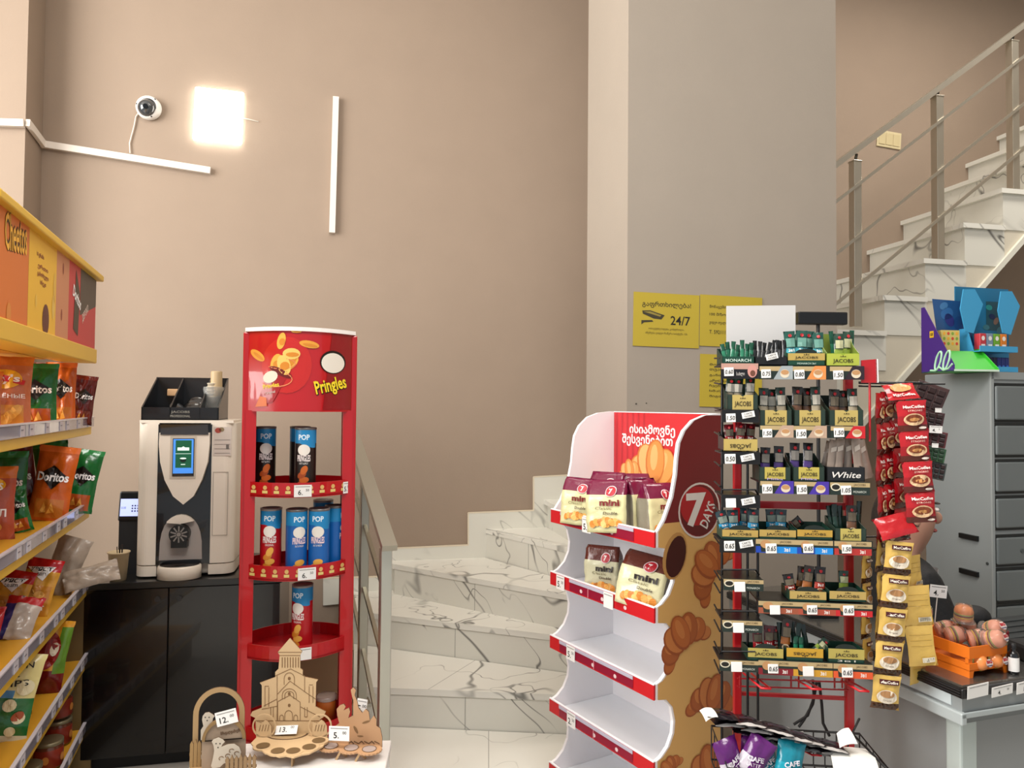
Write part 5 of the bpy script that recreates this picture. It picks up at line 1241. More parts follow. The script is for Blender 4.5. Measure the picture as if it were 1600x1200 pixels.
JP = ('#b9a35e', .68, 0, 1.0, 1)
# top tier
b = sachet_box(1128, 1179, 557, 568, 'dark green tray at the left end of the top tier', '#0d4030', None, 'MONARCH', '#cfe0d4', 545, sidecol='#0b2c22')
fill(b, 'the left tray, top tier', [('gstick', 1131, 537, .0, -10, -4), ('gstick', 1138, 534, .01, -6, -2), ('gstick', 1145, 533, .0, 6, -4), ('gstick', 1151, 538, .02, 12, -4), ('gstick', 1160, 531, .0, 0, -3), ('gstick', 1167, 537, .02, 4, -2), ('gstick', 1174, 535, .01, 3, -4)])
b = sachet_box(1180, 1231, 558, 570, 'black tray second from the left on the top tier', '#121213', None, None, None, 548)
v = QF.L(1206, 557, -.004); w_ = X(1215)-X(1198); m2 = MB(); m2.box(-w_*.55, w_*.55, -.002, 0, -w_*.28, w_*.28, PAPER); m2.text('CARTE', H('#6a6664', .6), 0, w_*.12, w_*.8, w_*.18, T(0, -.0028, 0) @ FRONT, bold=.01); m2.text('NOIRE', H('#6a6664', .6), 0, -w_*.13, w_*.8, w_*.18, T(0, -.0028, 0) @ FRONT, bold=.01); m2.build('price_card', b, T(v.x, -.004, v.z) @ T(*(-Vector(((X(1180)+X(1231))/2, 0, Zq(1205, 570))))) @ RY(-14))
fill(b, 'the black tray, top tier', [('bstick', 1180, 532, .02, 0, -3), ('bstick', 1187, 533, .0, 5, -4), ('bstick', 1193, 535, .015, 8, -3), ('bstick', 1200, 534, .0, 16, -4), ('bstick', 1208, 531, .02, 10, -4), ('bstick', 1214, 531, .0, 4, -2), ('bstick', 1220, 532, .015, -2, -3), ('bstick', 1226, 531, .0, 3, -3)])
b = sachet_box(1231, 1290, 552, 571, 'gold and green box in the middle of the top tier', '#12402e', ('#b49a52', 1, .42, 1.0), 'JACOBS', None, 545, arch=True, sub=('MONARCH 2в1', '#cfe0d4'))
fill(b, 'the gold and green box, top tier', [('teal', 1236, 517, .0, -4, -4), ('teal', 1253, 516, .0, 2, -4), ('teal', 1263, 517, .02, 4, -3), ('teal', 1280, 519, .0, -2, -4), ('gstick', 1245, 522, .03, 4, -2)])
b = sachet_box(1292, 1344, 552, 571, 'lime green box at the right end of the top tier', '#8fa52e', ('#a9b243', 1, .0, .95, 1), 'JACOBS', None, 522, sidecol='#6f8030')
fill(b, 'the lime box, top tier', [('lime', 1312, 521, .0, 0, -3), ('gstick', 1302, 517, .03, -5, -2), ('lime', 1325, 518, .03, 3, -2), ('gstick', 1332, 516, .04, 2, -2)])
# second tier
b = sachet_box(1136, 1185, 617, 640, 'small box alone in the left column, second tier', '#24352b', JP, 'JACOBS', None, 600)
fill(b, 'the left column, second tier', [('cap', 1141, 589, .0, 6, -4), ('cap', 1153, 590, .0, 4, -4), ('cap', 1172, 588, .0, 2, -3)])
for x0, x1, nm, kd, pts in ((1187, 1238, 'gold fronted box, left of the three on the second tier', 'cap', [(1193, 606), (1206, 608), (1221, 605)]), (1241, 1291, 'gold fronted box, middle of the three on the second tier', 'brown', [(1246, 604), (1262, 606), (1276, 604)]), (1296, 1350, 'gold fronted box, right of the three on the second tier', 'brown', [(1304, 608), (1318, 610), (1334, 607)])):
    b = sachet_box(x0, x1, 641, 665, nm, '#24352b', JP, 'JACOBS', None, 618)
    fill(b, 'the '+('left' if x0 < 1200 else 'middle' if x0 < 1260 else 'right')+' box, second tier', [(kd if i != 2 or kd != 'brown' else 'cap', p[0], p[1], .012*(i % 2), 2-2*i, -3) for i, p in enumerate(pts)])
# third tier
b = sachet_box(1130, 1184, 686, 704, 'box with its front print upside down, left column', '#2b2019', ('#b9a25a', 1, .0, 1.0), 'JACOBS', None, 675, flip=True)
fill(b, 'the upside-down printed box', [('red3', 1140, 663, .0, -4, -4), ('red3', 1157, 661, .0, 2, -3), ('red3', 1172, 662, .008, 4, -4)])
for x0, x1, nm, pts in ((1186, 1236, 'violet banded box, left one on the third tier', [(1196, 699), (1217, 697)]), (1239, 1289, 'violet banded box, right one on the third tier', [(1238, 692), (1259, 692)])):
    b = sachet_box(x0, x1, 730, 752, nm, '#24352b', ('#b9a850', .66, .16, 1.0, 1), 'JACOBS', None, 708, sub=('Milka', '#b9a6e0'))
    fill(b, 'the '+('left' if x0 < 1200 else 'right')+' violet box, third tier', [('violet', p[0]+(4 if x0 > 1200 else 0), p[1], .0, 2, -4) for p in pts])
b = sachet_box(1292, 1352, 730, 752, 'black box lettered White at the right of the third tier', '#17181b', None, 'White', '#dcd8d2', 724)
fill(b, 'the black White box', [('beige', 1290+3, 689, .02, 14, -4), ('beige', 1301, 687, .0, 8, -4), ('beige', 1312, 685, .0, 5, -4), ('beige', 1326, 685, .01, 2, -4), ('beige', 1341, 684, .0, -4, -4), ('beige', 1352, 687, .02, -12, -3)])
# fourth tier
b = sachet_box(1128, 1185, 828, 843, 'gold box in the left column with blue sachets, fourth tier', '#173a2e', ('#b39650', 1, .28, 1.0), 'JACOBS', None, 815, arch=True)
fill(b, 'the left column, fourth tier', [('blue', 1131, 798, .0, -16, -4), ('blue', 1146, 797, .0, -4, -4), ('blue', 1164, 794, .02, 4, -3), ('blue', 1177, 796, .0, 2, -4)])
b = sachet_box(1186, 1244, 828, 843, 'gold box right of the blue sachets, fourth tier', '#173a2e', ('#b39650', 1, .28, 1.0), 'JACOBS', None, 815, arch=True)
fill(b, 'the second gold box, fourth tier', [('blue', 1205, 795, .03, -3, 4), ('blue', 1220, 796, .02, 2, -2), ('choc', 1240, 815, .04, 50, 4)])
sb = sachet_box(1245, 1301, 828, 843, 'empty gold box in the middle of the fourth tier', '#173a2e', ('#b9943e', 1, .28, 1.0), 'JACOBS', None, 815, arch=True); del sb['_c']
b = sachet_box(1304, 1354, 826, 845, 'small gold panelled box at the right end of the fourth tier', '#24352b', ('#b9a85a', .66, 0, 1.0, 1), 'JACOBS', None, 806)
fill(b, 'the right end box, fourth tier', [('dkgreen', 1299, 790, .01, -8, -4), ('dkgreen', 1306, 788, .0, -4, -4), ('dkgreen', 1313, 790, .01, 0, -4), ('brown', 1331, 790, .0, 0, -4), ('dkgreen', 1342, 783, .03, 4, -3)])
# fifth tier
b = sachet_box(1233, 1291, 924, 940, 'gold box left of two on the fifth tier', '#14382c', ('#b59a58', 1, .22, 1.0), 'JACOBS', None, 912, arch=True)
fill(b, 'the left box, fifth tier', [('choc', 1234, 897, .0, -10, -4), ('bronze', 1252, 885, .02, 6, -2), ('bronze', 1262, 884, .0, 8, -4), ('choc', 1281, 886, .0, 4, -4), ('dkgreen', 1271, 890, .03, 0, -3)])
b = sachet_box(1295, 1353, 924, 940, 'gold box right of two on the fifth tier', '#14382c', ('#b59a58', 1, .22, 1.0), 'JACOBS', None, 910, arch=True)
fill(b, 'the right box, fifth tier', [('lime', 1318, 892, .02, 0, -3)])
# bottom tier
b = sachet_box(1168, 1224, 1013, 1033, 'gold box left of three on the bottom tier', '#173a2e', ('#b0a052', 1, .28, 1.0), 'JACOBS', None, 1004, arch=True)
fill(b, 'the left box, bottom tier', [('red3', 1184, 982, .0, -2, -4), ('red3', 1201, 978, .0, 2, -4), ('red3', 1213, 979, .02, -3, -4)])
b = sachet_box(1228, 1286, 1013, 1033, 'gold box printed upside down, middle of three on the bottom tier', '#173a2e', ('#c2962e', 1, .3, 1.0), 'JACOBS', None, 1004, flip=True)
fill(b, 'the middle box, bottom tier', [('dkgreen', 1219, 973, .01, -2, -4), ('bronze', 1228, 968, .0, 6, -4), ('dkgreen', 1240, 972, .03, -6, -4), ('dkgreen', 1247, 974, .0, 4, -4), ('gstick', 1243, 995, -.01, 2, -4), ('gstick', 1252, 996, -.01, -3, -4), ('dkgreen', 1258, 976, .02, -10, -4), ('lime', 1282, 1002, .0, 45, -4)])
sb = sachet_box(1293, 1350, 1014, 1036, 'nearly empty gold box right of three on the bottom tier', '#173a2e', ('#b0a052', 1, .28, 1.0), 'JACOBS', None, 1002, arch=True, sub=('3в1', '#d9d4c8')); del sb['_c']
# red wire hooks under the bottom tier
def hook(px, py, px2, py2):
    a = QF.L(px, py, .10); b = QF.L(px2, py2, -.06); w = .011
    pts = [(a.x-w, .12, a.z), (b.x-w, -.06, b.z), (b.x+w, -.06, b.z), (a.x+w, .12, a.z)]
    MB().tube(pts, .0028, H('#d0202a', .3), 6).build('hook', rack)
hook(1170, 1056, 1197, 1076); hook(1253, 1066, 1276, 1077); hook(1325, 1068, 1350, 1080)
hook(1183, 1164, 1194, 1170); hook(1254, 1172, 1276, 1180); hook(1322, 1170, 1350, 1181)
mb = MB()
for k, (a, b_) in enumerate((((1152, 1060), (1326, 1066)), ((1152, 1072), (1326, 1078)))):
    p, q = QF.L(*a, .1), QF.L(*b_, .1); mb.cyl((p.x, .1, p.z), (q.x, .1, q.z), .0025, RK, 6)
for px in (1156, 1168, 1236, 1248, 1304, 1316):
    p, q = QF.L(px, 1056, .1), QF.L(px, 1075, .1); mb.cyl((p.x, .1, p.z), (p.x, .1, q.z), .0025, RK, 6)
mb.build('hook_grid', rack)
mb = MB()
zB1 = Zq(1240, 1200, -.05)-.06; zB0 = Zq(1240, 1180, -.05); xa, xb = X(1127, -.05), X(1375, -.05)
for z in (zB1, zB0):
    mb.tube([(xa, -.14, z), (xb, -.14, z), (xb, .1, z), (xa, .1, z)], .003, WIRE, 6, None, True)
for k in range(14):
    x = xa+(xb-xa)*k/13; mb.tube([(x, -.14, zB0), (x, -.14, zB1), (x, .1, zB1), (x, .1, zB0)], .002, WIRE, 5)
for k in range(6):
    y = -.14+.24*k/5; mb.tube([(xa, y, zB0), (xa, y, zB1), (xb, y, zB1), (xb, y, zB0)], .002, WIRE, 5)
mb.tube([(xb, -.14, zB0), (xb-.06, -.02, zB0+.05), (X(1352, .0), .05, zB0+.06)], .003, WIRE, 6)
mb.build('wire_basket', rack)
# ---- what lies in the basket
def packet(kind, w, h, t, seed):
    mb = MB()
    if kind == 'black':
        W = pouch(mb, w, h, t, zones((0, 1, .92, 1, foil('#b8b4b0')), (0, 1 if int(seed*10) % 3 else 0, 0, .12, foil('#c4c0bc')), base=foil('#17121a', .3)), foil('#141016', .3), seed, 8, 10, .003)
        mb.shape([(-w*.3, h*.3), (w*.3, h*.3), (w*.3, h*.42), (-w*.3, h*.42)], H('#3a2c38', .4), None, W)
    else:
        c = {'violet': '#5a1a66', 'teal': '#0f7f92'}[kind]; c2 = {'violet': '#c9c2cc', 'teal': '#1a9ab0'}[kind]
        W = pouch(mb, w, h, t, zones((0, .45, 0, .5, foil(c2)), base=foil(c, .25)), foil(c, .25), seed, 9, 12, .005)
        mb.text('CAFE', H('#e6dfe8', .4), w*.05, h*.5, w*.6, h*.12, None, W, bold=.03, rot=20); mb.text('LATTE', H('#e6dfe8', .4), w*.08, h*.36, w*.5, h*.08, None, W, rot=20)
    return mb
n = 0
POSN = ['at the left', 'left of the middle', 'in the middle', 'right of the middle', 'at the right end']
LAYR = ['top layer', 'second layer', 'third layer', 'lowest layer']
for r_, (xs, y0, dy) in enumerate((((1128, 1172, 1212, 1242), 1116, 11), ((1140, 1180, 1222, 1262, 1296), 1128, 9), ((1168, 1208, 1248, 1284, 1304), 1140, 8), ((1192, 1232, 1268, 1296), 1152, 7))):
    for k, px in enumerate(xs):
        py = y0+dy*k; v = QF.L(px, py, -.07+.012*r_)
        w, h = .08, .10
        o = packet('black', w, h, .016, n*1.7+.3).build('packet', M=QF.M @ T(v.x, v.y-.03, v.z) @ RY(5+3*math.sin(n)) @ RZ(8*math.sin(n*2.1)) @ RX(-99))
        tag(o, 'black packet %s in the %s of the basket pile' % (POSN[min(4, k if len(xs) == 5 else (k if k < 2 else k+1))], LAYR[r_]), 'packet', 'black packets piled in the wire basket'); n += 1
for k, (px, py, kd, yaw, roll, lb) in enumerate(((1152, 1200, 'violet', 20, -14, 'violet packet at the left in the wire basket'), (1176, 1206, 'violet', 8, 10, 'violet packet standing right of the first violet one in the wire basket'), (1162, 1190, 'violet', -8, 30, 'crumpled violet packet behind the other two violet ones'), (1206, 1210, 'teal', 12, -8, 'teal packet left of two in the wire basket'), (1228, 1204, 'teal', 0, 12, 'teal packet right of two in the wire basket'))):
    v = QF.L(px, py, -.10); o = packet(kd, .068, .105, .03, k*2.3).build('packet', M=QF.M @ T(v.x, -.10+.02*(k % 2), v.z-.035) @ RZ(yaw) @ RX(-14) @ RY(roll)); tag(o, lb, 'packet', 'coloured packets in the wire basket')
def sheet(pts, y0, y1, label, sag):
    mb = MB(); P_ = [QF.L(px, py, yy) for px, py, yy in pts]
    def fn(u, v):
        a = P_[0].lerp(P_[1], u); b = P_[3].lerp(P_[2], u); p = a.lerp(b, v); return Vector((p.x, p.y, p.z+sag*math.sin(PI*v)+.004*math.sin(PI*u)))
    mb.surf(fn, 8, 8, H('#e9e6de', .6)); mb.surf(lambda u, v: fn(u, v)-Vector((0, 0, .0012)), 8, 8, H('#e9e6de', .6))
    tag(mb.build('paper_card', M=QF.M), label, 'card', 'white cards on the basket')
sheet([(1293, 1168, -.02), (1358, 1171, -.02), (1374, 1204, -.13), (1303, 1206, -.13)], 0, 0, 'large white card lying over the right end of the wire basket', .012)
sheet([(1307, 1146, -.05), (1326, 1137, -.05), (1340, 1162, -.09), (1312, 1168, -.09)], 0, 0, 'white hang card at the right end of the black packet pile', .003)
sheet([(1093, 1110, -.06), (1112, 1106, -.06), (1122, 1120, -.10), (1103, 1127, -.10)], 0, 0, 'white hang card at the left end of the black packet pile', .003)
# ---- strips of sachets hanging on the right side
def strip(n, w, h, label, M, kind, rolls=None, sw=0.0, bend=0.0):
    o = empty('sachet_strip', M, label, 'sachet strip', 'sachet strips hanging on the right side of the rack')
    for k in range(n):
        mb = MB(); sd = hash_(label)+k*1.3
        if kind == 'red':
            W = pouch(mb, w, h, .014, zones((0, 1, 0, .16, foil('#5a1a10', .25)), (0, 1, .55, 1, foil('#b0161f', .25)), base=foil('#961018', .25)), foil('#a0141c', .25), sd, 9, 10, .003)
            mb.text('MacCoffee', H('#ecdcd4', .4), w*.05, h*.8, w*.72, h*.1, None, W, bold=.03); mb.text('STRONG', H('#e0b8a8', .4), w*.08, h*.67, w*.5, h*.06, None, W, bold=.02)
            mb.disc(w*.02, h*.38, w*.36, h*.2, H('#d9b48a', .4), None, W, 18); mb.disc(w*.02, h*.41, w*.29, h*.13, H('#7a3a1c', .4), None, lambda x, z: W(x, z)+Vector((0, -.0008, 0)), 18); mb.disc(w*.02, h*.38, w*.17, h*.06, H('#c48a50', .4), None, lambda x, z: W(x, z)+Vector((0, -.0014, 0)), 14)
            mb.disc(w*.3, h*.1, w*.13, h*.04, H('#e6d8cc', .4), None, W, 10)
        elif kind == 'gold':
            W = pouch(mb, w, h, .014, zones((0, 1, 0, .2, foil('#4a2c18', .25)), base=foil('#d9b35c', .22)), foil('#c89c44', .22), sd, 9, 10, .003)
            mb.shape([(-w*.3, h*.76), (w*.42, h*.76), (w*.42, h*.9), (-w*.3, h*.9)], H('#4a1418', .4), None, W); mb.text('MacCoffee', H('#efe4d4', .4), w*.06, h*.83, w*.62, h*.08, None, lambda x, z: W(x, z)+Vector((0, -.0008, 0)), bold=.03)
            mb.disc(0, h*.4, w*.38, h*.2, H('#e0d4c0', .4), None, W, 18); mb.disc(0, h*.48, w*.27, h*.1, H('#a97c50', .4), None, lambda x, z: W(x, z)+Vector((0, -.0008, 0)), 18); mb.text('Original', H('#4a2c20', .4), 0, h*.3, w*.3, h*.05, None, lambda x, z: W(x, z)+Vector((0, -.0008, 0)))
            for q in range(6): mb.disc(w*(-.4+.16*q), h*(.1+.03*(q % 2)), w*.06, h*.03, H('#2c160c', .4), None, lambda x, z: W(x, z)+Vector((0, -.0008, 0)), 8, q)
        else:
            W = pouch(mb, w, h, .012, foil('#e0b95e', .2), foil('#c89c44', .2), sd, 9, 10, .0035)
            for q in range(3): mb.shape([(-w*.4, h*(.5+.14*q)), (w*.4, h*(.5+.14*q)), (w*.4, h*(.51+.14*q)), (-w*.4, h*(.51+.14*q))], H('#9a7830', .5), None, W)
            mb.shape([(-w*.05, h*.1), (w*.42, h*.1), (w*.42, h*.22), (-w*.05, h*.22)], H('#e2d8c0', .5), None, W)
            for q in range(8): mb.shape([(w*(.0+.05*q), h*.12), (w*(.018+.05*q), h*.12), (w*(.018+.05*q), h*.2), (w*(.0+.05*q), h*.2)], INK, None, lambda x, z: W(x, z)+Vector((0, -.0006, 0)))
        mb.build('sachet', o, T(sw*k, .004*math.sin(k*2+sd), -(k+1)*h*1.0) @ RY((rolls or 0)) @ RX(3*math.sin(k*1.9+sd)))
    return o
def hash_(s): return (sum(ord(c)*(i+1) for i, c in enumerate(s)) % 97)*.37
def at3(px, py, d): return at(px, py, d)
def strp(px, py, d, n, w, h, yaw, kind, label, rolls=0, sw=0.0):
    p = at(px, py, d); strip(n, w, h, label, T(*p) @ RZ(yaw), kind, rolls, sw)
strp(1426, 626, 1.93, 4, .076, .0795, -6, 'red', 'front strip of four red coffee sachets hanging on the right of the rack', -4, .007)
p = at(1414, 624, 1.95)
mb = MB(); W = pouch(mb, .085, .055, .01, foil('#c02028', .25), foil('#a0141c', .25), 4.4, 9, 8, .003); mb.disc(0, .035, .03, .014, H('#e0a060', .4), None, W, 16); mb.text('MacCoffee', H('#f0e2dc', .4), 0, .011, .06, .009, None, W, bold=.03)
tag(mb.build('sachet', M=T(*p) @ RZ(-4) @ RX(-40) @ RY(-6)), 'red coffee sachet folded over the top of the front red strip', 'sachet')
strp(1402, 606, 2.0, 5, .07, .083, 24, 'red', 'red sachet strip turned sideways behind the front strip, second from the right', -2, .004)
strp(1386, 612, 1.985, 5, .06, .083, 34, 'red', 'red sachet strip turned sideways, second from the left', -1, .003)
strp(1374, 614, 1.965, 5, .05, .083, 44, 'red', 'red sachet strip nearest to the sachet boxes, seen almost edge-on', 0, .002)
strp(1408, 700, 1.99, 3, .07, .08, 30, 'red', 'short red sachet strip showing between the front strip and the turned ones', -2, .003)
mb = MB(); W = pouch(mb, .10, .06, .014, foil('#b0161f', .25), foil('#a0141c', .25), 8.8, 10, 8, .004)
p = at(1408, 838, 1.92); tag(mb.build('sachet', M=T(*p) @ RZ(-5) @ RX(-30) @ RY(-16)), 'loose red sachet sticking out below the red strips', 'sachet')
strp(1401, 846, 1.93, 5, .071, .0865, -4, 'gold', 'front strip of five gold coffee sachets with printed cups', 5, -.0085)
strp(1376, 842, 1.97, 5, .055, .086, 45, 'gold', 'gold sachet strip seen edge-on, left of the front gold strip', 2, -.004)
strp(1353, 868, 2.0, 4, .05, .074, 40, 'gold', 'gold and brown sachet strip half hidden behind the right end of the lower tiers', 3, -.001)
strp(1427, 868, 2.0, 4, .062, .086, 22, 'plain', 'plain gold back of a sachet strip directly right of the front gold strip', -4, .006)
strp(1437, 915, 1.97, 2, .07, .105, -10, 'plain', 'plain gold sachet strip with a barcode at its lower end, rightmost of the gold strips', -7, .008)
for px, py in ((1390, 606), (1420, 600), (1400, 842), (1360, 862), (1455, 602)):
    p = QF.I @ at(px, py, 1.99); mb = MB(); mb.tube([(X(1345, .05), .06, p.z+.004), (p.x-.02, p.y+.01, p.z+.004), (p.x+.04, p.y+.01, p.z+.004)], .0025, WIRE, 6); mb.build('side_hook', rack)
# small cards of sweets behind the red strips
def sweet(px, py, d, w, h, col, label, yaw=-20, rows=3, tilt=-10, roll=12):
    p = at(px, py, d); mb = MB(); mb.rbox(-w/2, w/2, -.004, .004, -h/2, h/2, H(col, .35, coat=.3), .002)
    for i in range(rows):
        for j in range(3): mb.rbox(-w*.42+w*.3*j, -w*.18+w*.3*j, -.009, -.003, -h*.42+h*.28*i, -h*.2+h*.28*i, H('#2a1512' if col != '#2f5a34' else '#1c3a20', .3), .002)
    tag(mb.build('sweet_pack', M=T(*p) @ RZ(yaw) @ RX(tilt) @ RY(roll)), label, 'sweets', 'small packs hanging behind the red strips')
sweet(1452, 620, 2.06, .08, .075, '#3a1c18', 'dark brown sweet pack at the top, right of the red sachet strips', roll=22)
sweet(1455, 656, 2.05, .06, .05, '#3a1416', 'dark red sweet pack below the topmost brown one')
sweet(1460, 685, 2.06, .06, .045, '#5a1c1e', 'red sweet pack behind the second front red sachet')
sweet(1461, 710, 2.06, .05, .04, '#2f5a34', 'small green sweet pack right of the red sachet strips')
sweet(1463, 735, 2.06, .045, .05, '#3c4440', 'grey sweet pack lowest of the packs right of the red strips')
for px, py, tx, lb in ((1462, 671, '4.', 'small price card hanging between the sweet packs'), (1466, 641, '', 'blank little price card below the topmost sweet pack'), (1461, 696, '', 'tiny white price card above the green sweet pack')):
    p = at(px, py, 2.02); mb = MB(); tagcard(mb, 0, 0, .032 if tx else .016, .02 if tx else .012, tx, 0, None, '5' if tx else ''); tag(mb.build('price_card', M=T(*p) @ RZ(-12) @ RY(3)), lb, 'price card', 'price cards')
# power cables hanging behind the rack
for pts, lb in (([(1270, 1062), (1272, 1090), (1262, 1118), (1240, 1132)], 'black cable curving to the left behind the lower rack'), ([(1276, 1066), (1270, 1100), (1256, 1125), (1248, 1136)], 'black cable hanging in the middle behind the lower rack'), ([(1280, 1066), (1284, 1100), (1286, 1130), (1296, 1150)], 'black cable hanging to the right behind the lower rack')):
    tag(MB().tube([QF.W(*QF.L(px, py, .17)) for px, py in pts], .004, BLACKM, 6).build('cable'), lb, 'cable', 'cables behind the rack')
# ================================================================== checkout counter
k0 = atz(1503, 1070, .9)
NF = Fr((k0.x, k0.y, 0), 18)
ctr = empty('checkout_counter', NF.M, 'grey checkout counter with a steel edged top and a black bumper strip', 'counter')
GC = H('#7d807f', .4); GL_ = H('#aab2b2', .35); LW = 1.25; LD = 1.0; AD = .42; BW = .26
def Lp(o):        # L-shaped outline: arm along the front and arm going back on the left, grown by o
    return [(-o, -o), (LW, -o), (LW, AD), (BW, AD), (BW, LD), (-o, LD)]
MB().slab(Lp(-.035), .02, .80, H('#8b8e8e', .35)).build('body', ctr)
MB().rbox(.028, .085, .028, .075, .0, .80, H('#b4beba', .35), .006).build('corner_post', ctr)
mb = MB().slab(Lp(0), .83, .87, H('#8f9494', .35)); mb.box(-.002, .0, .03, .21, .838, .866, H('#c4ced0', .35)); mb.build('apron', ctr)
MB().slab(Lp(-.004), .80, .83, H('#6f7474', .4)).rbox(-.012, .006, -.01, .23, .80, .832, GL_, .004).rbox(-.01, LW, -.010, -.004, .818, .832, GL_, .002).build('ledge', ctr)
mb = MB(); mb.rbox(-.012, .0, -.008, LD, .868, .893, BLACK, .003)
for z in (.875, .882, .888): mb.box(-.0135, -.011, -.006, LD, z-.001, z+.001, H('#2a2a2c', .4))
mb.rbox(-.012, .02, -.012, .0, .868, .893, BLACK, .003).rbox(.02, LW, -.007, .0, .868, .893, H('#4a4a4a', .4), .002); mb.build('bumper', ctr)
MB().slab(Lp(.003), .87, .90, H('#8d8b86', .22, .85)).build('worktop', ctr)
def ctag(px0, px1, py0, py1, tx, label):
    a0, a1, b0, b1 = NF.R(px0, py0, px1, py1, -.014); mb = MB(); w, h = a1-a0, b1-b0
    tagcard(mb, 0, 0, w, h, tx, 0, None, '50' if tx else '')
    tag(mb.build('price_card', M=NF.M @ T((a0+a1)/2, -.015, (b0+b1)/2) @ RX(6) @ RY(-4)), label, 'price card', 'price cards')
ctag(1511, 1543, 1066, 1092, '', 'blank white price card clipped on the counter front')
ctag(1549, 1581, 1068, 1089, '4.', 'price card 4 clipped on the counter front')
ctag(1588, 1622, 1060, 1084, '1.', 'price card at the right frame edge on the counter front')
v = NF.I @ atz(1600, 985, .90)
mb = MB().rbox(v.x-.16, v.x+.35, v.y-.22, min(v.y+.2, AD-.01), .9, .906, H('#26292a', .5), .002)
for k in range(7): mb.rbox(v.x-.15, v.x+.34, v.y-.205+.045*k, v.y-.185+.045*k, .905, .910, H('#2e3233', .45), .001)
tag(mb.build('rubber_mat', M=NF.M), 'dark ribbed rubber mat on the counter behind the orange crate', 'mat')
# customer display on a pole
q = at(1279, 505, 2.5)
pd_ = empty('customer_display', T(q.x, 2.5, .9) @ RZ(2), 'black customer display on a thin pole above the sachet rack', 'display')
a = at(1245, 507, 2.5); b = at(1323, 488, 2.5)
MB().rbox(a.x-q.x, b.x-q.x, -.012, .02, a.z-.9, b.z-.9, BLACK, .004).build('screen', pd_)
MB().cyl((0, .004, .01), (0, .004, a.z-.9), .006, BLACKM, 10).build('pole', pd_)
MB().rbox(-.05, .05, -.04, .05, 0, .015, BLACKM, .004).build('base', pd_)
# ---- orange crate of toy-like jelly burgers
k1 = atz(1515, 1060, .9)
OF = Fr((k1.x, k1.y, .9), 20)
cr = empty('orange_crate', OF.M, 'orange cardboard crate of jelly burgers on the counter', 'crate')
ORG = H('#e0700c', .5); w = OF.L(1574, 1055).x; zt = OF.L(1515, 1012).z; LDp = .165; t = .003
Z1, Z2 = zt*.46, zt*.62
mb = MB()
mb.prism([(0, 0), (.012, 0), (.016, .016), (w-.016, .016), (w-.012, 0), (w, 0), (w, Z1), (0, Z1)], 0, t, ORG)
mb.box(0, w, LDp-t, LDp, 0, Z1, ORG); mb.box(0, t, t, LDp, 0, Z1, ORG); mb.box(w-t, w, t, LDp, 0, Z1, ORG); mb.box(0, w, 0, LDp, .017, .02, ORG); mb.build('lower_band', cr)
mb = MB(); mb.box(0, w, 0, t, Z2, zt, ORG); mb.box(0, w, LDp-t, LDp, Z2, zt, ORG); mb.box(0, t, t, LDp, Z2, zt, ORG); mb.box(w-t, w, t, LDp, Z2, zt, ORG); mb.build('upper_band', cr)
for x in (0, w-.014):
    for y in (0, LDp-.012): MB().box(x, x+.014, y+t if y == 0 else y, (y+.012), Z1-.002, Z2+.002, ORG).build('corner_post', cr)
NBUR = 0
def burger(x, y, z, yaw, tilt, label, big=False, r=.021, dome=True, roll=0):
    o = empty('jelly_burger', OF.M @ T(x, y, z) @ RZ(yaw) @ RX(tilt) @ RY(roll), label, 'sweet', 'jelly burgers in and on the orange crate')
    BN = H('#e8904e' if not dome or tilt < 10 else '#ecA284', .35, coat=.3); n = 18
    MB().lathe([(0, 0), (r*.9, .001), (r, .006), (r*.97, .010), (0, .011)], BN, n).build('bottom_bun', o)
    mb = MB(); mb.lathe([(0, .011), (r*1.03, .011), (r*1.05, .014), (0, .0145)], H('#e6b41c', .35), n); mb.lathe([(0, .0145), (r*.98, .0145), (r*1.0, .019), (0, .0195)], H('#8a2f24', .35), n); mb.lathe([(0, .0195), (r*1.04, .0195), (r*1.06, .022), (0, .0225)], H('#9aa84a', .35), n); mb.build('filling', o)
    MB().lathe([(r*.98, .0225), (r, .027), (r*.85, .035), (r*.5, .041), (0, .043)], BN, n).build('top_bun', o)
    if big:
        mb = MB(); Q = T(0, 0, .0512); mb.disc(0, 0, r*.6, r*.5, H('#d8d0c8', .4), Q); mb.text('BIG', H('#b0202a', .4), 0, .003, r*.95, r*.42, T(0, 0, .0005) @ Q, bold=.06); mb.text('BURGER', H('#3a2a5a', .4), 0, -.006, r*.9, r*.2, T(0, 0, .0005) @ Q, bold=.04); mb.build('sticker', o)
    if dome: MB().lathe([(r*1.15, -.002), (r*1.45, -.001), (r*1.45, .0), (r*1.16, .001), (r*1.14, .03), (r*.9, .046), (0, .05)], H('#e6dcd6', .08, trans=.92), n).build('plastic_dome', o)
burger(w*.16, .085, zt+.002, 62, 78, 'jelly burger standing on edge at the left front of the crate')
burger(w*.44, .05, zt+.0, 58, 76, 'jelly burger standing on edge in the middle of the crate front')
burger(w*.64, .02, zt+.004, 14, 66, 'jelly burger on edge at the front right corner with a BIG sticker', True)
burger(w*.95, .05, zt+.014, 4, 56, 'jelly burger leaning at the right rim of the crate with a BIG sticker', True)
burger(w*.3, .13, zt+.0, 60, 70, 'jelly burger on edge at the back left of the crate')
burger(w*.62, .085, zt+.037, 0, 4, 'jelly burger lying flat on top of the pile')
burger(w*.02, .15, zt+.03, 0, 20, 'jelly burger at the far left behind the crate rim, under the white price card')
burger(w*.82, .125, zt+.002, 20, 64, 'jelly burger on edge at the back right of the crate')
burger(w*.34, .03, .027, 0, 75, 'jelly burger inside the crate, seen through the left front slot', True, .02, False)
burger(w*.72, .03, .027, 8, 75, 'jelly burger inside the crate, seen through the right front slot', True, .02, False)
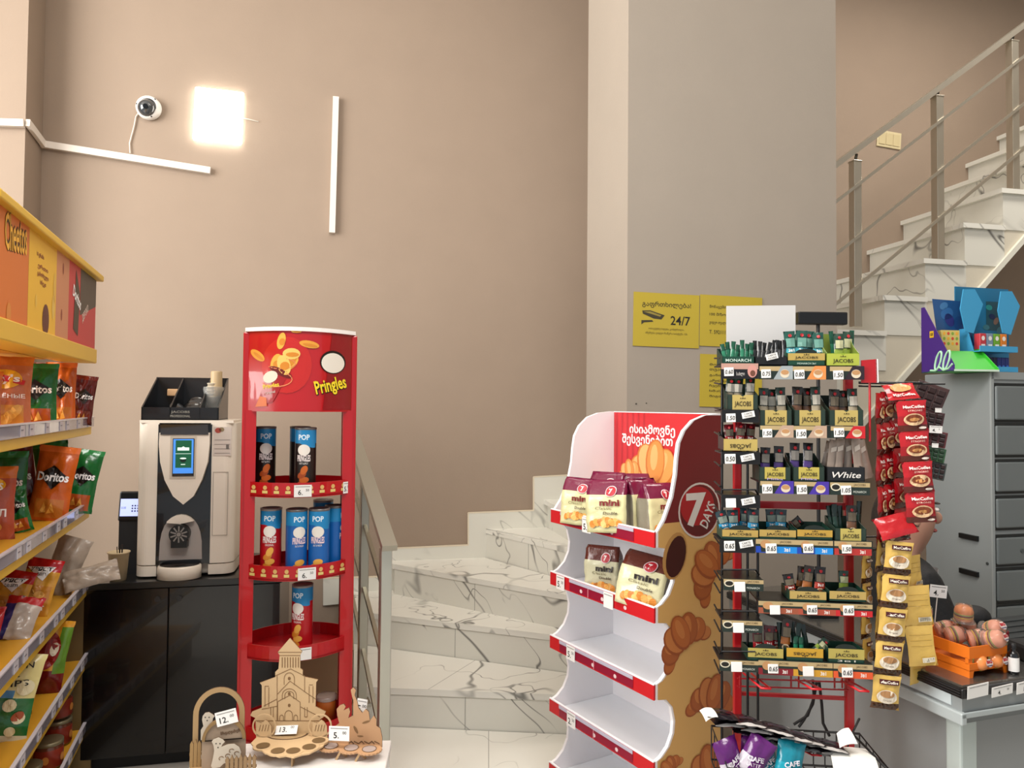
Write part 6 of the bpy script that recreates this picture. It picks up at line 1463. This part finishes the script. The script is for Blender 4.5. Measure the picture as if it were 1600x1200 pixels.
p = OF.I @ at(1466, 924, 2.16); mb = MB(); tagcard(mb, 0, 0, .05, .036, '4.', 0, None, '50')
mb.bar((0, .002, -.018), (0, .002, -p.z), .004, .002, H('#d9d4cc', .5))
tag(mb.build('price_card', M=OF.M @ T(*p) @ RZ(-20) @ RY(6)), 'white price card standing behind the jelly burgers', 'price card', 'price cards')
# bottles beside the crate
def on_counter(px, py): return atz(px, py, .90)
p = on_counter(1583, 1052)
bt = empty('bottle', T(p.x, p.y, .9), 'small black bottle with a white label right of the orange crate', 'bottle')
MB().lathe([(0, 0), (.013, 0), (.014, .003), (.014, .05), (.011, .056), (.006, .06), (.006, .066)], H('#101012', .25, coat=.4), 18).build('body', bt)
MB().lathe([(.0075, .066), (.0075, .078), (0, .079)], BLACKM, 14).build('cap', bt)
MB().surf(lambda u, v: (.0144*math.cos(-PI*.95+PI*.9*u), .0144*math.sin(-PI*.95+PI*.9*u), .008+.036*v), 10, 1, PAPER).build('label_sticker', bt)
p = on_counter(1571, 1046)
MB_ = MB().rbox(-.008, .008, -.012, .012, 0, .045, H('#1d8a2e', .4), .004); tag(MB_.build('lighter_box', M=T(p.x, p.y+.02, .9) @ RZ(15)), 'small green box between the crate and the black bottle', 'box')
p = on_counter(1592, 1030)
tag(MB().rbox(-.03, .05, -.03, .04, 0, .05, BLACKM, .012).build('black_case', M=T(p.x+.02, p.y, .9) @ RZ(10)), 'black case on the counter at the right frame edge', 'case')
p = on_counter(1538, 985)
tag(MB().ell((0, 0, .03), (.05, .04, .035), H('#121214', .7, bump=.3, bs=60)).build('black_pouch', M=T(p.x, p.y+.05, .9)), 'black soft pouch on the counter behind the jelly burgers', 'pouch')
p = on_counter(1566, 1000)
tag(MB().rbox(-.012, .02, -.01, .01, 0, .03, H('#7a1420', .4), .006).build('red_box', M=T(p.x, p.y, .9) @ RZ(20)), 'small dark red box behind the crate', 'box')
# ================================================================== grey drawer cabinet with counter displays on top
c0 = at(1549, 800, 3.0)
HF = Fr((c0.x, 3.0, 0), 14)
zt = HF.L(1549, 581).z
cbt = empty('drawer_cabinet', HF.M, 'tall grey metal cabinet with a column of drawers behind the counter', 'cabinet')
GM = H('#878c8c', .4, var=.04); CWd, CDp = .75, .34
MB().rbox(0, CWd, .0, CDp, 0, zt, GM, .004).build('body', cbt)
mb = MB().box(-.001, .012, -.006, .0, .02, zt, H('#979c9b', .4)).box(0, CWd, -.006, 0, zt-.03, zt, H('#8f9493', .4)); mb.build('frame', cbt)
for y0, y1 in ((603, 656), (665, 711), (722, 768), (779, 825), (840, 882), (892, 939), (948, 990)):
    za, zb = HF.L(1555, y0).z, HF.L(1555, y1).z; x0 = HF.L(1554, 800).x
    d_ = MB().rbox(x0, CWd-.03, -.014, -.001, zb, za, H('#6c7272', .4), .006).box(x0-.006, CWd-.02, -.003, -.0005, zb-.01, za+.012, H('#1c2020', .5)).build('drawer', cbt)
    if y0 == 840: MB().cyl((x0+.12, -.014, (za+zb)/2), (x0+.12, -.018, (za+zb)/2), .008, H('#4e5454', .4), 12).build('lock', d_)
for py in (841, 897):
    z = HF.L(1490, py, .1).z; MB().box(-.012, .0, .06, .15, z-.008, z+.012, BLACK).build('side_bracket', cbt)
MB().cyl((0, .02, HF.L(1535, 883).z), (-.003, .02, HF.L(1535, 883).z), .006, H('#3a3e3e', .4), 10).build('rivet', cbt)
# purple and green counter display
PFm = Fr(HF.W(-.0, -.02, zt), 6)
dsp = empty('counter_display', PFm.M, 'violet and bright green open counter display box on the grey cabinet', 'display box')
PUR = H('#3d1d70', .4); GRN = H('#35b02c', .4); PRL = H('#a9d8b4', .5)
a = PFm.L(1491, 582, 0); b = PFm.L(1561, 582, 0); dp = .2
wl, wr = a.x, b.x; zk = PFm.L(1437, 481, dp).z-.0
top = PFm.L(1480, 541, 0).z; lowf = PFm.L(1492, 570, 0).z
prof = [(0, 0), (dp, 0), (dp, zk), (dp-.02, zk), (0, lowf)]
mb = MB().prism(prof, 0, .003, PUR, T(wl+.003, 0, 0) @ RZ(90) @ T(0, 0, 0))
mb.add([(wl-.0006, y, z) for y, z in ((.0, .004), (.1, .004), (.12, .07), (.045, .07))], [(0, 1, 2, 3)], H('#4b2a80', .4))
M2 = T(wl-.0012, 0, 0) @ RZ(-90) @ FRONT
for k in range(2):
    cx = -.042-.05*k; pts = [(cx+.015*math.cos(s)+.014*math.sin(s), .046+.038*math.sin(s)) for s in [2*PI*q/18 for q in range(18)]]
    mb.tube([M2 @ Vector((x, z, 0)) for x, z in pts], .0045, PRL, 6, None, True)
mb.tube([M2 @ Vector((x, z, 0)) for x, z in ((-.14, .008), (-.11, .006), (-.085, .02), (-.06, .006), (-.03, .012), (-.008, .03))], .0045, PRL, 6)
mb.box(wl-.0014, wl-.0006, .12, .145, zk*.52, zk*.52+.028, H('#c9a020', .5)); mb.text('GE', INK, -.1325, zk*.52+.014, .018, .012, T(wl-.0018, 0, 0) @ RZ(-90) @ FRONT, bold=.03)
mb.build('left_side', dsp)
MB().prism([(0, 0), (dp, 0), (dp, top*1.0), (.10, top), (0, .012)], 0, .003, GRN, T(wr, 0, 0) @ RZ(90)).build('right_side', dsp)
MB().box(wl, wr, 0, dp, 0, .004, GRN).box(wl, wr, -.002, .001, 0, .008, H('#c8dcc8', .5)).add([(wl+.003, .005, .006), (wr, .005, .006), (wr, .10, top*.9), (wl+.003, .10, top*.9)], [(0, 1, 2, 3)], GRN).build('sloped_front', dsp)
MB().box(wl, wr, dp-.003, dp, 0, zk*.6, PUR).build('back', dsp)
P = PFm.P([(1457, 467), (1506, 471), (1523, 540), (1467, 540)], .17)
mb = MB().prism(P, .17, .173, H('#1f4a7c', .35, coat=.3)); Q = T(0, .1692, 0) @ FRONT
for px, py, rx, rz, c_ in ((1480, 490, .03, .025, '#2f5f94'), (1484, 500, .02, .03, '#2b2d6e'), (1500, 505, .03, .03, '#173f74'), (1505, 525, .035, .03, '#1f6a94'), (1475, 478, .02, .015, '#3f6f9c'), (1508, 480, .02, .02, '#247a98')):
    v = PFm.L(px, py, .168); mb.disc(v.x, v.z, rx, rz, H(c_, .4), Q, None, 14, .5)
tag(mb.build('picture_card', M=PFm.M), 'blue picture card standing inside the violet and green display box', 'card')
a0, a1, b0, b1 = PFm.R(1466, 517, 1494, 541, .13)
mb = MB().box(a0, a1, .11, .14, b0-.05, b1, H('#c9b468', .5)); Q = T(0, .1092, 0) @ FRONT
for i in range(3):
    for j in range(4): mb.disc(a0+(a1-a0)*(.15+.23*j), b0+(b1-b0)*(.15+.32*i), .006, .007, H(['#c8402c', '#7a9a3a', '#e0a030'][(i+j) % 3], .5), Q, None, 8)
tag(mb.build('patterned_pack', M=PFm.M), 'small yellow patterned pack in the violet and green display box', 'pack')
# light blue display
BFm = Fr(HF.W(.075, .05, zt), 14)
bd = empty('counter_display', BFm.M, 'light blue cardboard counter display on the cabinet, at the right frame edge', 'display box')
LBL = H('#3f9ac8', .45); LBD = H('#1f6f96', .45)
x0 = BFm.L(1530, 500, 0).x; x1 = x0+.195
for xx, px in ((x0, 0), (x1, 1)):
    pf = BFm.P([(1518, 449), (1536, 449), (1549, 473), (1534, 519), (1521, 516), (1513, 480)], 0)
    dx = x0-(pf[3][0]+pf[4][0])/2
    MB().prism([(x+dx+(xx-x0), z) for x, z in pf], -.002, .002, LBL, T(0, .05, 0) @ T(xx, 0, 0) @ RZ(0 if px == 0 else 0) @ T(-xx, 0, 0)).build('side_wing', bd)
zt2 = BFm.L(1536, 450, .12).z
mb = MB().box(x0, x1+.09, .12, .124, 0, zt2, LBD); Q = T(0, .1192, 0) @ FRONT
a0, a1, b0, b1 = BFm.R(1541, 473, 1582, 516, .119)
mb.shape([(a0, b0), (a1, b0), (a1, b1), (a0, b1)], H('#24505c', .4), Q)
for k in range(9): mb.disc(a0+(a1-a0)*((k*.37) % 1), b0+(b1-b0)*((k*.23+.1) % 1), .018, .012, H(['#3a7480', '#8a6a5c', '#1a2c54', '#2a8a86'][k % 4], .4), T(0, -.0002*(k+1), 0) @ Q, None, 10, k)
mb.build('back', bd)
for i, (y0, y1) in enumerate(((541, 550), (573, 581))):
    zb, za = BFm.L(1560, y1, 0).z, BFm.L(1560, y0, 0).z
    MB().box(x0, x1, 0, .12, max(0, zb), max(0, zb)+.004, LBL).box(x0, x1, -.003, 0, max(0, zb), za, LBL).build('shelf', bd)
MB().prism([(0, 0), (.12, 0), (.12, BFm.L(1536, 516, .1).z), (.06, BFm.L(1536, 516, .1).z)], 0, .003, LBL, T(x0+.003, 0, 0) @ RZ(90)).build('lower_side', bd)
cl = ['#c23a40', '#7a8a9c', '#6aa02c', '#d97a24', '#b8c0c8']
nmc = ['red', 'grey blue', 'green', 'orange', 'pale grey']
za = BFm.L(1560, 550, 0).z
for k in range(4):
    mb = MB().rbox(0, .032, 0, .03, 0, .075, H(cl[k], .4), .002); mb.disc(.016, .055, .009, .01, H('#e6ded4', .5), T(0, -.0006, 0) @ FRONT, None, 10); mb.shape([(.006, .02), (.026, .02), (.026, .03), (.006, .03)], H('#efe6dc', .5), T(0, -.0006, 0) @ FRONT)
    tag(mb.build('small_pack', M=BFm.M @ T(x0+.035+.036*k, .03, za+.0045)), nmc[k]+' small pack on the upper ledge of the light blue display', 'pack', 'small packs in the light blue display')
for k in range(7):
    mb = MB().rbox(0, .019, 0, .03, 0, .06, H('#161a3a' if k < 4 else '#1c2c6a', .35), .002); mb.disc(.0095, .016, .008, .012, H('#a83a34' if k < 4 else '#3a6ac0', .5), T(0, -.0006, 0) @ FRONT, None, 9)
    tag(mb.build('small_pack', M=BFm.M @ T(x0+.03+.021*k, .02, BFm.L(1560, 581, 0).z+.006 if False else .006)), ORD[k]+' dark blue pack from the left on the lower ledge of the light blue display', 'pack', 'small packs in the light blue display')
# ================================================================== seated cashier, mostly hidden by the sachets
hp = at(1412, 800, 2.62)
CX, CY = hp.x, 2.62
SK = H('#b98a74', .5)
def skin(name, verts, edges, radii, mat, root, parent, sub=2):
    me = bpy.data.meshes.new(name); me.from_pydata([tuple(v) for v in verts], edges, [])
    o = bpy.data.objects.new(name, me); COL.objects.link(o); o.parent = parent
    m = o.modifiers.new('skin', 'SKIN')
    for i, r in enumerate(radii): me.skin_vertices[0].data[i].radius = (r, r) if not isinstance(r, tuple) else r
    me.skin_vertices[0].data[root].use_root = True
    m.use_smooth_shade = True
    s = o.modifiers.new('sub', 'SUBSURF'); s.levels = sub; s.render_levels = sub
    me.materials.append(mat); return o
per = empty('person', T(CX-.03, CY, 0) @ RZ(-8), 'seated person in a black jacket behind the counter, face hidden by red sachets', 'person')
# faces +x ; coordinates in the person's frame, floor z=0
V = []; E = []; Rr = []
def J(p, r, par=None):
    V.append(p); Rr.append(r); i = len(V)-1
    if par is not None: E.append((par, i))
    return i
pel = J((0, 0, .55), (.13, .11)); sp1 = J((-.01, 0, .68), (.115, .10), pel); sp2 = J((.0, 0, .82), (.12, .11), sp1); ch_ = J((.01, 0, .95), (.11, .12), sp2)
nk = J((.02, 0, 1.05), .05, ch_); nk2 = J((.035, 0, 1.10), .047, nk); hd0 = J((.055, 0, 1.165), (.086, .074), nk2); hd1 = J((.045, 0, 1.24), (.108, .092), hd0); hd2 = J((.04, 0, 1.315), (.088, .078), hd1)
HANDS = []
for s in (-1, 1):
    sh_ = J((.01, .15*s, .96), .055, ch_); el_ = J((.10, .20*s, .74), .042, sh_); wr_ = J((.32, .14*s, .80), .03, el_); pm = J((.39, .12*s, .80), .03, wr_)
    for f, (dx, dy) in enumerate(((.085, -.03), (.095, -.01), (.09, .01), (.075, .03))):
        k1_ = J((.41+dx*.4, .12*s+dy, .80), .009, pm); k2_ = J((.41+dx*.8, .12*s+dy, .785), .008, k1_); J((.41+dx, .12*s+dy, .765), .007, k2_)
    t1 = J((.38, .12*s-.04*s, .795), .010, pm); J((.42, .12*s-.055*s, .785), .009, t1)
    hp_ = J((.02, .09*s, .52), .09, pel); kn = J((.42, .11*s, .52), .065, hp_); an_ = J((.44, .11*s, .10), .042, kn); J((.58, .11*s, .05), .035, an_)
skin('body', V, E, Rr, SK, pel, per)
MB().ell((.136, 0, 1.215), (.020, .013, .022), SK).build('nose', per)
MB().ell((.122, 0, 1.172), (.014, .026, .008), H('#9a4a44', .4)).build('mouth', per)
for s in (-1, 1):
    e_ = MB().ell((.122, .033*s, 1.248), (.010, .014, .008), H('#e8e0da', .3)).build('eye', per); MB().ell((.131, .033*s, 1.248), (.003, .006, .006), H('#2a1a12', .2)).build('iris', e_)
    MB().ell((.124, .033*s, 1.270), (.010, .02, .004), H('#2a1c16', .7)).build('eyebrow', per); MB().ell((.04, .084*s, 1.225), (.018, .009, .03), SK).build('ear', per)
def hairf(u, v):
    a = 2*PI*u; b = PI*(.5*v)*1.0; r = 1.0
    x = .02+.098*math.cos(a)*math.cos(b); y = .09*math.sin(a)*math.cos(b); z = 1.255+.10*math.sin(b)-(.06*(1-v) if math.cos(a) < .35 else 0)
    if math.cos(a) > .35 and v < .35: z = max(z, 1.30)
    return (x, y, z)
MB().surf(hairf, 24, 10, H('#1d1512', .6, bump=.4, bs=120)).build('hair', per)
Vj = [V[i] for i in (pel, sp1, sp2, ch_)]; Ej = [(0, 1), (1, 2), (2, 3)]; Rj = [(.145, .13), (.13, .115), (.135, .125), (.125, .135)]
Vj.append((.03, 0, 1.085)); Ej.append((3, 4)); Rj.append(.078)
for s in (-1, 1):
    b_ = len(Vj); Vj += [(.02, .165*s, 1.0), (.12, .21*s, .76), (.30, .145*s, .798)]; Ej += [(3, b_), (b_, b_+1), (b_+1, b_+2)]; Rj += [.082, .062, .044]
skin('jacket', Vj, Ej, Rj, H('#0e0e10', .75, bump=.2, bs=90), 0, per)
mb = MB(); mb.surf(lambda u, v: (.115+.022*math.cos((u-.5)*2.2), (.055-.02*v)*(u-.5)*2, .74+.30*v-.0), 8, 8, H('#c9c4c2', .7)); mb.build('shirt', per)
Vt = [(0, 0, .535)]; Et = []; Rt = [(.15, .13)]
for s in (-1, 1):
    b_ = len(Vt); Vt += [(.03, .09*s, .52), (.42, .11*s, .52), (.44, .11*s, .12)]; Et += [(0, b_), (b_, b_+1), (b_+1, b_+2)]; Rt += [.105, .08, .058]
skin('trousers', Vt, Et, Rt, H('#17181c', .8), 0, per)
for s in (-1, 1): MB().ell((.54, .11*s, .035), (.11, .045, .035), H('#0c0c0c', .5)).build('shoe', per)
sto = empty('stool', per.matrix_basis.copy(), 'black stool under the seated person behind the counter', 'stool')
MB().cyl((0, 0, .36), (0, 0, .41), .17, BLACKM, 24).build('seat', sto); MB().cyl((0, 0, .02), (0, 0, .36), .025, STEELD, 12).build('column', sto); MB().cyl((0, 0, 0), (0, 0, .02), .18, BLACKM, 24).build('foot', sto)
# ================================================================== light and camera
def area(name, loc, target, sx, sy, power, col):
    l = bpy.data.lights.new(name, 'AREA'); l.shape = 'RECTANGLE'; l.size = sx; l.size_y = sy; l.energy = power; l.color = col
    o = bpy.data.objects.new(name, l); COL.objects.link(o); o.location = loc
    o.rotation_euler = (Vector(target)-Vector(loc)).to_track_quat('-Z', 'Y').to_euler(); return o
# unseen area light added as assumed daylight from the left; no window is built
area('assumed_daylight_fill', (-4.0, .9, 3.0), (.6, 3.4, 1.9), 2.8, 2.8, 330, (1, .97, .93))
# unseen area lights under the ceiling, added to brighten stairs, goods and upper flight
area('ceiling_fill', (-.3, 2.9, 4.65), (-.3, 2.9, 0), 1.6, .5, 16, (1, .92, .84))
area('ceiling_fill', (.3, .3, 4.65), (.3, .3, 0), 2.4, 1.2, 150, (1, .96, .92))
area('ceiling_fill', (2.9, 3.6, 4.65), (2.9, 3.6, 0), 1.4, .5, 62, (1, .93, .85))
w = bpy.data.worlds.new('World'); SC.world = w; w.use_nodes = True
w.node_tree.nodes['Background'].inputs[0].default_value = (.86, .93, 1.0, 1); w.node_tree.nodes['Background'].inputs[1].default_value = .6
cam = bpy.data.cameras.new('Camera'); co = bpy.data.objects.new('Camera', cam); COL.objects.link(co)
cam.sensor_width = 36; cam.lens = FPX/1600*36; cam.clip_start = .02
M = RC.to_4x4(); M.translation = CAM; co.matrix_world = M; SC.camera = co
SC.view_settings.view_transform = 'Standard'; SC.view_settings.look = 'None'; SC.view_settings.gamma = 1; SC.view_settings.exposure = 0
SC.view_settings.use_curve_mapping = False
SC.cycles.max_bounces = 6; SC.cycles.transparent_max_bounces = 8
